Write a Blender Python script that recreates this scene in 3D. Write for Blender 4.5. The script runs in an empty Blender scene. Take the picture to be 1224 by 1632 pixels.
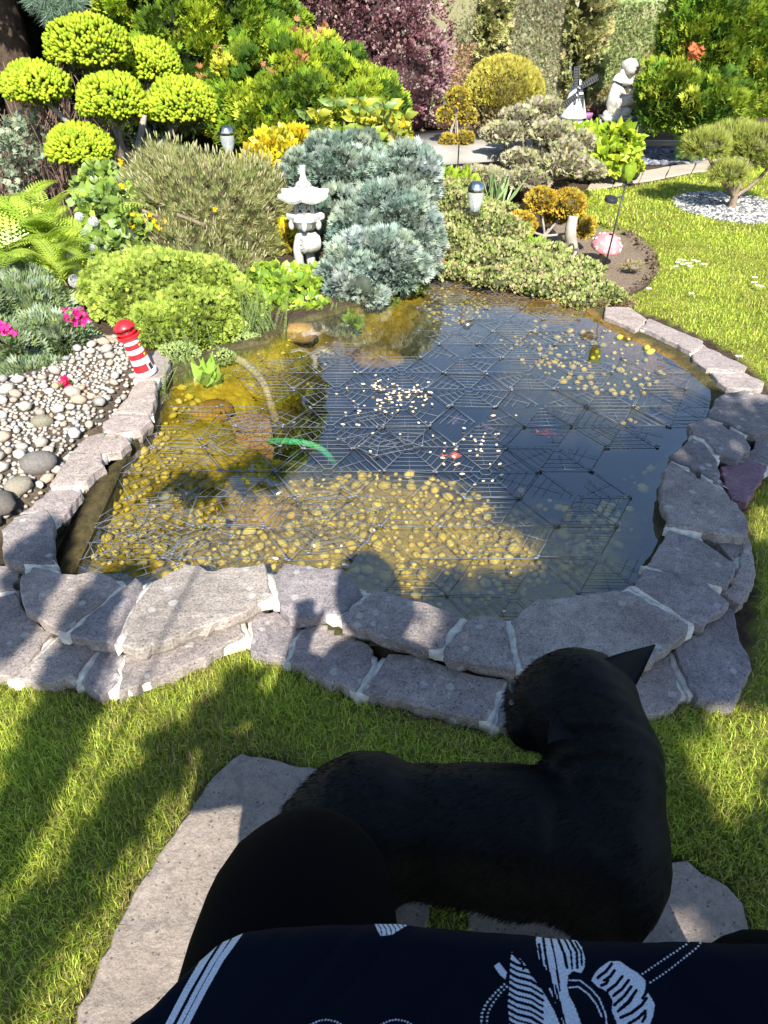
import bpy, math, random
import numpy as np
from mathutils import Vector, Matrix, Quaternion

# ------------------------------------------------------------------ camera, sky, sun, exposure
scene = bpy.context.scene
COL = scene.collection
H, PITCH, F, CX, CY = 1.35, math.radians(36.0), 1130.0, 612.0, 816.0
SUN_EL, SUN_AZ = math.radians(40.0), math.radians(7.0)      # azimuth: how far to the right behind the viewer
cam_data = bpy.data.cameras.new('camera')
cam = bpy.data.objects.new('camera', cam_data)
COL.objects.link(cam)
cam_data.sensor_fit = 'VERTICAL'
cam_data.sensor_height = 24.0
cam_data.lens = F / 1632.0 * 24.0
cam_data.clip_start, cam_data.clip_end = 0.03, 400.0
cam.location = (0, 0, H)
cam.rotation_euler = (math.pi / 2 - PITCH, 0, 0)
scene.camera = cam
w = bpy.data.worlds.new('World')
scene.world = w
w.use_nodes = True
nt = w.node_tree
sky = nt.nodes.new('ShaderNodeTexSky')
sky.sky_type = 'NISHITA'
sky.sun_disc = False
sky.sun_elevation = SUN_EL
sky.sun_rotation = math.pi - SUN_AZ
sky.air_density, sky.dust_density, sky.ozone_density = 1.0, 0.5, 2.4
nt.links.new(sky.outputs[0], nt.nodes['Background'].inputs[0])
nt.nodes['Background'].inputs[1].default_value = 0.11
sl = bpy.data.lights.new('sun', 'SUN')
sl.energy, sl.angle, sl.color = 5.0, math.radians(0.53), (1.0, 0.955, 0.87)
sun = bpy.data.objects.new('sun', sl)
COL.objects.link(sun)
SUNV = Vector((math.sin(SUN_AZ) * math.cos(SUN_EL), -math.cos(SUN_AZ) * math.cos(SUN_EL), math.sin(SUN_EL)))
sun.rotation_euler = SUNV.to_track_quat('Z', 'Y').to_euler()
sun.location = (1, -3, 6)
scene.view_settings.view_transform = 'Standard'
scene.view_settings.look = 'None'
scene.view_settings.gamma = 1.0
scene.view_settings.use_curve_mapping = False
scene.view_settings.exposure = 1.15
scene.render.engine = 'CYCLES'
cy = scene.cycles
cy.max_bounces, cy.diffuse_bounces, cy.glossy_bounces = 8, 2, 3
cy.transmission_bounces, cy.transparent_max_bounces, cy.volume_bounces = 4, 12, 0
cy.caustics_reflective = cy.caustics_refractive = False
cy.use_denoising = True
cy.sample_clamp_indirect = 6.0

rng = np.random.default_rng(7)
random.seed(7)

# ------------------------------------------------------------------ picture <-> place
FWD = np.array([0, math.cos(PITCH), -math.sin(PITCH)])
UP = np.array([0, math.sin(PITCH), math.cos(PITCH)])
def ray(px, py):
    return FWD * F + np.array([1.0, 0, 0]) * (px - CX) + UP * (CY - py)
def at(px, py, z=0.0):
    d = ray(px, py)
    t = (z - H) / d[2]
    return Vector((d[0] * t, d[1] * t, z))
def atY(px, py, Y):
    d = ray(px, py)
    t = Y / d[1]
    return Vector((d[0] * t, Y, H + d[2] * t))
def depth(p):
    return p[1] * math.cos(PITCH) + (H - p[2]) * math.sin(PITCH)
def mpp(p):
    return depth(p) / F
def proj(P):
    P = np.asarray(P, float)
    Q = P - np.array([0, 0, H])
    d = Q @ FWD
    return CX + F * Q[..., 0] / d, CY - F * (Q @ UP) / d
def vmpp(p):
    off = math.atan((CY - proj(p)[1]) / F)
    return mpp(p) * math.cos(off) / math.cos(PITCH - off)
def poly(pts, z=0.0):
    return np.array([[*at(x, y, z)[:2]] for x, y in pts])

def inside(P, poly_):
    P = np.asarray(P); x, y = P[:, 0], P[:, 1]
    r = np.zeros(len(P), bool)
    n = len(poly_)
    for i in range(n):
        x1, y1 = poly_[i]; x2, y2 = poly_[(i + 1) % n]
        if y1 == y2: continue
        c = ((y1 > y) != (y2 > y)) & (x < (x2 - x1) * (y - y1) / (y2 - y1) + x1)
        r ^= c
    return r
def pdist(P, poly_, closed=True):
    P = np.asarray(P)[:, :2]
    best = np.full(len(P), 1e9)
    n = len(poly_)
    for i in range(n if closed else n - 1):
        a = poly_[i]; b = poly_[(i + 1) % n]
        ab = b - a
        t = np.clip(((P - a) @ ab) / max(ab @ ab, 1e-12), 0, 1)
        best = np.minimum(best, np.linalg.norm(P - (a + t[:, None] * ab), axis=1))
    return best
def sdist(P, poly_):
    d = pdist(P, poly_)
    return np.where(inside(P, poly_), d, -d)

def snoise(P, f=1.0, seed=0, octaves=3):
    P = np.asarray(P, float)
    r = np.random.default_rng(1000 + seed)
    out = np.zeros(len(P)); amp = 1.0; tot = 0
    for o in range(octaves):
        s = np.zeros(len(P))
        for k in range(5):
            v = r.normal(size=P.shape[1]); v *= f * (2 ** o) / np.linalg.norm(v)
            s += np.sin(P @ v * 2 * math.pi + r.uniform(0, 6.28))
        out += amp * s / 3.0; tot += amp; amp *= 0.5
    return out / tot

# ------------------------------------------------------------------ objects
WLOC = {}
def setp(o, label=None, cat=None, group=None, kind=None):
    if label: o['label'] = label
    if cat: o['category'] = cat
    if group: o['group'] = group
    if kind: o['kind'] = kind
    return o
def thing(name, label, cat, loc=(0, 0, 0), group=None):
    o = bpy.data.objects.new(name, None)
    o.empty_display_size = 0.05
    COL.objects.link(o)
    o.location = loc
    WLOC[o.name] = Vector(loc)
    return setp(o, label, cat, group)
def new_mesh(name, V, T, mats, cols=None, smooth=False):
    """V (n,3), T list/array of triangles (or list of faces)"""
    me = bpy.data.meshes.new(name)
    V = np.asarray(V, dtype=np.float32)
    if isinstance(T, np.ndarray) and T.ndim == 2:
        k = T.shape[1]
        me.vertices.add(len(V)); me.vertices.foreach_set('co', V.ravel())
        me.loops.add(T.size); me.loops.foreach_set('vertex_index', T.astype(np.int32).ravel())
        me.polygons.add(len(T))
        me.polygons.foreach_set('loop_start', np.arange(0, T.size, k, dtype=np.int32))
        try: me.polygons.foreach_set('loop_total', np.full(len(T), k, dtype=np.int32))
        except Exception: pass
        me.update(calc_edges=True)
    else:
        me.from_pydata([tuple(map(float, v)) for v in V], [], [tuple(map(int, f)) for f in T])
        me.update()
    if cols is not None:
        a = me.color_attributes.new('col', 'FLOAT_COLOR', 'POINT')
        c = np.ones((len(V), 4), dtype=np.float32); c[:, :3] = cols
        a.data.foreach_set('color', c.ravel())
    for m in (mats if isinstance(mats, (list, tuple)) else [mats]):
        me.materials.append(m)
    if smooth:
        me.polygons.foreach_set('use_smooth', np.ones(len(me.polygons), bool))
    return me
def link(name, me, parent=None, kind=None, loc=None):
    o = bpy.data.objects.new(name, me)
    COL.objects.link(o)
    if loc is not None: o.location = loc
    if parent is not None:
        o.parent = parent
        WLOC[o.name] = WLOC[parent.name]
    else:
        WLOC[o.name] = Vector(loc) if loc is not None else Vector((0, 0, 0))
    if kind: o['kind'] = kind
    return o
class Geo:
    """collects world-space geometry for ONE mesh"""
    def __init__(s): s.V = []; s.T = []; s.C = []; s.n = 0
    def add(s, V, T, col=(1, 1, 1)):
        V = np.asarray(V, float); T = np.asarray(T, int)
        s.V.append(V); s.T.append(T + s.n); s.n += len(V)
        c = np.asarray(col, float)
        s.C.append(np.broadcast_to(c, (len(V), 3)) if c.ndim == 1 else c)
        return s
    def faces(s, V, Fs, col=(1, 1, 1)):
        T = []
        for f in Fs:
            for i in range(1, len(f) - 1): T.append((f[0], f[i], f[i + 1]))
        return s.add(V, T, col)
    def build(s, name, mat, parent=None, kind=None, smooth=False, auto=None):
        V = np.concatenate(s.V); T = np.concatenate(s.T); C = np.concatenate(s.C)
        base = WLOC[parent.name] if parent is not None else Vector((0, 0, 0))
        V = V - np.array(base)
        me = new_mesh(name, V, T, mat, C, smooth)
        if auto is not None and smooth:
            try: me.set_sharp_from_angle(angle=math.radians(auto))
            except Exception: pass
        return link(name, me, parent, kind)
def copy_tree(o, parent=None):
    c = o.copy(); COL.objects.link(c)
    if parent is not None: c.parent = parent
    WLOC[c.name] = WLOC[o.name]
    for ch in list(o.children): copy_tree(ch, c)
    return c

# ------------------------------------------------------------------ shapes
def box(c, s, R=None):
    c = np.array(c); s = np.array(s) / 2
    V = np.array([[x, y, z] for x in (-1, 1) for y in (-1, 1) for z in (-1, 1)]) * s
    if R is not None: V = V @ np.array(R).T
    Fs = [(0, 1, 3, 2), (4, 6, 7, 5), (0, 4, 5, 1), (2, 3, 7, 6), (0, 2, 6, 4), (1, 5, 7, 3)]
    return V + c, Fs
def basis(d):
    d = np.array(d, float); d /= max(np.linalg.norm(d), 1e-9)
    a = np.array([0, 0, 1.0]) if abs(d[2]) < 0.9 else np.array([1.0, 0, 0])
    x = np.cross(a, d); x /= np.linalg.norm(x)
    return np.stack([x, np.cross(d, x), d], axis=1)      # columns
def tube(pts, rad, k=8, cap=True, ell=None):
    pts = np.array([list(p) for p in pts], float); n = len(pts)
    rad = np.broadcast_to(np.array(rad, float), (n,))
    tan = np.gradient(pts, axis=0)
    V = []; x = None
    for i in range(n):
        t = tan[i] / max(np.linalg.norm(tan[i]), 1e-9)
        if x is None: x = basis(t)[:, 0]
        x = x - t * (x @ t); x /= max(np.linalg.norm(x), 1e-9)
        y = np.cross(t, x)
        for j in range(k):
            a = 2 * math.pi * j / k
            V.append(pts[i] + rad[i] * (math.cos(a) * x + math.sin(a) * y))
    Fs = []
    for i in range(n - 1):
        for j in range(k):
            Fs.append((i * k + j, i * k + (j + 1) % k, (i + 1) * k + (j + 1) % k, (i + 1) * k + j))
    if cap:
        V.append(pts[0]); V.append(pts[-1])
        for j in range(k):
            Fs.append((n * k, (j + 1) % k, j)); Fs.append((n * k + 1, (n - 1) * k + j, (n - 1) * k + (j + 1) % k))
    return np.array(V), Fs
def lathe(prof, k=24, origin=(0, 0, 0), axis=(0, 0, 1), shape=None):
    """prof: (radius, height) pairs"""
    B = basis(axis) if tuple(axis) != (0, 0, 1) else np.eye(3)
    V = []; n = len(prof)
    for i, (r, h) in enumerate(prof):
        for j in range(k):
            a = 2 * math.pi * j / k
            f = shape(a, i) if shape else 1
            rr, dz = (r * f[0], f[1]) if isinstance(f, tuple) else (r * f, 0)
            V.append((rr * math.cos(a), rr * math.sin(a), h + dz))
    V = np.array(V) @ B.T + np.array(list(origin))
    Fs = [(i * k + j, i * k + (j + 1) % k, (i + 1) * k + (j + 1) % k, (i + 1) * k + j) for i in range(n - 1) for j in range(k)]
    return V, Fs
def prism(P2, z0, z1):
    n = len(P2)
    V = [(*p, z0) for p in P2] + [(*p, z1) for p in P2]
    return np.array(V), n
def sphere(c, r, nu=10, nv=7):
    V = []; Fs = []
    for i in range(nv + 1):
        th = math.pi * i / nv
        for j in range(nu):
            a = 2 * math.pi * j / nu
            V.append((math.sin(th) * math.cos(a), math.sin(th) * math.sin(a), math.cos(th)))
    for i in range(nv):
        for j in range(nu):
            Fs.append((i * nu + j, (i + 1) * nu + j, (i + 1) * nu + (j + 1) % nu, i * nu + (j + 1) % nu))
    return np.array(V) * np.array(r) + np.array(list(c)), Fs
def ico(sub=1):
    import bmesh
    bm = bmesh.new(); bmesh.ops.create_icosphere(bm, subdivisions=sub, radius=1.0)
    V = np.array([v.co[:] for v in bm.verts]); T = np.array([[v.index for v in f.verts] for f in bm.faces])
    bm.free(); return V, T
ICO1, ICO2, ICO3 = ico(1), ico(2), ico(3)
def earclip(P2):
    from mathutils.geometry import tessellate_polygon
    return [tuple(t) for t in tessellate_polygon([[Vector((p[0], p[1], 0)) for p in P2]])]

# leaf templates: grow along +Z, flat normal ~ +Y.  (V, T)
def T_leaf(w=0.25, fold=0.06):
    return np.array([[0, 0, 0], [w, -fold, .45], [0, 0, 1], [-w, -fold, .45]]), np.array([[0, 1, 2], [0, 2, 3]])
def T_broad(w=0.3, bend=0.15):
    V = np.array([[0, 0, 0], [w * .8, -bend * .1, .25], [w, -bend * .4, .55], [0, -bend, 1.0], [-w, -bend * .4, .55], [-w * .8, -bend * .1, .25], [0, bend * .35, .45]])
    return V, np.array([[0, 1, 6], [1, 2, 6], [2, 3, 6], [3, 4, 6], [4, 5, 6], [5, 0, 6]])
def T_shoot(r=0.2, k=4):
    V = [[0, 0, 0]] + [[r * .8 * math.cos(6.283 * j / k), r * .8 * math.sin(6.283 * j / k), .3] for j in range(k)] + \
        [[r * math.cos(6.283 * j / k), r * math.sin(6.283 * j / k), .7] for j in range(k)] + [[0, 0, 1]]
    T = []
    for j in range(k):
        a, b = 1 + j, 1 + (j + 1) % k; c, d = a + k, b + k
        T += [[0, b, a], [a, b, d], [a, d, c], [c, d, 2 * k + 1]]
    return np.array(V), np.array(T)
def T_tri(w=0.08):
    return np.array([[-w, 0, 0], [w, 0, 0], [0, 0, 1]]), np.array([[0, 1, 2]])
def T_fan(n=5, spread=0.9, w=0.12, cup=0.12, seed=0):
    V = []; T = []
    for i in range(n):
        a = spread * (i / (n - 1) - .5) * 2 if n > 1 else 0
        L = 1 - .35 * abs(a)
        d = np.array([math.sin(a), cup * math.cos(i * 2.1), math.cos(a)]); s = np.array([math.cos(a), 0, -math.sin(a)])
        b = len(V)
        V += [list(d * .05), list(d * L * .55 + s * w), list(d * L), list(d * L * .55 - s * w)]
        T += [[b, b + 1, b + 2], [b, b + 2, b + 3]]
    return np.array(V), np.array(T)
def T_tuft(n=8, open_=0.6, w=0.03, seed=1):
    r = np.random.default_rng(seed); V = []; T = []
    for i in range(n):
        a = 6.283 * i / n + r.uniform(-.3, .3); o = open_ * r.uniform(.4, 1)
        d = np.array([math.cos(a) * math.sin(o), math.sin(a) * math.sin(o), math.cos(o)])
        s = np.array([-math.sin(a), math.cos(a), 0]) * w
        b = len(V); V += [list(-s + d * .05), list(s + d * .05), list(d * r.uniform(.8, 1))]
        T += [[b, b + 1, b + 2]]
    return np.array(V), np.array(T)
def dirs_to_R(D, spin=None):
    n = len(D); D = D / np.maximum(np.linalg.norm(D, axis=1, keepdims=True), 1e-9)
    A = np.tile([0, 0, 1.0], (n, 1)); A[np.abs(D[:, 2]) > .95] = [1, 0, 0]
    X = np.cross(A, D); X /= np.linalg.norm(X, axis=1, keepdims=True)
    Y = np.cross(D, X)
    if spin is None: spin = rng.uniform(0, 6.283, n)
    c, s = np.cos(spin)[:, None], np.sin(spin)[:, None]
    return np.stack([X * c + Y * s, -X * s + Y * c, D], axis=2)
def scatter(geo, tmpl, P, D, S, C, spin=None, tipmul=None):
    V, T = tmpl; n = len(P); m = len(V)
    if n == 0: return
    R = dirs_to_R(D, spin)
    S = np.broadcast_to(S, (n,))
    W = np.einsum('nij,mj->nmi', R, V) * S[:, None, None] + P[:, None, :]
    TT = T[None] + (np.arange(n) * m)[:, None, None]
    CC = np.repeat(C[:, None, :], m, axis=1)
    if tipmul is not None:
        h = np.clip(V[:, 2], 0, 1)[None, :, None]
        CC = CC * (1 - h) + CC * np.array(tipmul)[None, None, :] * h
    geo.add(W.reshape(-1, 3), TT.reshape(-1, 3), CC.reshape(-1, 3))
def palette(n, cols, jit=0.15, w=None):
    cols = np.array(cols, float)
    idx = rng.choice(len(cols), n, p=w)
    c = cols[idx] * rng.uniform(1 - jit, 1 + jit, (n, 1)) * rng.uniform(1 - jit * .3, 1 + jit * .3, (n, 3))
    return np.clip(c, 0, .95)
def rdir(n):
    d = rng.normal(size=(n, 3)); return d / np.linalg.norm(d, axis=1, keepdims=True)

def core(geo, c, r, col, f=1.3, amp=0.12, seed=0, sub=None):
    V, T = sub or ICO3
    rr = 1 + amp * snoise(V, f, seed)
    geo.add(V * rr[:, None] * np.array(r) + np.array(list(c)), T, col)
def blob(geo, c, r, n, tmpl, size, cols, up=0.3, jit=0.5, lump=0.1, lf=0.8, seed=0, zmin=-0.5, shell=0.12,
         corecol=None, corescale=0.8, cj=0.18, w=None, tipmul=None):
    """leaves scattered through the outer shell of a lumpy ellipsoid"""
    c = np.array(list(c)); r = np.array(r, float)
    d = rdir(int(n * 1.6)); d = d[d[:, 2] > zmin][:n]
    k = 1 + lump * snoise(d, lf, seed)
    k *= 1 - shell * rng.uniform(0, 1, len(d)) ** 1.5
    P = c + d * r * k[:, None]
    N = d / r; N /= np.linalg.norm(N, axis=1, keepdims=True)
    D = N + np.array([0, 0, up]) + jit * rng.normal(size=N.shape) * .6
    S = size * rng.uniform(.65, 1.3, len(d))
    C = palette(len(d), cols, cj, w)
    C = C * (1 + .22 * snoise(P, 2.2 / max(r.max(), .05) * .5, seed + 5))[:, None]
    scatter(geo, tmpl, P, D, S, np.clip(C, 0, .9), tipmul=tipmul)
    if corecol is not None:
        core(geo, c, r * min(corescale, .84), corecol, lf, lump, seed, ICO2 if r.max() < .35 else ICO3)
def clumpy(geo, c, r, nclump, per, cr, tmpl, size, cols, seed=0, lump=0.18, zmin=-0.4, corecol=(.02, .03, .01),
           up=0.6, corescale=0.8, droop=0.0, w=None, cj=.15, squash=.8, tipmul=None):
    """foliage made of separate clumps standing proud of a dark interior"""
    c = np.array(list(c)); r = np.array(r, float)
    d = rdir(int(nclump * 2)); d = d[d[:, 2] > zmin][:nclump]
    k = 1 + lump * snoise(d, .9, seed) - rng.uniform(0, .16, len(d))
    P = c + d * r * k[:, None]
    N = d / r; N /= np.linalg.norm(N, axis=1, keepdims=True)
    PC = []; DC = []; CC = []
    base = palette(len(d), cols, .2, w)
    cs = cr * rng.uniform(.6, 1.35, len(d))
    for i in range(len(d)):
        e = rdir(per)
        f = (e @ N[i]) < -.3
        e[f] *= -1
        PC.append(P[i] + e * cs[i] * np.array([1, 1, squash]) * rng.uniform(.55, 1, (per, 1)))
        DC.append(e * .7 + N[i] * .6 + np.array([0, 0, up]) + .35 * rng.normal(size=e.shape))
        CC.append(base[i] * rng.uniform(1 - cj, 1 + cj, (per, 1)))
    PC = np.concatenate(PC); DC = np.concatenate(DC); CC = np.clip(np.concatenate(CC), 0, .9)
    scatter(geo, tmpl, PC, DC, size * rng.uniform(.7, 1.3, len(PC)), CC, tipmul=tipmul)
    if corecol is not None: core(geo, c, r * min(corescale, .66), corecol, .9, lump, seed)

# ------------------------------------------------------------------ materials
def nmat(name):
    m = bpy.data.materials.new(name); m.use_nodes = True
    return m, m.node_tree.nodes, m.node_tree.links, m.node_tree.nodes['Principled BSDF']
def leaf_mat(name, rough=0.55, trans=0.25, spec=0.25, tint=(1, 1, 1)):
    m, N, L, P = nmat(name)
    a = N.new('ShaderNodeAttribute'); a.attribute_name = 'col'
    mul = N.new('ShaderNodeMix'); mul.data_type = 'RGBA'; mul.blend_type = 'MULTIPLY'; mul.inputs[0].default_value = 1
    L.new(a.outputs['Color'], mul.inputs[6]); mul.inputs[7].default_value = (*tint, 1)
    L.new(mul.outputs[2], P.inputs['Base Color'])
    P.inputs['Roughness'].default_value = rough
    P.inputs['Specular IOR Level'].default_value = spec
    if trans > 0:
        t = N.new('ShaderNodeBsdfTranslucent'); L.new(mul.outputs[2], t.inputs[0])
        mx = N.new('ShaderNodeMixShader'); mx.inputs[0].default_value = trans
        out = N['Material Output']
        L.new(P.outputs[0], mx.inputs[1]); L.new(t.outputs[0], mx.inputs[2]); L.new(mx.outputs[0], out.inputs[0])
    return m
def ramp(N, L, src, stops, interp='LINEAR'):
    r = N.new('ShaderNodeValToRGB'); r.color_ramp.interpolation = interp
    e = r.color_ramp.elements
    e[0].position, e[0].color = stops[0][0], (*stops[0][1], 1)
    e[1].position, e[1].color = stops[-1][0], (*stops[-1][1], 1)
    for p, c in stops[1:-1]:
        x = e.new(p); x.color = (*c, 1)
    L.new(src, r.inputs[0]); return r.outputs[0]
def noise_tex(N, L, scale, detail=4, rough=.6, vec=None, dist=0):
    n = N.new('ShaderNodeTexNoise'); n.inputs['Scale'].default_value = scale
    n.inputs['Detail'].default_value = detail; n.inputs['Roughness'].default_value = rough
    n.inputs['Distortion'].default_value = dist
    if vec is not None: L.new(vec, n.inputs['Vector'])
    return n.outputs[0]
def mixc(N, L, fac, a, b, mode='MIX'):
    m = N.new('ShaderNodeMix'); m.data_type = 'RGBA'; m.blend_type = mode
    for s, v in ((0, fac), (6, a), (7, b)):
        if hasattr(v, 'is_linked') or hasattr(v, 'links'): L.new(v, m.inputs[s])
        elif s == 0: m.inputs[0].default_value = v
        else: m.inputs[s].default_value = (*v, 1)
    return m.outputs[2]
def bump(N, L, P, h, strength=.5, dist=.01):
    b = N.new('ShaderNodeBump'); b.inputs['Strength'].default_value = strength; b.inputs['Distance'].default_value = dist
    L.new(h, b.inputs['Height']); L.new(b.outputs[0], P.inputs['Normal'])
def objvec(N, L, rnd=True):
    tc = N.new('ShaderNodeTexCoord')
    if not rnd: return tc.outputs['Object']
    oi = N.new('ShaderNodeObjectInfo')
    mu = N.new('ShaderNodeMath'); mu.operation = 'MULTIPLY'; mu.inputs[1].default_value = 37.0
    L.new(oi.outputs['Random'], mu.inputs[0])
    va = N.new('ShaderNodeVectorMath'); va.operation = 'ADD'
    L.new(tc.outputs['Object'], va.inputs[0]); L.new(mu.outputs[0], va.inputs[1])
    return va.outputs[0]
def plain(name, col, rough=.6, metal=0, spec=.5, noise=0.0, nscale=30, bumpd=0.0, trans=0):
    m, N, L, P = nmat(name)
    P.inputs['Roughness'].default_value = rough; P.inputs['Metallic'].default_value = metal
    P.inputs['Specular IOR Level'].default_value = spec
    P.inputs['Transmission Weight'].default_value = trans
    v = objvec(N, L)
    if noise > 0:
        n = noise_tex(N, L, nscale, 5, .65, v)
        c = ramp(N, L, n, [(.3, tuple(x * (1 - noise) for x in col)), (.7, tuple(min(1, x * (1 + noise)) for x in col))])
        L.new(c, P.inputs['Base Color'])
        if bumpd: bump(N, L, P, n, .6, bumpd)
    else: P.inputs['Base Color'].default_value = (*col, 1)
    return m
def stone_mat(name, c0, c1, pale=(.52, .5, .46), dark=(.06, .055, .06), lichen=.5, speck=.8):
    m, N, L, P = nmat(name)
    v = objvec(N, L)
    big = noise_tex(N, L, 6, 5, .6, v, .4)
    c = ramp(N, L, big, [(.3, c0), (.7, c1)])
    oi = N.new('ShaderNodeObjectInfo')
    tint = ramp(N, L, oi.outputs['Random'], [(0, (.78, .77, .80)), (.35, (1.08, 1.0, .93)), (.6, (.93, .90, .95)), (1, (1.18, 1.12, 1.02))])
    c = mixc(N, L, 1.0, c, tint, 'MULTIPLY')
    sp = noise_tex(N, L, 210, 3, .6, v)
    spk = ramp(N, L, sp, [(.35, (.45, .45, .45)), (.5, (1, 1, 1)), (.62, (1.0, 1.0, 1.0)), (.72, (1.9, 1.85, 1.8))])
    c = mixc(N, L, speck, c, spk, 'MULTIPLY')
    md = ramp(N, L, noise_tex(N, L, 45, 6, .8, v, .3), [(.32, (.62, .62, .64)), (.5, (1, 1, 1)), (.68, (1.28, 1.26, 1.22))])
    c = mixc(N, L, .9, c, md, 'MULTIPLY')
    vo = N.new('ShaderNodeTexVoronoi'); vo.inputs['Scale'].default_value = 55; L.new(v, vo.inputs['Vector'])
    dk = ramp(N, L, vo.outputs['Distance'], [(.10, (1, 1, 1)), (.16, (0, 0, 0))])
    c = mixc(N, L, mixc(N, L, .75, (0, 0, 0), dk), c, dark)
    vo2 = N.new('ShaderNodeTexVoronoi'); vo2.inputs['Scale'].default_value = 17; L.new(v, vo2.inputs['Vector'])
    nn = noise_tex(N, L, 40, 4, .7, v)
    su = N.new('ShaderNodeMath'); su.operation = 'MULTIPLY_ADD'; L.new(nn, su.inputs[0]); su.inputs[1].default_value = .35; L.new(vo2.outputs['Distance'], su.inputs[2])
    li = ramp(N, L, su.outputs[0], [(.325, (1, 1, 1)), (.365, (0, 0, 0))])
    c = mixc(N, L, mixc(N, L, lichen, (0, 0, 0), li), c, pale)
    # brown-ish algae stain at broad patches
    st = ramp(N, L, noise_tex(N, L, 9, 6, .7, v, .8), [(.55, (0, 0, 0)), (.75, (.55, .55, .55))])
    c = mixc(N, L, st, c, tuple(x * .6 for x in c0))
    L.new(c, P.inputs['Base Color']); P.inputs['Roughness'].default_value = .9; P.inputs['Specular IOR Level'].default_value = .2
    h = noise_tex(N, L, 90, 8, .75, v)
    bump(N, L, P, h, .8, .006)
    return m
# ================================================================== SETTING: ground, pond, water
W0 = 0.030                                        # water level
POND_PX = [(84, 905), (84, 828), (128, 772), (172, 730), (205, 690), (240, 660), (262, 600), (300, 585), (350, 560), (420, 545),
           (455, 520), (540, 500), (590, 478), (690, 440), (760, 447), (850, 468), (945, 492), (1000, 527), (1090, 572),
           (1140, 622), (1132, 670), (1112, 700), (1072, 735), (1058, 800), (1058, 860), (1020, 930), (960, 985), (900, 1010), (820, 1040),
           (730, 1040), (620, 1020), (550, 1000), (500, 970), (430, 965), (340, 950), (240, 975), (150, 960), (95, 940)]
POND = poly(POND_PX, W0)
DEEP = poly([(440, 640), (480, 580), (560, 545), (640, 530), (760, 545), (800, 615), (900, 650), (1000, 680), (1075, 670), (1088, 720),
             (1040, 760), (1010, 800), (1000, 850), (960, 830), (870, 800), (700, 765), (560, 752), (440, 740), (380, 700)], -0.15)
GRAVEL = poly([(-160, 960), (-10, 830), (20, 812), (80, 778), (180, 655), (215, 600), (250, 570), (190, 530), (100, 560), (0, 600), (-160, 640)], 0.07)
SOILBED = poly([(850, 385), (905, 345), (960, 350), (1010, 372), (1042, 402), (1047, 432), (1020, 458), (965, 482), (900, 450)], 0.0)
RINGC = at(1165, 330, 0); RINGR = 0.42
LAWN_F = poly([(-260, 1050), (-30, 1078), (20, 1085), (130, 1092), (165, 1110), (250, 1085), (330, 1050), (400, 1040), (470, 1075), (560, 1115),
               (650, 1145), (780, 1168), (900, 1168), (1030, 1150), (1090, 1130), (1168, 1125), (1202, 1070), (1207, 960), (1198, 860),
               (1190, 800), (1215, 765), (1300, 690), (1700, 640), (1900, 1700), (-500, 1700)], 0.0)
LAWN_B = poly([(958, 485), (1040, 503), (1130, 543), (1195, 580), (1226, 612), (1300, 700), (1800, 640), (1600, 285), (1224, 262), (1110, 277),
               (1000, 300), (930, 303), (900, 330), (915, 347), (1005, 368), (1045, 398), (1051, 432), (1030, 462), (985, 483)], 0.0)
FLAG_A = [(385, 1200), (478, 1221), (560, 1235), (640, 1290), (692, 1400), (684, 1450), (676, 1520), (690, 1700), (90, 1700), (120, 1632), (160, 1530), (205, 1440),
          (228, 1400), (262, 1348), (300, 1297), (340, 1236)]
FLAG_B = [(742, 1420), (800, 1375), (930, 1385), (1022, 1388), (1035, 1372), (1096, 1370), (1118, 1392), (1160, 1412), (1185, 1440), (1205, 1560), (1180, 1660), (760, 1660)]
def lawn_mask(P):
    m = inside(P, LAWN_F) | inside(P, LAWN_B)
    m &= ~inside(P, poly(FLAG_A)) & ~inside(P, poly(FLAG_B))
    m &= np.linalg.norm((P[:, :2] - np.array(RINGC)[:2]) * [1, .8], axis=1) > RINGR
    return m
def sstep(a, b, x):
    t = np.clip((x - a) / (b - a), 0, 1); return t * t * (3 - 2 * t)

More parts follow.
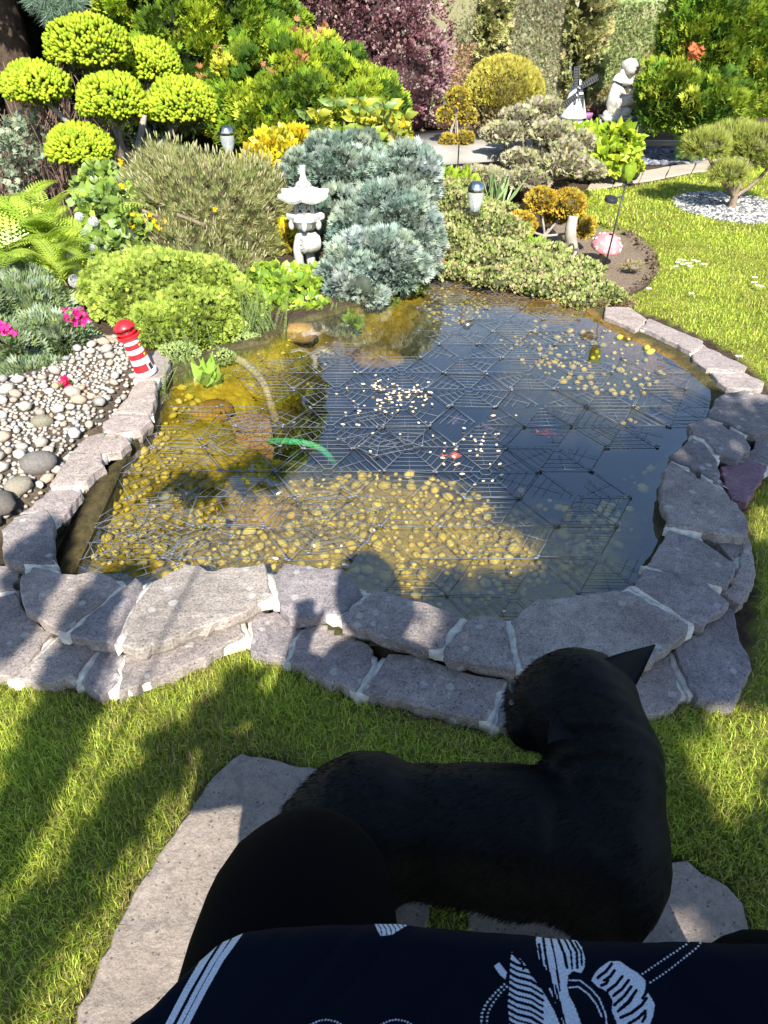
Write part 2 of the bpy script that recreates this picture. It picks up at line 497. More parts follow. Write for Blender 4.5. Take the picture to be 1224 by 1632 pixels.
def ground_z(P):
    z = 0.004 * snoise(P[:, :2], 1.2, 3)
    z += 0.075 * sstep(-.02, .06, sdist(P, GRAVEL))
    z -= 0.035 * sstep(0, .03, sdist(P, SOILBED))
    bed = sstep(2.9, 4.2, P[:, 1]) * sstep(.9, .2, P[:, 0]) * sstep(7.5, 6.5, P[:, 1])
    z += bed * (0.06 + .03 * snoise(P[:, :2], .9, 4))
    return z
def build_ground():
    xs = np.arange(-7.2, 7.2, .045); ys = np.arange(-1.5, 13.0, .045)
    X, Y = np.meshgrid(xs, ys); P = np.stack([X.ravel(), Y.ravel()], 1)
    Z = ground_z(P)
    near = (np.abs(P[:, 0]) < 2.5) & (P[:, 1] < 5)
    sp = np.full(len(P), -1.0); sp[near] = sdist(P[near], POND)
    Z = np.where(sp > -.02, -.34, Z)
    nx, ny = len(xs), len(ys)
    I = np.arange(nx * ny).reshape(ny, nx)
    q = np.stack([I[:-1, :-1], I[:-1, 1:], I[1:, 1:], I[1:, :-1]], -1).reshape(-1, 4)
    keep = ~(sp[q] > .03).all(1)
    q = q[keep]
    lm = lawn_mask(P)
    gm = inside(P, GRAVEL)
    n = snoise(P, 3, 9)[:, None]
    soil = np.array([.085, .06, .04]) * (1 + .25 * n)
    sb = inside(P, SOILBED)
    soil = np.where(sb[:, None], np.array([.27, .205, .145]) * (1 + .12 * n), soil)
    grass = np.array([.26, .28, .05]) * (1 + .3 * n)
    c = np.where(lm[:, None], grass, soil)
    c = np.where(gm[:, None], np.array([.16, .125, .09]) * (1 + .2 * n), c)
    m, N, L, Pn = nmat('ground')
    a = N.new('ShaderNodeAttribute'); a.attribute_name = 'col'
    v = objvec(N, L, False)
    s = noise_tex(N, L, 55, 8, .75, v)
    cc = mixc(N, L, 1, a.outputs['Color'], ramp(N, L, s, [(.3, (.55, .55, .55)), (.7, (1.4, 1.4, 1.4))]), 'MULTIPLY')
    L.new(cc, Pn.inputs['Base Color']); Pn.inputs['Roughness'].default_value = .95; Pn.inputs['Specular IOR Level'].default_value = .1
    bump(N, L, Pn, s, 1.0, .02)
    V = np.column_stack([P, Z])
    me = new_mesh('ground', V, q, m, np.clip(c, 0, 1))
    link('ground', me, None, 'structure')
    # the land beyond the garden
    Vf = []; Ff = []
    for (x0, x1, y0, y1) in ((-150, 150, -150, -1.4), (-150, 150, 12.8, 200), (-150, -7.1, -1.4, 12.8), (7.1, 150, -1.4, 12.8)):
        b = len(Vf); Vf += [(x0, y0, -.02), (x1, y0, -.02), (x1, y1, -.02), (x0, y1, -.02)]; Ff.append((b, b + 1, b + 2, b + 3))
    me = new_mesh('field', Vf, Ff, plain('field', (.06, .09, .02), .95, noise=.4, nscale=3))
    link('field', me, None, 'structure')
build_ground()

def floor_z(P):
    sd = sdist(P, POND); dd = sdist(P, DEEP)
    px, py = proj(np.column_stack([P[:, :2], np.full(len(P), W0)]))
    back = sstep(640, 560, py) * sstep(640, 760, px)
    wid = .04 + .16 * back
    z = .045 - .065 * sstep(0, 1, sd / wid) - .08 * sstep(.03, .38, sd)
    z -= .42 * sstep(-.06, .22, dd)
    shadow_dip = np.exp(-(((px - 405) / 62) ** 2 + ((py - 752) / 34) ** 2) ** 2); z -= .18 * shadow_dip  # made-up hollow standing in for a cast shadow on the shelf
    z += .012 * snoise(P[:, :2], 1.6, 21) * sstep(.03, .2, sd)
    z += .05 * np.exp(-(((px - 470) / 60) ** 2 + ((py - 555) / 22) ** 2))
    return np.where(sd < 0, .045, z), sd, dd, back
def build_floor():
    lo = POND.min(0) - .1; hi = POND.max(0) + .1
    xs = np.arange(lo[0], hi[0], .018); ys = np.arange(lo[1], hi[1], .018)
    X, Y = np.meshgrid(xs, ys); P = np.stack([X.ravel(), Y.ravel()], 1)
    Z, sd, dd, back = floor_z(P)
    nx, ny = len(xs), len(ys); I = np.arange(nx * ny).reshape(ny, nx)
    q = np.stack([I[:-1, :-1], I[:-1, 1:], I[1:, 1:], I[1:, :-1]], -1).reshape(-1, 4)
    q = q[(sd[q] > -.05).all(1)]
    n = snoise(P, 2.2, 31)[:, None]; n2 = snoise(P, 7, 32)[:, None]
    GOLD = poly([(60, 960), (60, 820), (180, 700), (260, 600), (430, 560), (600, 500), (700, 470), (560, 600), (430, 660), (430, 770), (700, 780), (850, 830), (990, 850), (980, 930), (900, 1040), (300, 1040)], -.1)
    gd = sstep(-.08, .08, sdist(P, GOLD) + .04 * n2[:, 0])[:, None]
    shelf = np.array([.42, .32, .03]) * gd + np.array([.085, .08, .035]) * (1 - gd)  # bed outside GOLD painted darker for the sky reflection to show
    shelf = shelf * (1 + .35 * n + .30 * n2)
    deep = np.array([.018, .022, .014]) * (1 + .2 * n)
    liner = np.array([.22, .13, .035]) * (1 + .25 * n2)
    t = sstep(-.08, .12, dd)[:, None]
    c = shelf * (1 - t) + deep * t
    b = (back * sstep(.22, .10, sd))[:, None]
    c = c * (1 - b) + liner * b
    rim = sstep(.05, .02, sd + .01 * n2[:, 0])[:, None]; c = c * (1 - rim) + np.array([.085, .075, .035]) * (1 + .4 * n2) * rim
    m, N, L, Pn = nmat('pond_mud')
    a = N.new('ShaderNodeAttribute'); a.attribute_name = 'col'
    v = objvec(N, L, False); s = noise_tex(N, L, 38, 8, .75, v, .6)
    L.new(mixc(N, L, 1, a.outputs['Color'], ramp(N, L, s, [(.3, (.5, .5, .5)), (.7, (1.5, 1.5, 1.4))]), 'MULTIPLY'), Pn.inputs['Base Color'])
    Pn.inputs['Roughness'].default_value = .8; Pn.inputs['Specular IOR Level'].default_value = .1
    bump(N, L, Pn, s, 1, .015)
    me = new_mesh('pond_floor', np.column_stack([P, Z]), q, m, np.clip(c, 0, 1), True)
    return link('pond_floor', me, None, 'structure')
POND_FLOOR = build_floor()

# ---- water: a closed body whose surface reflects and whose volume tints
def build_water():
    m, N, L, P = nmat('pond_water')
    N.remove(P)
    out = N['Material Output']
    tr = N.new('ShaderNodeBsdfTransparent'); gl = N.new('ShaderNodeBsdfGlossy'); gl.inputs['Roughness'].default_value = .0
    mx = N.new('ShaderNodeMixShader')
    def mth(op, a, b=None):
        q = N.new('ShaderNodeMath'); q.operation = op
        for i, v in enumerate((a, b)):
            if v is None: continue
            if isinstance(v, (int, float)): q.inputs[i].default_value = v
            else: L.new(v, q.inputs[i])
        return q.outputs[0]
    ge = N.new('ShaderNodeNewGeometry'); dt = N.new('ShaderNodeVectorMath'); dt.operation = 'DOT_PRODUCT'
    L.new(ge.outputs['Incoming'], dt.inputs[0]); L.new(ge.outputs['Normal'], dt.inputs[1])
    c5 = mth('POWER', mth('SUBTRACT', 1.0, mth('ABSOLUTE', dt.outputs['Value'])), 4.0)
    fac = mth('ADD', mth('MULTIPLY', c5, .92), .22)
    L.new(fac, mx.inputs[0]); L.new(tr.outputs[0], mx.inputs[1]); L.new(gl.outputs[0], mx.inputs[2])
    L.new(mx.outputs[0], out.inputs['Surface'])
    tc = N.new('ShaderNodeTexCoord')
    n = noise_tex(N, L, 5.0, 2, .5, tc.outputs['Object'])
    b = N.new('ShaderNodeBump'); b.inputs['Strength'].default_value = .25; b.inputs['Distance'].default_value = .006
    L.new(n, b.inputs['Height']); L.new(b.outputs[0], gl.inputs['Normal'])
    va = N.new('ShaderNodeVolumeAbsorption'); va.inputs['Color'].default_value = (.80, .68, .22, 1); va.inputs['Density'].default_value = 1.9
    L.new(va.outputs[0], out.inputs['Volume'])
    n_ = len(POND)
    V = [(p[0], p[1], W0) for p in POND] + [(p[0], p[1], -.75) for p in POND]
    T = earclip(POND)
    Fs = []
    for t in T:
        a, b_, c = t
        nz = (POND[b_] - POND[a])[0] * (POND[c] - POND[a])[1] - (POND[b_] - POND[a])[1] * (POND[c] - POND[a])[0]
        if nz < 0: a, c = c, a
        Fs += [(a, b_, c), (c + n_, b_ + n_, a + n_)]
    area = sum(POND[i][0] * POND[(i + 1) % n_][1] - POND[(i + 1) % n_][0] * POND[i][1] for i in range(n_))
    for i in range(n_):
        j = (i + 1) % n_
        f = (i, i + n_, j + n_, j)
        Fs.append(f if area > 0 else f[::-1])
    me = new_mesh('pond_water', V, Fs, m)
    o = link('pond_water', me, None, 'structure')
build_water()

# ---- pebbles: shared rounded meshes
def pebble_mesh(name, mat, seed, flat=.6):
    V, T = ICO2 if name == 'boulder' else ICO1
    k = 1 + .16 * snoise(V, .7, seed)
    V = V * (k + .07 * snoise(V, 1.6, seed + 3))[:, None] * np.array([1, .78, flat])
    return new_mesh(name, V, T, mat, None, True)
def rand_mat(name, stops, rough=.75, attr=False):
    m, N, L, P = nmat(name)
    if attr:
        a = N.new('ShaderNodeAttribute'); a.attribute_name = 'col'; c = a.outputs['Color']
    else:
        oi = N.new('ShaderNodeObjectInfo'); c = ramp(N, L, oi.outputs['Random'], stops)
    v = objvec(N, L); s = noise_tex(N, L, 70 if attr else 3, 5, .7, v, .8)
    L.new(mixc(N, L, 1, c, ramp(N, L, s, [(.3, (.65, .65, .65)), (.7, (1.25, 1.25, 1.25))]), 'MULTIPLY'), P.inputs['Base Color'])
    P.inputs['Roughness'].default_value = rough; P.inputs['Specular IOR Level'].default_value = .3
    bump(N, L, P, s, .4, .004)
    return m
RIVER = [(0, (.26, .25, .23)), (.14, (.40, .34, .27)), (.28, (.48, .45, .40)), (.42, (.24, .24, .24)), (.56, (.46, .33, .22)), (.68, (.36, .34, .29)), (.82, (.56, .54, .49)), (1, (.38, .32, .26))]
ALGAE = [(0, (.46, .35, .03)), (.3, (.60, .48, .05)), (.55, (.40, .31, .03)), (.8, (.70, .58, .12)), (1, (.32, .25, .02))]
def ramp_eval(stops, t):
    ps = [s[0] for s in stops]
    return np.stack([np.interp(t, ps, [s[1][k] for s in stops]) for k in range(3)], 1)
def pebble_field(parent, name, pts, sizes, stops, mats, limit=280, restname='small_pebbles', sink=.25, order=None):
    """pts (n,3) resting points; the ones showing largest become parts"""
    order = np.argsort(-sizes / np.array([mpp(p) for p in pts])) if order is None else order
    meshes = [pebble_mesh(name, mats[0], 50 + i) for i in range(6)]
    bl = WLOC[parent.name]
    for i in order[:limit]:
        o = bpy.data.objects.new(name, meshes[i % 6]); COL.objects.link(o); o.parent = parent
        s = sizes[i]
        o.location = Vector(pts[i]) - bl + Vector((0, 0, s * .6 * (1 - sink)))
        o.rotation_euler = (rng.uniform(-.3, .3), rng.uniform(-.3, .3), rng.uniform(0, 6.28)); o.scale = (s, s, s)
    rest = order[limit:]
    if len(rest):
        g = Geo(); V, T = ICO1
        for i in rest:
            a = rng.uniform(0, 6.28); s = sizes[i]
            k = 1 + .15 * snoise(V, .7, int(i) % 7)
            R = np.array([[math.cos(a), -math.sin(a), 0], [math.sin(a), math.cos(a), 0], [0, 0, 1]])
            g.add((V * k[:, None] * np.array([1, .78, .6]) * s) @ R.T + pts[i] + np.array([0, 0, s * .6 * (1 - sink)]), T, ramp_eval(stops, rng.uniform(0, 1, 1))[0] * rng.uniform(.8, 1.15))
        g.build(restname, mats[1], parent, 'stuff', True)
def relax_points(n, polyg, rmin, rmax, zf, bias=None, ex=None, pk=.82):
    lo, hi = polyg.min(0), polyg.max(0); pts = []; rad = []
    cell = {}; cs = rmax * 2
    tries = 0
    while len(pts) < n and tries < n * 30:
        tries += 1
        p = rng.uniform(lo, hi)
        r = rng.uniform(0, 1) ** 2.2 * (rmax - rmin) + rmin
        k = (int(p[0] // cs), int(p[1] // cs)); ok = True
        for dx in (-1, 0, 1):
            for dy in (-1, 0, 1):
                for (q, rq) in cell.get((k[0] + dx, k[1] + dy), ()):
                    if (p[0] - q[0]) ** 2 + (p[1] - q[1]) ** 2 < ((r + rq) * pk) ** 2: ok = False; break
        if ok:
            pts.append(p); rad.append(r); cell.setdefault(k, []).append((p, r))
    pts = np.array(pts); rad = np.array(rad)
    m = inside(pts, polyg)
    if ex is not None: m &= ex(pts)
    return pts[m], rad[m]

# gravel bed on the left
gb = thing('gravel_bed', None, None, tuple(at(80, 700, .06))); gb['kind'] = 'structure'
GV = poly([(-120, 930), (-10, 832), (20, 812), (80, 778), (180, 655), (215, 600), (250, 575), (205, 530), (150, 540), (110, 570), (50, 600), (0, 600), (-120, 620)], 0.07)
pp, rr = relax_points(3600, GV, .009, .042, None)
RIVER = [(a_, tuple(x * 1.0 for x in c_)) for a_, c_ in RIVER]
RM = [rand_mat('river_pebble', RIVER), rand_mat('river_pebble_small', RIVER, attr=True)]
pts = np.column_stack([pp, ground_z(pp)])
pebble_field(gb, 'pebble', pts, rr, RIVER, RM, 280)
for (x, y, r, lab, rz, c) in [(60, 738, .060, 'large grey veined boulder lying on the pebbles beside the left pond edge', .4, (.24, .23, .21)),
                           (30, 775, .046, 'rounded cream boulder below the grey veined boulder', 1.2, (.48, .43, .33)),
                           (4, 800, .05, 'dark striped boulder cut off by the left side of the photo, below the cream boulder', 2.2, (.16, .15, .14)),
                           (68, 672, .04, 'flat greenish grey boulder among small pebbles near the spreading juniper', .1, (.27, .26, .2))]:
    mt = stone_mat('boulder', tuple(k * .75 for k in c), tuple(k * 1.25 for k in c), lichen=.2)
    me = pebble_mesh('boulder', mt, int(x) + 3, .7)
    o = link('boulder', me, None, None, at(x, y, .075 + r * .35)); o.scale = (r, r, r); o.rotation_euler = (0, 0, rz)
    setp(o, lab, 'boulder')

# pebbles on the pond shelves
def floorpts(pxpoly, n, r0, r1):
    pg = poly(pxpoly, -.2)
    p, r = relax_points(n, pg, r0, r1, None, pk=.72)
    z, sd, dd, bk = floor_z(p)
    k = sd > .05
    return np.column_stack([p, z])[k], r[k]
F1 = floorpts([(95, 945), (95, 820), (180, 735), (255, 655), (330, 690), (290, 740), (300, 800), (440, 800), (600, 790), (700, 800), (800, 840), (870, 900), (960, 850), (980, 900), (900, 990), (700, 1020), (560, 980), (400, 950), (230, 980)], 2300, .010, .030)
F2 = floorpts([(920, 580), (1060, 595), (1090, 640), (1000, 680), (900, 650), (830, 610), (790, 570), (850, 555)], 350, .010, .026)
F6 = floorpts([(820, 800), (1010, 790), (1020, 900), (930, 990), (860, 980)], 45, .010, .024)
F3 = floorpts([(640, 500), (760, 505), (800, 540), (690, 550)], 200, .009, .02)
F4 = floorpts([(980, 680), (1050, 690), (1030, 800), (990, 930), (900, 960), (880, 860), (960, 800)], 110, .012, .028)
F5 = floorpts([(340, 560), (560, 530), (640, 560), (420, 640), (300, 650)], 120, .008, .016)
ap = np.concatenate([F1[0], F2[0], F3[0], F4[0], F5[0], F6[0]]); ar = np.concatenate([F1[1], F2[1], F3[1], F4[1], F5[1], F6[1]])
AM = [rand_mat('algae_pebble', ALGAE), rand_mat('algae_pebble_small', ALGAE, attr=True)]
pebble_field(POND_FLOOR, 'pebble', ap, ar, ALGAE, AM, 290)

# ================================================================== STONE WALL
def outline(P2, step=.022, amp=.0035, seed=0):
    out = []; n = len(P2); r = np.random.default_rng(seed)
    for i in range(n):
        a, b = P2[i], P2[(i + 1) % n]; L = np.linalg.norm(b - a); k = max(1, int(L / step))
        nr = np.array([-(b - a)[1], (b - a)[0]]) / max(L, 1e-6)
        for j in range(k):
            e = r.normal() * amp * (1 if j else .3)
            out.append(a + (b - a) * j / k + nr * e)
    return np.array(out)
def offset(P2, d):
    n = len(P2); out = []
    area = sum(P2[i][0] * P2[(i + 1) % n][1] - P2[(i + 1) % n][0] * P2[i][1] for i in range(n))
    sg = 1 if area > 0 else -1
    for i in range(n):
        a, b, c = P2[i - 1], P2[i], P2[(i + 1) % n]
        e1 = b - a; e2 = c - b
        n1 = np.array([e1[1], -e1[0]]) / max(np.linalg.norm(e1), 1e-9); n2 = np.array([e2[1], -e2[0]]) / max(np.linalg.norm(e2), 1e-9)
        m = n1 + n2; l = np.linalg.norm(m); m = m / l if l > .3 else n1
        out.append(b + sg * d * m)
    return np.array(out)
def slab_geo(P2, ztop, th, seed, amp=.0035, tilt=0.004, step=.022):
    """irregular split stone slab: broken sides, rounded arris, uneven face"""
    r = np.random.default_rng(seed)
    O = outline(P2, step, amp, seed); n = len(O)
    area = sum(O[i][0] * O[(i + 1) % n][1] - O[(i + 1) % n][0] * O[i][1] for i in range(n))
    if area < 0: O = O[::-1]
    tx, ty = r.normal(0, tilt * 2, 2); c = O.mean(0)
    zt = lambda Q: ztop + (Q - c) @ np.array([tx, ty]) + .0022 * snoise(Q, 9, seed)
    jag = r.normal(0, .004, (n, 2))
    rings = [(offset(O, -.012) + jag, ztop - th, 0), (offset(O, 0.001) + jag * .6, ztop - th * .55, 0), (O, None, -.004), (offset(O, -.0035), None, -.0005), (offset(O, -.014), None, 0)]
    V = []; 
    for (Q, z, dz) in rings:
        zz = zt(Q) + dz if z is None else np.full(n, z) + r.normal(0, .002, n)
        V += [(q[0], q[1], h) for q, h in zip(Q, zz)]
    Fs = []
    for k in range(4):
        for j in range(n):
            Fs.append((k * n + j, k * n + (j + 1) % n, (k + 1) * n + (j + 1) % n, (k + 1) * n + j))
    for t in earclip(rings[4][0]):
        a, b, c_ = t; Q = rings[4][0]
        if (Q[b] - Q[a])[0] * (Q[c_] - Q[a])[1] - (Q[b] - Q[a])[1] * (Q[c_] - Q[a])[0] < 0: a, c_ = c_, a
        Fs.append((4 * n + a, 4 * n + b, 4 * n + c_))
    return np.array(V), Fs
UP_Z, LO_Z, R_Z = .085, .04, .065
UPPER = [
 [(2, 845), (25, 825), (74, 812), (84, 826), (87, 897), (33, 896), (6, 892)],
 [(31, 817), (79, 780), (113, 776), (129, 782), (101, 819), (82, 821), (60, 814)],
 [(79, 773), (113, 723), (161, 722), (165, 742), (137, 766), (113, 775)],
 [(113, 719), (137, 694), (165, 687), (202, 694), (206, 704), (192, 718), (168, 722)],
 [(163, 680), (178, 661), (237, 661), (240, 670), (223, 685), (189, 691)],
 [(180, 656), (206, 625), (220, 605), (250, 605), (247, 629), (240, 658)],
 [(212, 600), (220, 574), (250, 558), (270, 572), (266, 596), (250, 603), (222, 604)],
 [(33, 916), (53, 902), (110, 914), (159, 910), (180, 920), (190, 931), (105, 1006), (78, 996), (45, 976), (31, 943)],
 [(192, 937), (216, 918), (225, 927), (224, 943), (190, 1010), (180, 1023), (143, 1020), (109, 1008)],
 [(228, 947), (245, 927), (294, 899), (319, 902), (331, 910), (421, 897), (427, 922), (434, 947), (392, 976), (286, 1012), (229, 1036), (193, 1029), (195, 1006)],
 [(437, 918), (453, 897), (547, 907), (567, 928), (578, 948), (543, 975), (494, 983), (461, 983), (447, 967)],
 [(543, 983), (600, 939), (645, 952), (727, 977), (732, 983), (705, 1030), (661, 1032), (629, 1022), (572, 1003), (545, 995)],
 [(747, 985), (768, 977), (799, 981), (823, 1063), (819, 1067), (715, 1048), (707, 1036)],
 [(814, 990), (834, 972), (855, 956), (920, 947), (1002, 939), (1098, 992), (1096, 1009), (1067, 1029), (1040, 1052), (1000, 1066), (928, 1075), (850, 1070), (832, 1062), (824, 1025)],
 [(1012, 931), (1028, 905), (1116, 919), (1163, 960), (1120, 996), (1104, 990)],
 [(1032, 898), (1067, 843), (1116, 858), (1175, 898), (1161, 933), (1092, 916)],
 [(1063, 739), (1071, 736), (1133, 771), (1158, 785), (1184, 817), (1192, 828), (1192, 856), (1155, 854), (1077, 838), (1065, 837), (1053, 792), (1057, 764)],
 [(1067, 724), (1105, 696), (1125, 707), (1141, 729), (1153, 772), (1113, 746), (1075, 732)],
 [(1096, 676), (1127, 667), (1187, 695), (1197, 712), (1175, 734), (1141, 721), (1124, 697), (1105, 690)],
 [(1129, 654), (1141, 634), (1157, 624), (1186, 620), (1224, 628), (1250, 670), (1235, 690), (1203, 691), (1191, 688), (1161, 672), (1131, 662)],
]
MID = [
 [(1149, 744), (1198, 734), (1224, 744), (1212, 764), (1190, 800), (1167, 792), (1157, 778)],
 [(1181, 732), (1200, 714), (1206, 697), (1240, 700), (1262, 735), (1232, 742)],
 [(1143, 860), (1181, 860), (1177, 886), (1167, 892)],
 [(1184, 862), (1194, 857), (1204, 907), (1194, 947), (1177, 964), (1150, 945), (1165, 935), (1179, 898)],
]
RIGHT = [
 [(965, 487), (1004, 488), (1031, 508), (1020, 519), (1012, 525), (990, 513), (964, 502)],
 [(1034, 508), (1060, 519), (1121, 544), (1119, 553), (1102, 561), (1094, 557), (1054, 536), (1022, 522)],
 [(1123, 548), (1191, 584), (1188, 591), (1127, 588), (1105, 572), (1103, 563)],
 [(1134, 593), (1189, 594), (1219, 609), (1214, 620), (1158, 618), (1141, 602)],
]
LOWER = [
 [(-60, 900), (28, 900), (30, 922), (22, 938), (-60, 955)],
 [(-60, 958), (23, 942), (42, 977), (83, 1006), (37, 1063), (16, 1078), (-60, 1072)],
 [(22, 1080), (80, 1029), (96, 1014), (158, 1027), (126, 1070), (121, 1082), (82, 1090)],
 [(131, 1086), (163, 1026), (192, 1028), (196, 1045), (184, 1086), (163, 1108)],
 [(190, 1104), (198, 1045), (229, 1039), (286, 1016), (376, 980), (390, 1012), (327, 1049), (245, 1082)],
 [(402, 975), (441, 972), (477, 1001), (456, 1048), (424, 1044), (400, 1036)],
 [(480, 1003), (506, 991), (539, 991), (595, 1036), (586, 1069), (566, 1101), (514, 1081), (461, 1052)],
 [(619, 1042), (678, 1046), (727, 1069), (804, 1083), (776, 1146), (678, 1128), (621, 1114), (577, 1103)],
 [(829, 1073), (868, 1078), (880, 1152), (840, 1157), (792, 1155), (808, 1097)],
 [(878, 1082), (1016, 1072), (1000, 1120), (985, 1145), (890, 1155)],
 [(1022, 1066), (1067, 1042), (1087, 1103), (1078, 1127), (1026, 1139), (992, 1123)],
 [(1075, 1029), (1105, 1012), (1169, 962), (1177, 1009), (1198, 1066), (1165, 1123), (1112, 1115), (1082, 1060)],
]
STONE = stone_mat('wall_stone', (.20, .182, .172), (.37, .335, .315))
STONE_T = stone_mat('pale_wall_stone', (.33, .285, .25), (.43, .375, .33), lichen=.3)
STONE_P = stone_mat('purple_wall_stone', (.20, .12, .155), (.27, .18, .2), lichen=.2)
MORTAR = plain('mortar', (.58, .54, .46), .95, noise=.35, nscale=45, bumpd=.006, spec=.1)
MASON = plain('wall_footing', (.05, .04, .018), .95, noise=.5, nscale=30, bumpd=.02, spec=.1)
wall = thing('pond_wall', 'low rim of broken grey purple stone slabs in pale mortar around the pond', 'stone wall', tuple(at(560, 1000, 0)))
fg = Geo(); mg = Geo(); k = 0
STONE_OUT = []
for (grp, z, th, mat) in ((UPPER, UP_Z, .055, STONE), (MID, .06, .05, STONE), (RIGHT, R_Z, .05, STONE_T), (LOWER, LO_Z, .06, STONE)):
    for px in grp:
        k += 1
        P2 = poly(px, z)
        zz = z + .003 * math.sin(k * 2.7)
        if grp is UPPER and k == 11: zz += .004
        far = mpp((P2.mean(0)[0], P2.mean(0)[1], z)) > .0022
        V, Fs = slab_geo(P2, zz, th, 400 + k, amp=.003 if not far else .004, step=.03 if far else .02)
        c = V.mean(0)
        me = new_mesh('stone', V - c, Fs, mat if not (grp is MID and px is MID[0]) else STONE_P, None, False)
        bl = WLOC[wall.name]
        o = bpy.data.objects.new('stone', me); COL.objects.link(o); o.parent = wall; o.location = Vector(c) - bl
        if grp is UPPER and k in (2, 3, 4, 5, 6, 7): me.materials.clear(); me.materials.append(STONE_T)
        if grp is MID and px is MID[0]: o['label'] = 'smooth plum coloured low slab with wet looking face'
        J = outline(offset(P2, .017 if grp is not RIGHT else .005), .022, .002, 900 + k)
        n = len(J); Jin = outline(offset(P2, -.022), .022, .002, 900 + k)
        others = [poly(q, z) for q in grp if q is not px]
        near_ = np.min([np.where(inside(J, q), 0, pdist(J, q)) for q in others], axis=0) < .026
        cen = P2.mean(0); pull = J + (cen - J) / np.linalg.norm(cen - J, axis=1, keepdims=True) * .038
        J = np.where(near_[:, None], J, pull)
        if sum(J[i][0] * J[(i + 1) % n][1] - J[(i + 1) % n][0] * J[i][1] for i in range(n)) < 0: J = J[::-1]
        zt = zz - .0065 - .0007 * (k % 7)
        jz = zt + .003 * snoise(J, 12, k)
        V = np.concatenate([np.column_stack([J, np.full(n, zz - .034)]), np.column_stack([J, jz]), np.column_stack([offset(J, -.02), jz])])
        FsJ = [(a * n + i, a * n + (i + 1) % n, (a + 1) * n + (i + 1) % n, (a + 1) * n + i) for a in (0, 1) for i in range(n)] + \
              [tuple(2 * n + i for i in t) for t in earclip(offset(J, -.02))]
        mg.faces(V, FsJ)
        B = outline(offset(P2, -.016), .03, .006, 1200 + k); n = len(B)
        if sum(B[i][0] * B[(i + 1) % n][1] - B[(i + 1) % n][0] * B[i][1] for i in range(n)) < 0: B = B[::-1]
        V = np.concatenate([np.column_stack([B, np.full(n, -.28 if grp in (UPPER, RIGHT) else -.05)]), np.column_stack([B, np.full(n, zz - th * .8)])])
        fg.faces(V, [(i, (i + 1) % n, (i + 1) % n + n, i + n) for i in range(n)] + [tuple(n + i for i in t) for t in earclip(B)])
        STONE_OUT.append(P2)
mg.build('mortar', MORTAR, wall)
fg.build('footing', MASON, wall)
def strip(px, ztop, shift, name='water_face'):
    A = poly(px, ztop); n = len(A); A = outline(A, .04, .004, 5)[:-int(1)]
    A = np.array([a for a in A]); 
    # keep only the run along the given points (drop the closing edge)
    m = pdist(A, poly(px, ztop), closed=False) < .02; A = A[m]; n = len(A); Bq = A + np.array(shift)
    g = Geo(); zt = ztop - .036
    V = np.concatenate([np.column_stack([A, np.full(n, -.32)]), np.column_stack([A + rng.normal(0, .003, A.shape), np.full(n, zt)]), np.column_stack([Bq, np.full(n, zt)]), np.column_stack([Bq, np.full(n, -.32)])])
    g.faces(V, [(k_ * n + i, k_ * n + i + 1, (k_ + 1) * n + i + 1, (k_ + 1) * n + i) for k_ in (0, 1, 2) for i in range(n - 1)])
    g.build(name, MASON, wall)
strip([(262, 575), (259, 598), (242, 612), (240, 632), (233, 665), (216, 684), (200, 704), (186, 718), (160, 740), (132, 764), (122, 782), (96, 818), (82, 828), (84, 897), (100, 915)], UP_Z, (-.07, -.03))
strip([(966, 503), (992, 515), (1014, 527), (1056, 539), (1096, 560), (1107, 575), (1129, 592), (1146, 606), (1162, 618)], R_Z, (.06, .03))
strip([(1143, 640), (1133, 664), (1108, 692), (1072, 724), (1068, 740), (1062, 765), (1058, 792), (1068, 838), (1038, 900), (1018, 934), (1006, 944)], UP_Z, (.09, -.02))

# flagstones by the seat
fm = stone_mat('flagstone', (.27, .235, .20), (.36, .315, .27), lichen=.12, speck=.35)
for nm, px, lab in (('flagstone', FLAG_A, 'long pale flagstone in the grass beneath the left trouser leg'),
                    ('flagstone', FLAG_B, 'grey flagstone in the shade between the dog and the right trouser leg')):
    P2 = poly(px, .012)
    V, Fs = slab_geo(P2, .014, .05, 77 + len(px), amp=.003, tilt=.0005)
    c = V.mean(0); o = link(nm, new_mesh(nm, V - c, Fs, fm), None, None, c); setp(o, lab, 'flagstone')

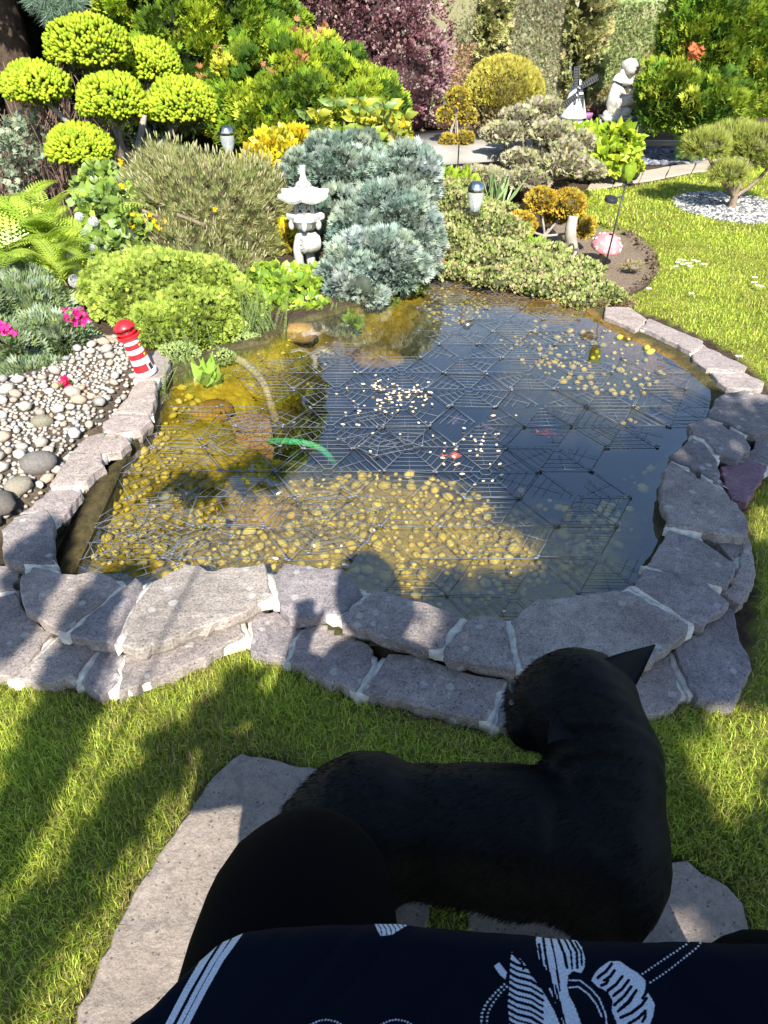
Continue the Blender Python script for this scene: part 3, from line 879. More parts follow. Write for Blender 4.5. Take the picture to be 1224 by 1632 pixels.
# ================================================================== GRASS
def build_grass():
    g = Geo()
    def patch(n, x0, x1, y0, y1, hmin, hmax, wd, dens=None):
        P = np.column_stack([rng.uniform(x0, x1, n), rng.uniform(y0, y1, n)])
        m = lawn_mask(P)
        px, py = proj(np.column_stack([P, np.zeros(len(P))]))
        m &= (px > -120) & (px < 1344) & (py < 1760)
        P = P[m]
        m = np.ones(len(P), bool)
        for s in STONE_OUT[-16:]: m &= ~inside(P, s)
        P = P[m]; n = len(P)
        dry = snoise(P, 1.6, 61) + .5 * snoise(P, 7, 62)
        edge = np.minimum(pdist(P, LAWN_F), pdist(P, poly(FLAG_A)))
        h = rng.uniform(hmin, hmax, n) * (1 + .35 * snoise(P, 2.3, 63)) 
        az = rng.uniform(0, 6.28, n); lean = rng.uniform(.3, 1.4, n)
        sd = np.column_stack([-np.sin(az), np.cos(az)])
        up = np.column_stack([np.cos(az), np.sin(az)])
        wv = wd * rng.uniform(.6, 1.3, n)
        B = np.column_stack([P, np.full(n, -.004)])
        mid = np.column_stack([P + up * (h * .45 * np.sin(lean * .5))[:, None], h * .6 * np.cos(lean * .5)])
        tip = np.column_stack([P + up * (h * np.sin(lean))[:, None], h * np.cos(lean) * .95])
        s3 = np.column_stack([sd, np.zeros(n)]) * wv[:, None]
        V = np.stack([B - s3, B + s3, mid + s3 * .8, mid - s3 * .8, tip], 1).reshape(-1, 3)
        o = np.arange(n)[:, None] * 5
        T = (np.array([[0, 1, 2], [0, 2, 3], [3, 2, 4]])[None] + o[:, :, None]).reshape(-1, 3)
        green = palette(n, [(.45, .57, .06), (.55, .63, .08), (.64, .66, .13), (.30, .42, .045)], .22)
        straw = palette(n, [(.42, .33, .15), (.34, .27, .10)], .2)
        q = (rng.uniform(0, 1, n) < np.clip(.10 + .22 * dry + .35 * np.exp(-edge / .04), 0, .7))[:, None]
        green = green * (1 + .3 * snoise(P, 1.1, 66))[:, None]
        C = np.where(q, straw, green)
        C = np.repeat(C[:, None], 5, 1).reshape(-1, 3)
        g.add(V, T, np.clip(C, 0, .9))
    patch(120000, -1.35, .75, .25, 1.45, .014, .036, .0009)
    patch(70000, .35, 2.1, .25, 2.6, .016, .038, .0011)
    patch(120000, .6, 4.6, 2.3, 5.2, .012, .026, .0021)
    patch(60000, .9, 6.5, 5.0, 8.2, .016, .034, .004)
    g.build('grass', leaf_mat('grass', .5, .5, .3), None, 'stuff')
build_grass()

# scattered soil clods and roots at the lawn's cut edge
g = Geo()
for i in range(420):
    t = rng.uniform(0, 1); k = int(t * 6) % 6 + 1
    a, b = SOILBED[k], SOILBED[k + 1]; p = a + (b - a) * rng.uniform() + rng.normal(0, .02, 2)
    s = rng.uniform(.004, .014); g.add(ICO1[0] * s * rng.uniform(.6, 1.2, 3) + [p[0], p[1], -.02 + rng.uniform(0, .02)], ICO1[1], np.array([.12, .085, .055]) * rng.uniform(.6, 1.5))
g.build('soil_clods', leaf_mat('clods', .95, 0, .1), None, 'stuff')
# ================================================================== POND NET (hexagonal floating web panels)
def net_mesh(seed, missing=0.0, rad=.178):
    r = np.random.default_rng(seed); g = Geo()
    c = [np.array([math.cos(math.radians(60 * i)), math.sin(math.radians(60 * i))]) for i in range(6)]
    def bar(a, b, w=.0026, h=.0014, z=0.0):
        w *= .46
        a = np.array(a); b = np.array(b); d = b - a; L = np.linalg.norm(d); n = np.array([-d[1], d[0]]) / L * w / 2
        V = [(*(a - n), z - h), (*(a + n), z - h), (*(b + n), z - h), (*(b - n), z - h), (*(a - n), z), (*(a + n), z), (*(b + n), z), (*(b - n), z)]
        g.faces(V, [(4, 7, 6, 5), (0, 1, 2, 3), (0, 4, 5, 1), (1, 5, 6, 2), (2, 6, 7, 3), (3, 7, 4, 0)])
    for i in range(6):
        if r.uniform() < missing: continue
        bar(c[i] * .018, c[i] * rad, .0034)
        for k, q in enumerate((.13, .3, .47, .64, .81, 1.0)):
            if r.uniform() < missing * .8: continue
            bar(c[i] * rad * q, c[(i + 1) % 6] * rad * q, .0022 if q < 1 else .0038)
        if r.uniform() > missing:
            m = (c[i] + c[(i + 1) % 6]) / 2
            bar(m * rad * .3, m * rad, .002)
    for i in range(6):                                    # clips on the corners
        if r.uniform() < missing: continue
        V, Fs = box((*(c[i] * rad), .0015), (.010, .007, .006)); g.faces(V, Fs)
    V = np.concatenate(g.V); T = np.concatenate(g.T)
    return new_mesh('net_panel', V, T, NETM)
NETM = plain('net_plastic', (.13, .145, .17), .5, spec=.35, noise=.25, nscale=60)
net = thing('pond_net', 'floating dark grey plastic net of hexagonal web panels covering the pond', 'pond net', tuple(at(600, 760, W0)))
hub0 = at(775, 752, W0)
pm = [net_mesh(1), net_mesh(2), net_mesh(3, .12), net_mesh(4, .35)]
a1 = np.array([.178 * 1.5 + .006, .154 + .004]); a2 = np.array([0, .308 + .007])
for i in range(-9, 6):
    for j in range(-9, 10):
        p = np.array([hub0[0], hub0[1]]) + i * a1 + j * a2 + rng.normal(0, .004, 2)
        if sdist(p[None], POND)[0] < .12: continue
        px, py = proj((p[0], p[1], W0))
        if py < 560 and px < 640: continue
        if px < 420 and py < 640: continue
        if px > 930 and py > 690 and not (900 < px < 1000 and py > 840): mi = 3
        elif px > 900: mi = 3 if rng.uniform() < .5 else 2
        else: mi = int(rng.integers(0, 3))
        o = bpy.data.objects.new('net_panel', pm[mi]); COL.objects.link(o); o.parent = net
        o.location = Vector((p[0], p[1], W0 + .0045 + rng.uniform(0, .002))) - WLOC[net.name]
        o.rotation_euler = (rng.normal(0, .008), rng.normal(0, .008), rng.normal(0, .02) + (0 if rng.uniform() > .3 else math.pi / 3))
for (x, y, r_) in [(395, 690, .35), (300, 830, .5), (520, 830, .3), (215, 870, .5), (610, 690, .4)]:
    p = at(x, y, W0)
    o = bpy.data.objects.new('net_panel', pm[int(rng.integers(0, 3))]); COL.objects.link(o); o.parent = net
    o.location = p + Vector((0, 0, .010)) - WLOC[net.name]; o.rotation_euler = (rng.normal(0, .012), rng.normal(0, .012), r_)

# ================================================================== in and on the water
ft = Geo(); V0, T0 = ICO1
def pellets(n, cx, cy, sx, sy, ang=0.0):
    for i in range(n):
        x, y = rng.normal(0, sx), rng.normal(0, sy)
        p = at(cx + x, cy + y, W0)
        s = rng.uniform(.0035, .006); a = rng.uniform(0, 3.1)
        R = np.array([[math.cos(a), -math.sin(a), 0], [math.sin(a), math.cos(a), 0], [0, 0, 1]])
        ft.add((V0 * np.array([s * rng.uniform(1.2, 2.2), s, s * .6])) @ R.T + np.array([p[0], p[1], W0 + .009]), T0, np.array([.80, .62, .38]) * rng.uniform(.8, 1.15))
pellets(75, 632, 632, 26, 14); pellets(26, 600, 655, 26, 20); pellets(28, 770, 712, 18, 26); pellets(10, 720, 720, 25, 18)
pellets(14, 480, 870, 330, 60)
ft.build('fish_food', leaf_mat('pellet', .6, 0), None, 'stuff', True)['label'] = 'tan fish food pellets floating on the pond'

def fish(px, py, z, ang, L, col, lab):
    loc = at(px, py, z); t = thing('fish', lab, 'fish', tuple(loc), 'fish under the net')
    m = plain('fish_skin', col, .35, noise=.25, nscale=60)
    R = np.array([[math.cos(ang), -math.sin(ang), 0], [math.sin(ang), math.cos(ang), 0], [0, 0, 1]])
    pr = [(0, .02), (.08, .09), (.22, .15), (.42, .17), (.62, .12), (.8, .05), (.88, .035)]
    g = Geo(); V, Fs = tube([(x - .45, .05 * math.sin(x * 5), 0) for x, _ in pr], [r_ for _, r_ in pr], 10)
    V = V * np.array([1, .72, 1]); g.faces(V * L @ R.T + np.array(loc), Fs); g.build('body', m, t, None, True)
    def fin(nm, P):
        g = Geo(); P = np.array(P) * L; n = len(P)
        P2 = P + np.array([0, .012 * L, 0])
        V = np.concatenate([P, P2]); g.faces(V @ R.T + np.array(loc), [tuple(range(n)), tuple(range(2 * n - 1, n - 1, -1))] + [(i, (i + 1) % n, (i + 1) % n + n, i + n) for i in range(n)])
        g.build(nm, m, t)
    fin('tail_fin', [(.40, -.05, .02), (.62, -.09, .14), (.55, -.07, 0), (.62, -.09, -.14), (.40, -.05, -.02)])
    fin('dorsal_fin', [(-.2, 0, .13), (-.05, 0, .26), (.15, 0, .2), (.22, 0, .1)])
    fin('side_fin', [(-.18, .1, -.02), (-.06, .26, -.08), (.02, .2, -.08), (-.08, .1, -.04)])
    fin('side_fin', [(-.18, -.1, -.02), (-.06, -.26, -.08), (.02, -.2, -.08), (-.08, -.1, -.04)])
fish(874, 691, -.06, 2.9, .085, (.75, .10, .03), 'small red fish swimming alone in the blue part of the pond')
fish(722, 726, -.06, 3.2, .075, (.70, .12, .05), 'red fish below the scattered pellets in the pond middle')
fish(727, 670, -.08, 1.1, .085, (.09, .06, .12), 'dark purple fish pointing away, above the red fish')
fish(776, 681, -.08, 2.5, .07, (.10, .06, .12), 'short dark fish near the centre of a web panel')

def hose(pts, r, mat, name, lab, ribs=True):
    P = [np.array(list(p)) for p in pts]
    # smooth
    for _ in range(3):
        Q = [P[0]]
        for a, b in zip(P[:-1], P[1:]): Q += [a * .75 + b * .25, a * .25 + b * .75]
        Q.append(P[-1]); P = Q
    D = [0]
    for a, b in zip(P[:-1], P[1:]): D.append(D[-1] + np.linalg.norm(b - a))
    n = int(D[-1] / .006) if ribs else int(D[-1] / .02)
    n = max(n, 6); s = np.linspace(0, D[-1], n); P = np.array(P)
    Q = np.stack([np.interp(s, D, P[:, k]) for k in range(3)], 1)
    rr = np.array([r * (1.1 if (i % 2 and ribs) else .94) for i in range(n)])
    g = Geo(); V, Fs = tube(Q, rr, 12); g.faces(V, Fs)
    o = g.build(name, mat, None, None, True); setp(o, lab, 'hose')
hose([at(352, 566, .0), at(380, 572, 0), at(405, 590, -.015), at(422, 612, -.04), at(430, 640, -.1), at(440, 670, -.2)], .017, plain('beige_hose', (.42, .36, .22), .6, noise=.25, nscale=12), 'hose', 'thick beige ribbed hose curving from the planted edge into the water')
hose([at(430, 703, -.09), at(455, 703, -.05), at(485, 705, -.045), at(512, 714, -.06), at(530, 733, -.13), at(538, 752, -.26)], .0125, plain('green_hose', (.05, .42, .16), .45, noise=.25, nscale=20), 'hose', 'bright green ribbed hose lying under the net in mid pond')
hose([at(352, 800, -.15), at(330, 815, -.14), at(345, 850, -.14), at(300, 900, -.15)], .012, plain('olive_hose', (.05, .05, .02), .7, noise=.3, nscale=20), 'hose', 'dark sunken hose looping over the yellow pebbles', True)

# submerged ledge slabs and rocks
lm_ = stone_mat('sunken_stone', (.30, .25, .07), (.42, .34, .1), lichen=.1)
def sunken(px, z, th, lab, name='sunken_slab', mat=lm_):
    P2 = poly(px, z); V, Fs = slab_geo(P2, z, th, int(px[0][0]), .004, .002, .03); c = V.mean(0)
    setp(link(name, new_mesh(name, V - c, Fs, mat), None, None, c), lab, 'stone slab')
sunken([(430, 785), (600, 780), (720, 790), (835, 792), (838, 806), (700, 812), (560, 806), (440, 806)], -.15, .04, 'long pale ledge slab under the water along the front shelf')
sunken([(838, 800), (900, 798), (960, 806), (950, 822), (880, 820), (842, 816)], -.17, .04, 'short dark ledge slab under water right of the long ledge')
sunken([(372, 668), (395, 655), (428, 660), (434, 688), (405, 694), (375, 690)], -.05, .14, 'orange brown sunken block near the beige hose', 'sunken_block', stone_mat('rust_stone', (.36, .2, .06), (.46, .28, .1), lichen=.1))
def rock(px, py, z, r, col, lab, seed, sc=(1, .8, .6), rot=0.):
    V, T = ICO3; k = 1 + .22 * snoise(V, .55, seed) + .05 * snoise(V, 2, seed + 1)
    mt = stone_mat('rock', tuple(c * .8 for c in col), tuple(c * 1.2 for c in col), lichen=.3)
    me = new_mesh('rock', V * k[:, None] * np.array(sc) * r, T, mt, None, True)
    o = link('rock', me, None, None, at(px, py, z)); o.rotation_euler = (0, 0, rot); setp(o, lab, 'rock')
rock(475, 532, .0, .085, (.30, .20, .07), 'orange mossy rock at the water edge below the stone lantern', 5, (1.2, .8, .55))
rock(560, 498, -.01, .07, (.34, .2, .08), 'rusty brown rock in shallow water right of the upright pond weeds', 8)
rock(705, 425, .03, .075, (.36, .2, .1), 'reddish rock at the small inlet between juniper and cotoneaster', 9, (1, .8, .8))
rock(700, 400, .05, .06, (.40, .27, .16), 'tan rock higher up the small inlet beside the blue juniper', 12, (1, .7, 1))
rock(640, 468, -.0, .06, (.33, .22, .06), 'flat olive rock under the overhanging blue juniper', 14, (1.5, .7, .4))
rock(360, 525, .03, .06, (.36, .33, .28), 'grey rock wedged under the green mound shrub by the water', 15, (1.4, .8, .5))
rock(330, 660, -.07, .09, (.36, .22, .04), 'golden sunken rock on the left shelf', 17, (1.3, 1, .5), .4)
rock(265, 655, -.06, .05, (.38, .17, .05), 'rust red sunken rock near the left wall', 18, (1.2, .8, .6), .9)
rock(600, 572, -.2, .10, (.24, .18, .04), 'olive sunken rock in the deep middle of the pond', 21, (1.3, .9, .5))
rock(168, 545, .07, .045, (.36, .29, .2), 'cream rock left of the striped lighthouse under the mound shrub', 24, (1.3, .8, .7))

# ================================================================== ORNAMENTS
WHITE = plain('cast_stone_white', (.44, .43, .40), .85, noise=.28, nscale=22, bumpd=.006, spec=.2)
def lantern():
    b = at(492, 432, .05); t = thing('stone_lantern', 'white cast stone pagoda lantern on a scroll foot before the blue juniper', 'lantern', tuple(b))
    O = np.array(b); sc = mpp(b)
    def hexs(k, up=0.0, cur=0.0):
        def f(a, i):
            q = (a / (math.pi / 3)) % 1; c = abs(q - .5) * 2       # 1 at corner
            return ((math.cos(math.pi / 6) / math.cos((q - .5) * math.pi / 3)) * (1 + cur * c ** 3), up * c ** 3)
        return f
    g = Geo()
    def L(prof, f=None, k=48, c=(0, 0, 0)):
        V, Fs = lathe(prof, k, O + np.array(c), (0, 0, 1), f); g.faces(V, Fs)
    # roof, corners swept up
    def rf(a, i):
        q = (a / (math.pi / 3) + .5) % 1; c = abs(q - .5) * 2
        wgt = (0, 0, .15, .5, 1, 1, 1, .4, 0)[i]
        return ((math.cos(math.pi / 6) / math.cos((q - .5) * math.pi / 3)) * (1 + .10 * wgt * c ** 2), .028 * wgt * c ** 2)
    L([(.0, .592), (.042, .592), (.06, .565), (.105, .535), (.158, .517), (.165, .505), (.158, .487), (.10, .492), (.0, .494)], rf)
    g.build('roof', WHITE, t, None, True, 40); g = Geo()
    L([(.05, .585), (.044, .60), (.026, .612), (.018, .64), (.0165, .675), (.022, .70), (.0225, .705), (0, .706)], None, 20); g.build('finial', WHITE, t, None, True, 50); g = Geo()
    # light box with pierced faces
    for i in range(6):
        a0 = math.pi / 3 * i + math.pi / 6 ; a1_ = a0 + math.pi / 3
        p0 = np.array([math.cos(a0), math.sin(a0)]) * .062; p1 = np.array([math.cos(a1_), math.sin(a1_)]) * .062
        def fb(u0, v0, u1, v1, w_=.008):
            A = np.array([*(p0 + (p1 - p0) * u0), v0]) + O; B = np.array([*(p0 + (p1 - p0) * u1), v1]) + O
            V, Fs = tube([A, B], [w_, w_], 4); g.faces(V, Fs)
        z0, z1 = .405, .495
        fb(0, z0, 0, z1, .011); fb(.02, z0 + .006, .98, z0 + .006, .009); fb(.02, z1 - .006, .98, z1 - .006, .009)
        fb(.12, z0 + .01, .88, z1 - .012, .0055); fb(.88, z0 + .01, .12, z1 - .012, .0055)
        fb(.16, z0, .16, z1, .006); fb(.84, z0, .84, z1, .006)
    g.build('light_box', WHITE, t); g = Geo()
    L([(.0, .497), (.03, .497), (.03, .40), (0, .40)], None, 12); g.build('inner_core', plain('lantern_core', (.30, .29, .27), .9), t); g = Geo()
    L([(.0, .408), (.098, .402), (.118, .388), (.118, .362), (.095, .34), (.085, .315), (.06, .295), (0, .29)], hexs(1, .008, .05)); g.build('platform', WHITE, t, None, True, 35); g = Geo()
    for i in range(6):
        a0 = math.pi / 3 * i + math.pi / 6; c = np.array([math.cos(a0), math.sin(a0)]) * .1
        V, Fs = sphere(O + np.array([*c, .335]), (.02, .02, .035), 8, 6); g.faces(V, Fs)
    g.build('corner_lobes', WHITE, t, 'stuff', True); g = Geo()
    # scroll foot
    ax = np.array([.75, -.66, 0.12]); ax /= np.linalg.norm(ax); ax = np.array([-.80, -.60, 0.05]); ax /= np.linalg.norm(ax)
    cen = O + np.array([.012, 0, .205]); hl = .062
    V, Fs = lathe([(0, -hl), (.05, -hl), (.07, -hl + .01), (.078, -.02), (.078, .02), (.07, hl - .01), (.056, hl), (.056, hl - .005), (.045, hl - .005), (.043, hl + .002), (.026, hl + .002), (.024, hl - .004), (.014, hl - .004), (.012, hl + .003), (0, hl + .003)], 28, cen, tuple(ax)); g.faces(V, Fs)
    g.build('scroll', WHITE, t, None, True, 35); g = Geo()
    fw = np.array([ax[1], -ax[0], 0])
    for sgn, off in ((-1, -.045), (1, .045)):
        ctl = [cen + np.array([-.02, 0, .08]) , cen + np.array([-.055, .0, .03]), cen + np.array([-.075, 0, -.05]), cen + np.array([-.07, 0, -.13]), cen + np.array([-.05, 0, -.235])] if sgn < 0 else \
              [cen + np.array([.0, .03, .08]), cen + np.array([-.0, .05, .0]), cen + np.array([.0, .04, -.08]), cen + np.array([.005, .03, -.15]), cen + np.array([.01, .02, -.235])]
        V, Fs = tube(ctl, [.03, .036, .034, .03, .024], 10); g.faces(V, Fs)
    g.build('leg', WHITE, t, None, True); g = Geo()
lantern()
[o for o in bpy.data.objects if o.name == 'stone_lantern'][0].scale = (.87, .87, .80)

def lighthouse():
    b = at(233, 594, UP_Z + .002); top = atY(193, 512, b[1] - .012)
    ax = np.array(top - b); Lh = np.linalg.norm(ax); ax /= Lh
    t = thing('model_lighthouse', 'leaning red and white striped toy lighthouse on the left wall stones', 'lighthouse', tuple(b))
    RED = plain('red_paint', (.62, .018, .025), .35, noise=.12, nscale=40); WH = plain('white_paint', (.60, .62, .66), .4, noise=.06, nscale=30)
    GLS = plain('lantern_glass', (.10, .03, .03), .1, spec=.8); BLK = plain('black_door', (.02, .02, .022), .4); YW = plain('yellow_window', (.55, .4, .05), .4)
    U = Lh / .285; O = np.array(b)
    rad = lambda h: .053 - .016 * h / .2
    def ring(nm, h0, h1, mat, e=0.0):
        g = Geo(); V, Fs = lathe([(rad(h0) + e - .003, h0), (rad(h0) + e, h0 + .001), (rad(h1) + e, h1 - .001), (rad(h1) + e - .003, h1)], 32)
        B = basis(ax); g.faces((V * U) @ B.T + O, Fs); return g.build(nm, mat, t, None, True, 40)
    def L(nm, prof, mat, k=32, parent=t):
        g = Geo(); V, Fs = lathe(prof, k); B = basis(ax); g.faces((V * U) @ B.T + O, Fs); return g.build(nm, mat, parent, None, k > 12, 35)
    L('base', [(0, -.004), (.056, -.004), (.060, .002), (.060, .016), (.055, .022), (.05, .023)], WH)
    hs = [.022, .062, .092, .119, .144, .168, .19]
    for i in range(6):
        o = ring('band', hs[i], hs[i + 1], RED if i % 2 == 0 else WH); o['label'] = 'glossy red band' if i % 2 == 0 else 'white band'
    L('gallery', [(.03, .188), (.040, .188), (.054, .20), (.056, .212), (.052, .216), (.050, .206), (.04, .204), (.045, .222), (.05, .228), (.046, .232), (.03, .228)], RED)
    L('lamp_room', [(.034, .226), (.034, .252), (.0, .252)], GLS)
    g = Geo(); B = basis(ax)
    for i in range(8):
        a = 6.283 * i / 8; V, Fs = tube([(.035 * math.cos(a), .035 * math.sin(a), .226), (.035 * math.cos(a), .035 * math.sin(a), .254)], [.003, .003], 5); g.faces((V * U) @ B.T + O, Fs)
    g.build('window_bars', RED, t)
    L('roof', [(0, .249), (.052, .249), (.057, .254), (.056, .261), (.026, .283), (.022, .286), (0, .287)], RED, 8)
    # door with white frame, facing right
    da = math.radians(-38)
    # local frame: find angle about axis that faces screen right and a little to the viewer
    Bx = basis(ax); d = Bx.T @ np.array([.93, -.36, .0]); da = math.atan2(d[1], d[0])
    def patch(nm, w_, h0, h1, e, mat):
        g = Geo(); V = []; n = 7
        for h in (h0, h1):
            for i in range(n):
                a = da + (i / (n - 1) - .5) * w_ / rad(.04)
                r_ = rad(h) + e; V.append((r_ * math.cos(a), r_ * math.sin(a), h))
        g.faces((np.array(V) * U) @ B.T + O, [(i, i + 1, n + i + 1, n + i) for i in range(n - 1)]); return g.build(nm, mat, t)
    patch('door_frame', .034, .022, .064, .0015, WH); patch('door', .020, .024, .056, .003, BLK)
    for h, s in ((.105, 1), (.155, 1)):
        g = Geo(); V, Fs = box((rad(h) + .001, 0, h), (.004, .012, .014)); c_, s_ = math.cos(da + .1), math.sin(da + .1)
        V = V @ np.array([[c_, s_, 0], [-s_, c_, 0], [0, 0, 1]]); g.faces((V * U) @ B.T + O, Fs); g.build('window', YW, t)
lighthouse()

STEEL = plain('steel', (.62, .62, .64), .22, metal=1.0, noise=.1, nscale=20)
def glassy(name, col, rough=.05, alpha=.45):
    m, N, L, P = nmat(name)
    tr = N.new('ShaderNodeBsdfTransparent'); tr.inputs[0].default_value = (*[min(1, c * 1.1) for c in col], 1)
    P.inputs['Base Color'].default_value = (*col, 1); P.inputs['Roughness'].default_value = rough
    mx = N.new('ShaderNodeMixShader'); mx.inputs[0].default_value = alpha
    L.new(tr.outputs[0], mx.inputs[1]); L.new(P.outputs[0], mx.inputs[2]); L.new(mx.outputs[0], N['Material Output'].inputs[0])
    return m
LG = glassy('lamp_glass', (.75, .78, .78), .08, .4)
def solar_lamp(px, py_top, py_bot, Y, lab, first=None):
    p = atY(px, py_bot, Y); z1 = atY(px, py_top, Y)[2]; hh = z1 - p[2]
    if first is None:
        t = thing('solar_lamp', lab, 'garden lamp', tuple(p), 'steel solar garden lamps'); O = np.array(p); s = mpp(p) * 12
        def L(nm, prof, mat):
            g = Geo(); V, Fs = lathe(prof, 20, O); g.faces(V, Fs); return g.build(nm, mat, t, None, True, 40)
        r = .048
        L('stake', [(.009, 0), (.009, hh - .20), (.0, hh - .20)], STEEL)
        L('collar', [(.012, hh - .205), (.03, hh - .18), (.034, hh - .165), (.02, hh - .16), (0, hh - .16)], STEEL)
        L('glass_bowl', [(.022, hh - .165), (.036, hh - .14), (.046, hh - .10), (.048, hh - .07), (.047, hh - .055)], LG)
        L('cap', [(.047, hh - .06), (.050, hh - .055), (.049, hh - .04), (.042, hh - .018), (.026, hh - .004), (0, hh)], STEEL)
        L('bulb', [(0, hh - .15), (.006, hh - .15), (.007, hh - .11), (0, hh - .10)], plain('bulb', (.8, .8, .75), .3))
        return t, p
    t0 = first; c = copy_tree(t0); c.location = p; c['label'] = lab; return c, p
lamp1, _ = solar_lamp(755, 288, 356, 4.5, 'steel solar garden lamp standing in the cotoneaster behind the pond')
solar_lamp(367, 197, 262, 5.3, 'steel solar garden lamp behind the dwarf pine', lamp1)
solar_lamp(482, 266, 330, 5.2, 'steel solar lamp half hidden behind the stone lantern roof', lamp1)[0].location = Vector(atY(560, 300, 5.6))

def mushroom():
    b = at(951, 424, -.035); t = thing('toadstool', 'pink toadstool ornament with white dots on the bare soil patch', 'mushroom ornament', tuple(b)); O = np.array(b)
    g = Geo(); tip = np.array(atY(965, 392, b[1]))
    wd = plain('stalk_wood', (.20, .15, .09), .8, noise=.3, nscale=40)
    V, Fs = tube([O + [0, 0, -.02], O * .5 + tip * .5 , tip], [.017, .016, .015], 10); g.faces(V, Fs); g.build('stalk', wd, t, None, True)
    C = tip + np.array([0.004, 0, -.005]); r = .098
    ax = np.array([.10, -.25, 1]); ax /= np.linalg.norm(ax); B = basis(ax)
    pk = plain('pink_paint', (.62, .22, .23), .45, noise=.15, nscale=40)
    g = Geo(); V, Fs = lathe([(0, r * .86), (.25 * r, r * .83), (.5 * r, r * .73), (.75 * r, r * .53), (.92 * r, r * .27), (1.0 * r, 0), (.96 * r, -.05 * r), (.6 * r, .02), (0, .03)], 32); g.faces(V @ B.T + C, Fs)
    cap = g.build('cap', pk, t, None, True)
    wm = plain('dot_paint', (.78, .74, .70), .5)
    k = 0
    for ring_, n in ((.30, 4), (.64, 7), (.93, 10)):
        for i in range(n):
            th = ring_ * math.pi / 2 * .95; a = 6.283 * i / n + ring_ * 3
            d = np.array([math.sin(th) * math.cos(a), math.sin(th) * math.sin(a), math.cos(th)])
            q = d * np.array([r, r, r * .86]); nrm = d / np.array([r, r, r * .86]); nrm /= np.linalg.norm(nrm)
            Bn = basis(nrm); V, Fs = lathe([(0, .003), (.007, .0025), (.0105, 0), (.0105, -.003)], 10)
            g = Geo(); g.faces((V * rng.uniform(.8, 1.15)) @ Bn.T @ B.T + C + B @ q, Fs); g.build('dot', wm, t, None, True)
mushroom()

def tulip_stake():
    b = at(960, 441, 0.0); top = atY(998, 290, b[1] + .02); t = thing('solar_tulip', 'green glass solar tulip on a slanting black rod beside the toadstool', 'garden stake', tuple(b)); O = np.array(b); T_ = np.array(top)
    BK = plain('black_rod', (.02, .02, .022), .4)
    g = Geo(); V, Fs = tube([O - (T_ - O) * .05, (O + T_) / 2, T_], [.0055, .005, .0045], 8); g.faces(V, Fs); g.build('rod', BK, t, None, True)
    ax = (T_ - O) / np.linalg.norm(T_ - O); B = basis(ax)
    GG = glassy('green_glass', (.30, .42, .04), .06, .6)
    g = Geo(); V, Fs = lathe([(0, 0), (.022, .008), (.034, .03), (.036, .05), (.030, .072), (.022, .088)], 20, shape=lambda a, i: 1 + (.08 * math.cos(3 * a) if i > 2 else 0)); g.faces(V @ B.T + T_, Fs); g.build('tulip_glass', GG, t, None, True)
    # petals
    for j in range(3):
        g = Geo(); a = j * 2.09 + .4
        P = [(.02 * math.cos(a + s) * 1, .02 * math.sin(a + s), h) for s, h in ((0, .0),)]
        V = []; n = 6
        for i in range(n + 1):
            u = i / n; rr = .036 * math.sin(min(1, .25 + u * .9) * math.pi * .62) + .004; hw = .9 * math.sin(math.pi * (.12 + .85 * u))
            for s in (-1, 0, 1): V.append((rr * math.cos(a + s * hw), rr * math.sin(a + s * hw), u * .105))
        g.faces(np.array(V) @ B.T + T_, [(3 * i + k, 3 * i + k + 1, 3 * i + k + 4, 3 * i + k + 3) for i in range(n) for k in (0, 1)]); g.build('petal', GG, t, None, True)
    c = O + (T_ - O) * .86 ; q = np.array(atY(974, 318, top[1] - .02))
    g = Geo(); V, Fs = tube([c, q], [.005, .006], 6); g.faces(V, Fs); V, Fs = lathe([(0, .012), (.034, .012), (.037, .006), (.037, -.008), (.03, -.012), (0, -.012)], 20, q, (.1, -.2, 1)); g.faces(V, Fs); g.build('solar_panel', BK, t, None, True, 40)
tulip_stake()

# low raised box with grey lid slabs behind the topiaries
def planter_box():
    z = .30
    P = [atY(640, 212, 9.4)] 
    A = np.array(at(655, 212, z)); Bp = np.array(at(700, 262, z)); 
    t = thing('grey_bench_box', 'low grey concrete trough with smooth flat top between barberry and dome tree', 'concrete trough', (0.5, 8.3, 0))
    fl = at(648, 256, z); fr = at(885, 240, z); bl = at(655, 210, z); br = at(880, 198, z)
    g = Geo()
    mt = plain('grey_slab', (.30, .28, .25), .8, noise=.15, nscale=5, spec=.2); mf = plain('trough_front', (.26, .24, .20), .85, noise=.2, nscale=6)
    for i in range(3):
        a, b = i / 3 + .004, (i + 1) / 3 - .004
        q = [fl.lerp(fr, a), fl.lerp(fr, b), bl.lerp(br, b), bl.lerp(br, a)]
        g = Geo(); V = [tuple(v) for v in q] + [(v[0], v[1], v[2] - .05) for v in q]
        g.faces(V, [(0, 1, 2, 3), (0, 4, 5, 1), (1, 5, 6, 2), (2, 6, 7, 3), (3, 7, 4, 0)]); g.build('slab', mt, t)
    g = Geo(); q = [fl.lerp(fr, .01), fl.lerp(fr, .99), bl.lerp(br, .99), bl.lerp(br, .01)]
    V = [(v[0], v[1] + (.05 if i < 2 else -.02), z - .052) for i, v in enumerate(q)] + [(v[0], v[1] + (.05 if i < 2 else -.02), -.02) for i, v in enumerate(q)]
    g.faces(V, [(0, 4, 5, 1), (1, 5, 6, 2), (2, 6, 7, 3), (3, 7, 4, 0)]); g.build('front', mf, t)
planter_box()

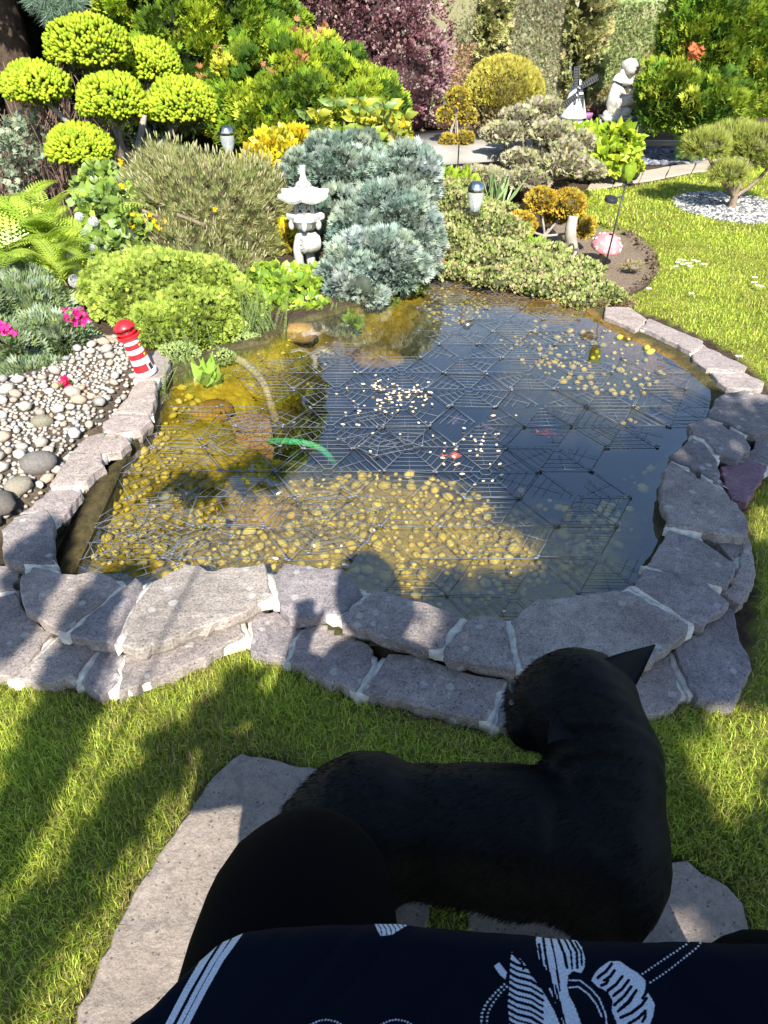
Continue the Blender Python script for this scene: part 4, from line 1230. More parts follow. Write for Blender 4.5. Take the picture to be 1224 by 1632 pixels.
def windmill():
    z0 = .31; b = at(912, 196, z0); b = Vector((b[0], b[1], 0)); b[2] = z0
    t = thing('toy_windmill', 'small white garden windmill with four dark sails beside the kneeling statue', 'windmill ornament', tuple(b)); O = np.array(b); s = mpp(b)
    WP = plain('windmill_white', (.60, .62, .64), .5); DK = plain('windmill_dark', (.05, .05, .055), .5)
    r0, r1, hh = 19 * s, 9 * s, 48 * s
    def L(nm, prof, mat, k=8, rot=.3):
        V, Fs = lathe(prof, k); c_, s_ = math.cos(rot), math.sin(rot); V = V @ np.array([[c_, s_, 0], [-s_, c_, 0], [0, 0, 1]])
        g = Geo(); g.faces(V + O, Fs); return g.build(nm, mat, t)
    L('plinth', [(0, 0), (r0 * .9, 0), (r0 * .9, .03), (r0 * .75, .05)], plain('plinth_pink', (.6, .55, .55), .7, noise=.2, nscale=40))
    L('tower', [(r0 * .8, .045), (r0 * 1.15, .05), (r0 * 1.1, .07), (r1, hh), (0, hh)], WP)
    L('cap', [(r1 * 1.1, hh), (r1 * .95, hh + 5 * s), (r1 * .5, hh + 11 * s), (0, hh + 13 * s)], WP)
    hub = O + np.array([0, -r1 * 1.5, hh - 2 * s])
    g = Geo(); V, Fs = tube([O + [0, 0, hh - 2 * s], hub], [.012, .016], 8); g.faces(V, Fs); g.build('hub', DK, t)
    for ang in (97, 187 + 30, 277, 27):
        a = math.radians(ang); d = np.array([math.cos(a), 0, math.sin(a)]); n = np.array([-math.sin(a), 0, math.cos(a)]); Ls = 32 * s
        g = Geo(); V, Fs = tube([hub, hub + d * Ls], [.006, .005], 5); g.faces(V, Fs)
        for k in range(8):
            p = hub + d * Ls * (.2 + .11 * k); V, Fs = tube([p - n * .002, p + n * 8 * s], [.003, .003], 4); g.faces(V, Fs)
        V, Fs = tube([hub + d * Ls * .2 + n * 8 * s, hub + d * Ls + n * 8 * s], [.0035, .0035], 4); g.faces(V, Fs)
        V = np.array([hub + d * Ls * .2, hub + d * Ls, hub + d * Ls + n * 8 * s, hub + d * Ls * .2 + n * 8 * s]) + np.array([0, .006, 0]); V = np.concatenate([V, V + [0, .003, 0]])
        g.faces(V, [(0, 1, 2, 3), (7, 6, 5, 4)]); g.build('sail', DK, t)
    for (dx, dz) in ((-.2, .45), (.15, .2)):
        g = Geo(); hz = hh * dz + .05; V, Fs = box(O + np.array([dx * r0, -(r0 + (r1 - r0) * hz / hh) * 1.06, hz]), (4 * s, .012, 7 * s)); g.faces(V, Fs); g.build('window', DK, t)
windmill()

def statue():
    z0 = .32; b = at(980, 190, z0); t = thing('kneeling_statue', 'weathered cream stone figure of a kneeling child seen beside the windmill', 'statue', tuple(b)); O = np.array(b); s = mpp(b); s2 = s * .88
    ST = plain('statue_stone', (.46, .445, .39), .9, noise=.4, nscale=25, bumpd=.01, spec=.1)
    q = lambda x, y, d=0: O + np.array([(x - 980) * s, -d * s, (190 - y) * s2 * .92])
    me = bpy.data.meshes.new('sk'); pts = [q(976, 158), q(976, 143), q(979, 128), q(986, 116), q(990, 110),       # 0-4 pelvis..head
        q(996, 156, 10), q(1006, 146, 16), q(996, 158, 18),                                                            # raised knee thigh
        q(972, 165, 4), q(975, 178, 6), q(996, 176, 12), q(1000, 178, 14),                                             # kneeling leg
        q(972, 120, 6), q(990, 128, 14), q(997, 118, 12), q(984, 118, -6), q(992, 135, 2), q(1003, 146, 8),
        q(968, 180, 0), q(958, 184, 4)]
    E = [(0, 1), (1, 2), (2, 3), (3, 4), (0, 5), (5, 6), (6, 7), (0, 8), (8, 9), (9, 10), (10, 11), (2, 12), (12, 13), (13, 14), (2, 15), (15, 16), (16, 17), (9, 18), (18, 19)]
    R = [15, 13, 12, 6, 5, 10, 9, 7, 13, 11, 9, 7, 8, 6, 4.5, 8, 6, 5, 9, 7]
    me.from_pydata([tuple(p) for p in (np.array(pts) - O)], E, [])
    o = bpy.data.objects.new('figure', me); COL.objects.link(o); o.parent = t; WLOC[o.name] = WLOC[t.name]
    sk = o.modifiers.new('s', 'SKIN')
    for i, v in enumerate(me.skin_vertices[0].data): v.radius = (R[i] * s * .85, R[i] * s * .85); v.use_root = (i == 0)
    o.modifiers.new('ss', 'SUBSURF').render_levels = 2; me.materials.append(ST)
    g = Geo(); V, T = ICO3; k = 1 + .05 * snoise(V, 2.5, 5); g.add(V * k[:, None] * np.array([12 * s, 12 * s, 14 * s2 * .85]) + q(992, 104, 2), T); g.build('head', ST, t, None, True)
    g = Geo(); V, T = ICO3; k = 1 + .10 * snoise(V, 3.0, 6); m = V * k[:, None] * np.array([13.5 * s, 13 * s, 13 * s2 * .9]) + q(990, 101, -3); g.add(m, T)
    V2 = V * k[:, None] * np.array([7 * s, 7 * s, 11 * s2]) + q(982, 115, -2); g.add(V2, T); g.build('hair', ST, t, None, True)
    g = Geo(); V, Fs = box(q(982, 187), (46 * s, .28, 8 * s2)); V = V + rng.normal(0, .004, V.shape); g.faces(V, Fs); V, Fs = sphere(q(980, 183), (20 * s, .12, 6 * s2), 14, 8); g.faces(V, Fs); g.build('base', ST, t)
statue()
# stone ledge wall the ornaments stand on
g = Geo()
A_, B_ = at(868, 203, .30), at(1002, 199, .30)
V, Fs = box(((A_[0] + B_[0]) / 2 - .05, (A_[1] + B_[1]) / 2 + .16, .145), (B_[0] - A_[0] + .15, .5, .31)); g.faces(V, Fs)
setp(g.build('ledge_wall', plain('ledge', (.36, .33, .29), .9, noise=.2, nscale=6), None), 'low pale ledge wall carrying the windmill and the statue', 'low wall')
g = Geo(); p = at(935, 190, .31); V, Fs = lathe([(0, 0), (.045, 0), (.06, .05), (.055, .06), (.03, .055), (0, .06)], 12, p); g.faces(V, Fs)
setp(g.build('flower_pot', plain('violet_pot', (.30, .12, .28), .5), None, None, True), 'small violet pot on the ledge between windmill and statue', 'pot')

def butterfly_stake():
    b = at(1008, 250, .0); T_ = np.array(atY(1030, 178, b[1])); O = np.array(b)
    t = thing('butterfly_sign', 'tall clear glass stake with a blue butterfly leaning before the dark slate bed', 'garden ornament', tuple(b))
    GLp = glassy('clear_pane', (.55, .66, .55), .1, .45); s = mpp(b)
    g = Geo(); ax = T_ - O; Lh = np.linalg.norm(ax); ax /= Lh; sd = np.array([1, .2, 0]); sd -= ax * (sd @ ax); sd /= np.linalg.norm(sd); nn = np.cross(sd, ax)
    def pane(nm, u0, u1, w0, w1, mat, th=.006):
        g = Geo(); A = O + ax * Lh * u0; Bq = O + ax * Lh * u1
        V = [A - sd * w0, A + sd * w0, Bq + sd * w1, Bq - sd * w1]; V = V + [v + nn * th for v in V]
        g.faces(V, [(0, 1, 2, 3), (7, 6, 5, 4), (0, 4, 5, 1), (1, 5, 6, 2), (2, 6, 7, 3), (3, 7, 4, 0)]); return g.build(nm, mat, t)
    pane('glass_panel', .06, 1.0, 8 * s, 9 * s, GLp)
    g = Geo()
    for sgn in (-1, 1):
        V, Fs = tube([O + ax * Lh * .05 + sd * 8 * s * sgn, T_ + sd * 9 * s * sgn], [.006, .006], 5); g.faces(V, Fs)
    for u in (.05, 1.0):
        V, Fs = tube([O + ax * Lh * u - sd * 8.5 * s, O + ax * Lh * u + sd * 8.5 * s], [.006, .006], 5); g.faces(V, Fs)
    V, Fs = tube([O, O + ax * Lh * .06], [.006, .006], 5); g.faces(V, Fs)
    g.build('frame', plain('zinc_frame', (.45, .46, .44), .4, metal=.6), t)
    BL = plain('butterfly_blue', (.05, .20, .62), .4); GN = plain('butterfly_green', (.06, .35, .12), .4); YL = plain('yellow_bloom', (.6, .6, .08), .5)
    c = O + ax * Lh * .80 - nn * .012
    for sgn in (-1, 1):
        for (dx, dz, rx, rz, m_) in ((8, 3, 8, 6, BL), (6, -7, 7, 5, GN)):
            g = Geo(); V = [c + sd * sgn * (dx + rx * math.cos(a)) * s + ax * (dz + rz * math.sin(a) + .25 * rx * math.cos(a)) * s for a in np.linspace(0, 6.28, 14)[:-1]]
            V2 = [v - nn * .004 for v in V]; n = len(V); g.faces(V + V2, [tuple(range(n)), tuple(range(2 * n - 1, n - 1, -1))] + [(i, (i + 1) % n, n + (i + 1) % n, n + i) for i in range(n)]); g.build('wing', m_, t)
    g = Geo(); V, Fs = tube([c + ax * 7 * s, c - ax * 10 * s], [.008, .006], 6); g.faces(V, Fs); g.build('insect_body', plain('insect_dark', (.03, .03, .05), .4), t)
    g = Geo(); V, Fs = sphere(O + ax * Lh * .55 + sd * 5 * s - nn * .01, (5 * s, .006, 7 * s), 10, 6); g.faces(V, Fs); g.build('bloom', YL, t)
butterfly_stake()

# copper hoop ornament right of the leafy shrub
g = Geo(); b = at(985, 283, .0); top = atY(998, 232, b[1])
P = [np.array(b) + (np.array(top) - np.array(b)) * u + np.array([.05 * math.sin(u * 3.1), 0, 0]) for u in np.linspace(0, 1, 12)]
V, Fs = tube(P, np.linspace(.012, .008, 12), 8); g.faces(V, Fs)
t = thing('copper_heron', 'thin copper red garden figure with yellow tail beside the leafy shrub', 'garden ornament', tuple(b))
g.build('neck', plain('copper', (.45, .16, .10), .4, metal=.3), t, None, True)
g = Geo(); V, Fs = sphere(np.array(b) + [0, 0, .06], (.05, .03, .07), 10, 8); g.faces(V, Fs); g.build('body', plain('copper2', (.42, .18, .12), .5), t, None, True)
g = Geo(); q = np.array(atY(982, 262, b[1] - .03)); V, Fs = tube([q + [0, 0, .05], q, q - [0, 0, .08]], [.006, .02, .012], 8); g.faces(V, Fs); g.build('tail', plain('yellow_tail', (.70, .5, .03), .5), t, None, True)

# path and slate bed beyond the lawn
def sheet(name, px, z, mat, lab=None, cat=None, kind=None, th=.03):
    P2 = poly(px, z); n = len(P2); V = [(p[0], p[1], z) for p in P2] + [(p[0], p[1], z - th) for p in P2]
    ar = sum(P2[i][0] * P2[(i + 1) % n][1] - P2[(i + 1) % n][0] * P2[i][1] for i in range(n))
    T = []
    for a, b_, c in earclip(P2):
        if (P2[b_] - P2[a])[0] * (P2[c] - P2[a])[1] - (P2[b_] - P2[a])[1] * (P2[c] - P2[a])[0] < 0: a, c = c, a
        T.append((a, b_, c))
    T += [(i, i + n, (i + 1) % n + n, (i + 1) % n) if ar > 0 else (i, (i + 1) % n, (i + 1) % n + n, i + n) for i in range(n)]
    o = link(name, new_mesh(name, V, T, mat), None, kind); setp(o, lab, cat); return o
PAVE = plain('paving', (.40, .34, .27), .9, noise=.15, nscale=4, spec=.2)
pv = thing('garden_path', None, None, tuple(at(1050, 285, 0))); pv['kind'] = 'structure'
for i in range(9):
    x0, x1 = 935 + i * 42, 935 + (i + 1) * 42 - 1.5
    yl = lambda x: 303 - (x - 935) * .17 if x < 1110 else 273 - (x - 1110) * .13
    P2 = poly([(x0, yl(x0)), (x1, yl(x1)), (x1 + 8, yl(x1) - 17), (x0 + 8, yl(x0) - 17)], .012); zc = .012 + .002 * (i % 2)
    V, Fs = slab_geo(P2, zc, .04, 3000 + i, .002, .0005, .08); c = V.mean(0); o = bpy.data.objects.new('paving_slab', new_mesh('paving_slab', V - c, Fs, PAVE)); COL.objects.link(o); o.parent = pv; o.location = Vector(c) - WLOC[pv.name]
o = sheet('slate_bed', [(985, 268), (1010, 262), (1105, 262), (1130, 255), (1125, 236), (1060, 228), (1000, 232)], .006, plain('slate_dark', (.10, .10, .12), .8, noise=.4, nscale=40), kind='structure')
g = Geo()
SB = poly([(992, 266), (1012, 263), (1105, 262), (1128, 254), (1122, 237), (1060, 230), (1004, 233)], .01)
for i in range(1500):
    p = rng.uniform(SB.min(0), SB.max(0))
    if not inside(p[None], SB)[0]: continue
    s = rng.uniform(.018, .05); V = ICO1[0] * s * np.array([1, .8, .35]) * (1 + .25 * snoise(ICO1[0], .8, i % 9))[:, None]
    R = np.array(Matrix.Rotation(rng.uniform(0, 6.28), 3, 'Z') @ Matrix.Rotation(rng.normal(0, .4), 3, 'X')); g.add(V @ R.T + [p[0], p[1], .015], ICO1[1], np.array([.13, .135, .17]) * rng.uniform(.5, 2.0))
g.build('slate_chips', leaf_mat('slate', .6, 0, .4), None, 'stuff')
g = Geo(); A_ = at(1010, 238, .02); B_ = at(1080, 230, .02)
V, Fs = box(((A_[0] + B_[0]) / 2, (A_[1] + B_[1]) / 2, .04), (B_[0] - A_[0] + .1, .09, .08)); g.faces(V, Fs)
setp(g.build('kerb_stone', PAVE), 'pale kerb stone closing the back of the slate chip bed', 'kerb')
# pebble ring round the small pine
g = Geo(); C_ = np.array(RINGC)
for i in range(2600):
    a = rng.uniform(0, 6.28); r_ = RINGR * math.sqrt(rng.uniform(0, 1)) * 1.02; s = rng.uniform(.008, .02)
    p = C_ + np.array([math.cos(a) * r_, math.sin(a) * r_ / .8, .004])
    V = ICO1[0] * s * np.array([1, .8, .6]); cc = np.array([.42, .41, .38]) if rng.uniform() < .6 else np.array([.12, .12, .13]); g.add(V + p, ICO1[1], cc * rng.uniform(.6, 1.4))
g.build('white_chippings', leaf_mat('chippings', .8, 0, .2), None, 'stuff')
# ================================================================== PLANTS
BARK = plain('bark', (.22, .17, .12), .9, noise=.35, nscale=40, bumpd=.01, spec=.1)
BARKG = plain('grey_bark', (.34, .30, .25), .9, noise=.3, nscale=40, bumpd=.01, spec=.1)
DBARK = plain('dark_bark', (.07, .05, .035), .95, noise=.4, nscale=20, bumpd=.02, spec=.1)
LEAF = leaf_mat('foliage', .6, .22, .2)
WAXY = leaf_mat('waxy_foliage', .35, .28, .5)
TWIGC = (.07, .05, .03)
def plant(name, lab, cat, px, py, Y=None, z=.02, group=None):
    b = at(px, py, z) if Y is None else Vector((atY(px, py, Y)[0], Y, z))
    return thing(name, lab, cat, tuple(b), group)
def limb(g, pts, r0, r1, k=6, wob=.0):
    P = [np.array(list(p), float) for p in pts]
    if wob: P = [P[0]] + [p + rng.normal(0, wob, 3) for p in P[1:-1]] + [P[-1]]
    for _ in range(2):
        Q = [P[0]]
        for a, b in zip(P[:-1], P[1:]): Q += [a * .75 + b * .25, a * .25 + b * .75]
        Q.append(P[-1]); P = Q
    V, Fs = tube(P, np.linspace(r0, r1, len(P)), k); g.faces(V, Fs)
def ell(px, py, Y, rx, ry, ryd=None):
    c = atY(px, py, Y); s = mpp(c)
    return np.array(c), np.array([rx * s, (ryd if ryd else rx) * s, ry * vmpp(c) * 1.06])

# ---- 1 yellow cloud-pruned spruce
t = plant('cloud_pruned_spruce', 'yellow green cloud pruned spruce with six rounded tip pads at upper left', 'tree', 205, 300, 5.6)
b = np.array(t.location)
pads = [(140, 70, 5.7, 68, 50), (57, 134, 5.4, 52, 36), (178, 157, 5.3, 54, 42), (290, 164, 5.4, 55, 42), (126, 233, 5.15, 50, 34), (238, 100, 6.0, 48, 40)]
fork = b + np.array([0, 0, .25])
for i, (x, y, Y, rx, ry) in enumerate(pads):
    c, r = ell(x, y, Y, rx * .89, ry * .88); r[1] *= .85
    g = Geo()
    blob(g, c - [0, 0, r[2] * .15], r, 1500, T_shoot(.27), .043, [(.30, .39, .02), (.38, .46, .03), (.24, .34, .02)], up=.45, jit=.35, lump=.1, lf=.9, seed=i, zmin=-.45, shell=.10, corecol=(.12, .16, .02), corescale=.9, tipmul=(1.1, 1.08, 1))
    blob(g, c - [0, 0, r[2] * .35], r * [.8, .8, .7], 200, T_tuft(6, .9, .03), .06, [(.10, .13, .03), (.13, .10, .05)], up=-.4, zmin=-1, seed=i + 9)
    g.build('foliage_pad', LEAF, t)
    g = Geo(); limb(g, [b - [0, 0, .1], fork + rng.normal(0, .03, 3), c * .5 + fork * .5 + [rng.normal(0, .05), 0, -.05], c - [0, 0, r[2] * .5]], .035, .016, 7, .015)
    for k in range(5): limb(g, [c - [0, 0, r[2] * .5], c + rdir(1)[0] * r * .6 - [0, 0, r[2] * .3]], .01, .004, 5)
    g.build('branch', BARKG, t, None, True)

# ---- 2 big golden cypress behind
GC = [(.20, .31, .025), (.34, .43, .03), (.08, .15, .02), (.46, .52, .05)]
t = plant('golden_cypress', 'tall golden green false cypress spreading behind the cloud pruned spruce', 'tree', 400, 240, 7.0)
g = Geo()
FAN = T_fan(5, .8, .13)
for (x, Y, cz, rx, ry, rz, n) in ((330, 7.1, 1.25, .72, .7, 1.6, 400), (455, 6.6, .58, .58, .6, .56, 230), (560, 6.5, .52, .36, .36, .36, 150), (300, 7.0, .7, .5, .5, .6, 180), (370, 7.3, 2.4, .6, .6, .95, 200)):
    c = np.array([atY(x, 100, Y)[0], Y, cz])
    clumpy(g, c, (rx, ry, rz), n, 46, .105, FAN, .062, GC, seed=int(x), up=.7, lump=.26, corecol=(.015, .025, .008), corescale=.74, w=[.3, .3, .25, .15])  # near-black core colour paints the shade between the clumps
for i in range(9):                                     # a few scorched sprays
    c = np.array(atY(rng.uniform(300, 520), rng.uniform(40, 190), 6.2)); scatter(g, FAN, c + rng.normal(0, .025, (7, 3)), rdir(7) + [0, -.4, .4], .05, palette(7, [(.42, .20, .09)], .2))
g.build('crown', LEAF, t)
g = Geo(); b = np.array(t.location)
for i in range(6): limb(g, [b + rng.normal(0, .1, 3) * [1, 1, 0], b + [rng.normal(0, .2), .15, .5], b + [rng.normal(0, .3), .3, .9]], .05, .02)
g.build('trunk', BARK, t, None, True)

# ---- 3 purple barberry
t = plant('purple_barberry', 'tall purple leaved barberry bush behind the golden cypress', 'shrub', 600, 240, 8.1)
g = Geo(); PB = [(.24, .115, .13), (.33, .19, .20), (.15, .06, .075), (.38, .27, .24)]
for (x, Y, cz, rx, rz, n) in ((575, 8.3, 1.05, .82, 1.15, 620), (640, 8.0, .6, .42, .66, 220), (520, 8.2, 1.2, .5, .8, 200)):
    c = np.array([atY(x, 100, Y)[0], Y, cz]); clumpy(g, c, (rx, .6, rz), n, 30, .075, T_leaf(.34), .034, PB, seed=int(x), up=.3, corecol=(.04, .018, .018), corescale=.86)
g.build('crown', LEAF, t); g = Geo(); b = np.array(t.location)
for i in range(10): limb(g, [b, b + [rng.normal(0, .2), 0, .5], b + [rng.normal(0, .3), rng.normal(0.1, .1), .9]], .02, .006)
g.build('stem', BARK, t, None, True)

# ---- 4 mugo pine
t = plant('mugo_pine', 'bushy dwarf mountain pine with upright pale candles left of the lantern', 'shrub', 330, 420, 4.5)
g = Geo(); MG = [(.35, .37, .13), (.45, .43, .20), (.25, .29, .09)]
mg_blobs = [(330, 318, 4.6, 120, 68), (268, 275, 4.75, 66, 48), (400, 318, 4.7, 62, 66), (300, 385, 4.35, 88, 44), (395, 385, 4.45, 54, 56), (345, 418, 4.2, 76, 24), (235, 300, 4.7, 38, 40)]
TF = T_tuft(16, .75, .016)
for i, (x, y, Y, rx, ry) in enumerate(mg_blobs):
    c, r = ell(x, y, Y, rx, ry); r[1] *= .8
    n = int(rx * ry / 8)
    d = rdir(n * 3); d = d[(d[:, 2] > -.45)][:n]; P = c + d * r * (1 + .12 * snoise(d, 1, i))[:, None] * rng.uniform(.86, 1.02, (len(d), 1))
    D = d * .9 + [0, -.05, .8] + rng.normal(0, .25, d.shape)
    scatter(g, TF, P - D * .03, D, .07 * rng.uniform(.8, 1.2, len(P)), palette(len(P), MG, .2))
    scatter(g, T_tuft(9, 1.2, .016, 3), P - D * .05, D, .07, palette(len(P), [(.10, .13, .04), (.22, .15, .09)], .2))
    k = rng.uniform(0, 1, len(P)) < .45
    scatter(g, T_shoot(.10, 3), P[k], D[k] + [0, 0, .5], .055 * rng.uniform(.5, 1.2, k.sum()), palette(k.sum(), [(.36, .33, .17), (.42, .38, .22), (.30, .33, .12)], .15))
    core(g, c - [0, 0, .04], r * .68, (.06, .065, .025), 1, .12, i)
g.build('needles', LEAF, t); g = Geo(); b = np.array(t.location)
for i in range(9): limb(g, [b, b + [rng.normal(0, .12), rng.normal(0, .08), .15], b + [rng.normal(0, .3), rng.normal(-.05, .15), .35]], .022, .009)
g.build('branch', BARK, t, None, True)

# ---- 5 green mound
def mound(name, lab, blobs, tm, size, cols, dens, mat=LEAF, cc=(.05, .07, .02), up=.4, lump=.12, cat='shrub', part='foliage', jit=.6, zmin=-.25, base=None, tip=None, w=None):
    x, y, Y, rx, ry = blobs[0]
    t = plant(name, lab, cat, x, y, Y, .02)
    g = Geo()
    for i, (x, y, Y, rx, ry) in enumerate(blobs):
        c, r = ell(x, y, Y, rx, ry)
        blob(g, c, r * [1, .8, 1], int(dens * rx * ry), tm, size, cols, up=up, jit=jit, lump=lump, lf=1.1, seed=i + len(lab), zmin=zmin, shell=.14, corecol=cc, corescale=.86, tipmul=tip, w=w)
    g.build(part, mat, t); return t
mound('green_mound_shrub', 'dense light green clipped mound shrub hanging over the water behind the lighthouse',
      [(262, 478, 3.55, 112, 66), (345, 490, 3.55, 60, 62), (190, 465, 3.65, 60, 48), (310, 522, 3.3, 72, 56), (385, 500, 3.5, 34, 44), (240, 440, 3.8, 80, 34), (255, 530, 3.25, 44, 44)],
      T_fan(4, .7, .16), .026, [(.36, .46, .07), (.27, .37, .06), (.44, .52, .10), (.30, .38, .07)], 1.25, lump=.2, up=.5)
# ---- 7 blue-green spreading junipers on the left
mound('spreading_juniper', 'blue green spreading juniper along the left edge above the pebbles',
      [(40, 520, 3.5, 85, 62), (20, 590, 3.0, 60, 56), (95, 560, 3.15, 52, 48), (-30, 540, 3.3, 70, 80), (60, 615, 2.85, 52, 30), (10, 470, 3.7, 70, 34)],
      T_fan(5, .5, .09), .058, [(.20, .27, .14), (.30, .36, .24), (.15, .22, .09), (.26, .33, .12)], .62, cc=(.04, .045, .02), lump=.22, up=.2)
# ---- 8 central blue juniper
BJ = [(.27, .35, .29), (.37, .44, .38), (.18, .25, .20), (.32, .38, .29)]
def juniper(lab, blobs, cols, seed):
    x, y, Y, rx, ry = blobs[0]; t = plant('blue_star_juniper', lab, 'shrub', x, y, Y, .02); g = Geo()
    for i, (x, y, Y, rx, ry) in enumerate(blobs):
        c, r = ell(x, y, Y, rx, ry)
        clumpy(g, c, r * [.92, .8, .92], int(rx * ry / 42), 46, .062, T_fan(5, .55, .10), .044, cols, seed=seed + i, lump=.2, up=.35, corecol=(.07, .085, .06), corescale=.86, zmin=-.6, cj=.18)
    g.build('foliage', LEAF, t); return t
juniper('silvery blue juniper in front, hanging over the pond right of the stone lantern',
      [(628, 350, 4.2, 64, 52), (605, 412, 3.95, 54, 40), (660, 388, 4.1, 37, 50), (575, 375, 4.15, 40, 40), (580, 455, 3.8, 34, 28), (650, 285, 4.55, 50, 44), (640, 425, 3.95, 40, 30), (560, 425, 3.95, 30, 34), (543, 448, 3.85, 22, 20)], BJ, 11)
juniper('rear silvery blue juniper mound directly behind the stone lantern roof',
      [(528, 278, 4.95, 66, 48), (485, 300, 4.9, 36, 48), (585, 300, 4.85, 38, 44), (548, 340, 4.6, 44, 34), (565, 245, 5.2, 40, 24)], [(c[0] * .88, c[1] * .9, c[2] * .85) for c in BJ], 31)
# ---- 9 golden euonymus
mound('golden_euonymus', 'bright yellow leaved euonymus between dwarf pine and rear blue juniper',
      [(440, 255, 5.2, 34, 40), (412, 275, 5.0, 26, 34), (468, 232, 5.5, 28, 26), (448, 300, 5.0, 22, 30), (455, 395, 4.55, 26, 34)],
      T_broad(.34), .055, [(.66, .50, .015), (.74, .60, .03), (.55, .40, .02), (.45, .46, .05)], .34, WAXY, (.12, .10, .02), lump=.2, jit=.9)
# ---- 10 rhododendron
t = plant('rhododendron', 'large leaved yellow green rhododendron above the rear blue juniper', 'shrub', 560, 290, 5.9)
g = Geo()
for (x, y, Y) in [(x, y, Y) for x, y, Y in zip(rng.uniform(478, 645, 64), rng.uniform(158, 285, 64), rng.uniform(5.4, 6.1, 64)) if y > 150 + .35 * abs(x - 575)]:
    c = np.array(atY(x, y, Y)); n = 8; a = np.arange(n) * 6.283 / n + rng.uniform(0, 1)
    D = np.column_stack([np.cos(a), np.sin(a), np.full(n, rng.uniform(.15, .8))]) + [0, -.25, 0]
    base_ = [(.30, .38, .06), (.42, .44, .05), (.22, .32, .10), (.60, .50, .03)][rng.choice(4, p=[.4, .25, .25, .1])]
    scatter(g, T_broad(.2, .25), np.tile(c, (n, 1)), D, .115 * rng.uniform(.7, 1.1, n), palette(n, [base_], .2), spin=np.zeros(n) + 1.57)
g.build('leaf_rosettes', WAXY, t, 'stuff'); g = Geo(); b = np.array(t.location)
for i in range(16): limb(g, [b + rng.normal(0, .05, 3) * [1, 1, 0], b + [rng.normal(0, .2), rng.normal(0, .1), .35], b + [rng.uniform(-.45, .45), rng.normal(-.1, .15), rng.uniform(.3, .5)]], .013, .006, 5)
g.build('stem', BARK, t, None, True)
mound('spindle_bush', 'small yellow leaved bush at the foot of the barberry beside the rear blue juniper', [(620, 235, 5.7, 32, 40), (600, 280, 5.2, 20, 24)], T_broad(.26), .075, [(.58, .46, .03), (.40, .42, .06), (.30, .36, .08)], .25, WAXY, (.08, .08, .02), jit=.9)
# ---- 11 ivy round the lantern
mound('ivy_patch', 'bright green ivy leaves round the foot of the stone lantern', [(470, 482, 3.9, 64, 40), (515, 462, 4.05, 36, 34), (432, 470, 4.0, 34, 44), (500, 505, 3.7, 44, 22), (440, 505, 3.7, 44, 24), (552, 520, 3.6, 18, 14)],
      T_broad(.46, .1), .042, [(.28, .42, .04), (.38, .50, .06), (.20, .32, .05)], .42, WAXY, (.04, .06, .015), lump=.25, jit=.9)
# ---- 12 cotoneaster
CT = [(.29, .35, .10), (.38, .41, .16), (.34, .37, .12), (.22, .29, .07), (.44, .34, .2)]
mound('cotoneaster', 'low spreading cotoneaster ground cover hanging over the far pond edge',
      [(770, 375, 4.6, 70, 40), (735, 350, 4.9, 50, 40), (790, 415, 4.25, 70, 26), (850, 435, 4.1, 60, 24), (915, 460, 3.85, 50, 22), (960, 470, 3.75, 34, 14), (725, 400, 4.4, 34, 34), (720, 320, 5.2, 42, 30), (800, 350, 5.0, 50, 22), (870, 410, 4.35, 40, 18), (915, 430, 4.1, 44, 14), (725, 436, 4.1, 28, 14), (795, 445, 3.98, 48, 13), (865, 458, 3.86, 44, 13), (930, 482, 3.7, 34, 11)],
      T_broad(.38, .1), .021, CT, 1.25, LEAF, (.055, .06, .025), lump=.28, jit=1.0, up=.6)
mound('meadow_rue', 'bright lime leafy clump between the thin pom-pom tree and the solar lamp', [(702, 302, 5.6, 36, 26), (735, 300, 5.7, 24, 20)], T_broad(.25), .06, [(.36, .48, .04), (.28, .40, .04)], .4, WAXY, (.05, .07, .015), jit=1)

# ---- topiary trees
def tree_pads(name, lab, base, pads, tm, size, cols, dens, bark, r0, cc=(.05, .05, .02), px_r=None, up=.3, lump=.08, cat='tree', fork_h=.35, tip=None, shell=.1, mid=None):
    b = np.array(at(base[0], base[1], .0)) if len(base) == 2 else np.array(Vector((atY(base[0], base[1], base[2])[0], base[2], 0.0)))
    t = thing(name, lab, cat, tuple(b))
    top = max(atY(x, y, b[1])[2] for x, y, *_ in pads)
    g = Geo()
    stem_top = b + np.array([0, 0, top * fork_h]) if mid is None else np.array(mid)
    limb(g, [b - [0, 0, .03], b * .5 + stem_top * .5 + [rng.normal(0, .01), 0, 0], stem_top], r0, r0 * .75, 8)
    g.build('trunk', bark, t, None, True)
    for i, (x, y, dy, rx, ry) in enumerate(pads):
        c, r = ell(x, y, b[1] + dy, rx, ry); r[1] *= .95
        g = Geo(); blob(g, c, r, int(dens * rx * ry), tm, size, cols, up=up, jit=.5, lump=lump, lf=1.1, seed=i + int(base[0]), zmin=-.7, shell=shell, corecol=cc, corescale=.9, tipmul=tip)
        g.build('foliage_pad', LEAF, t)
        g = Geo(); limb(g, [stem_top - [0, 0, .02], stem_top * .45 + c * .55 - [0, 0, r[2] * .5], c - [0, 0, r[2] * .3]], r0 * .55, r0 * .3, 6, .01); g.build('branch', bark, t, None, True)
    return t
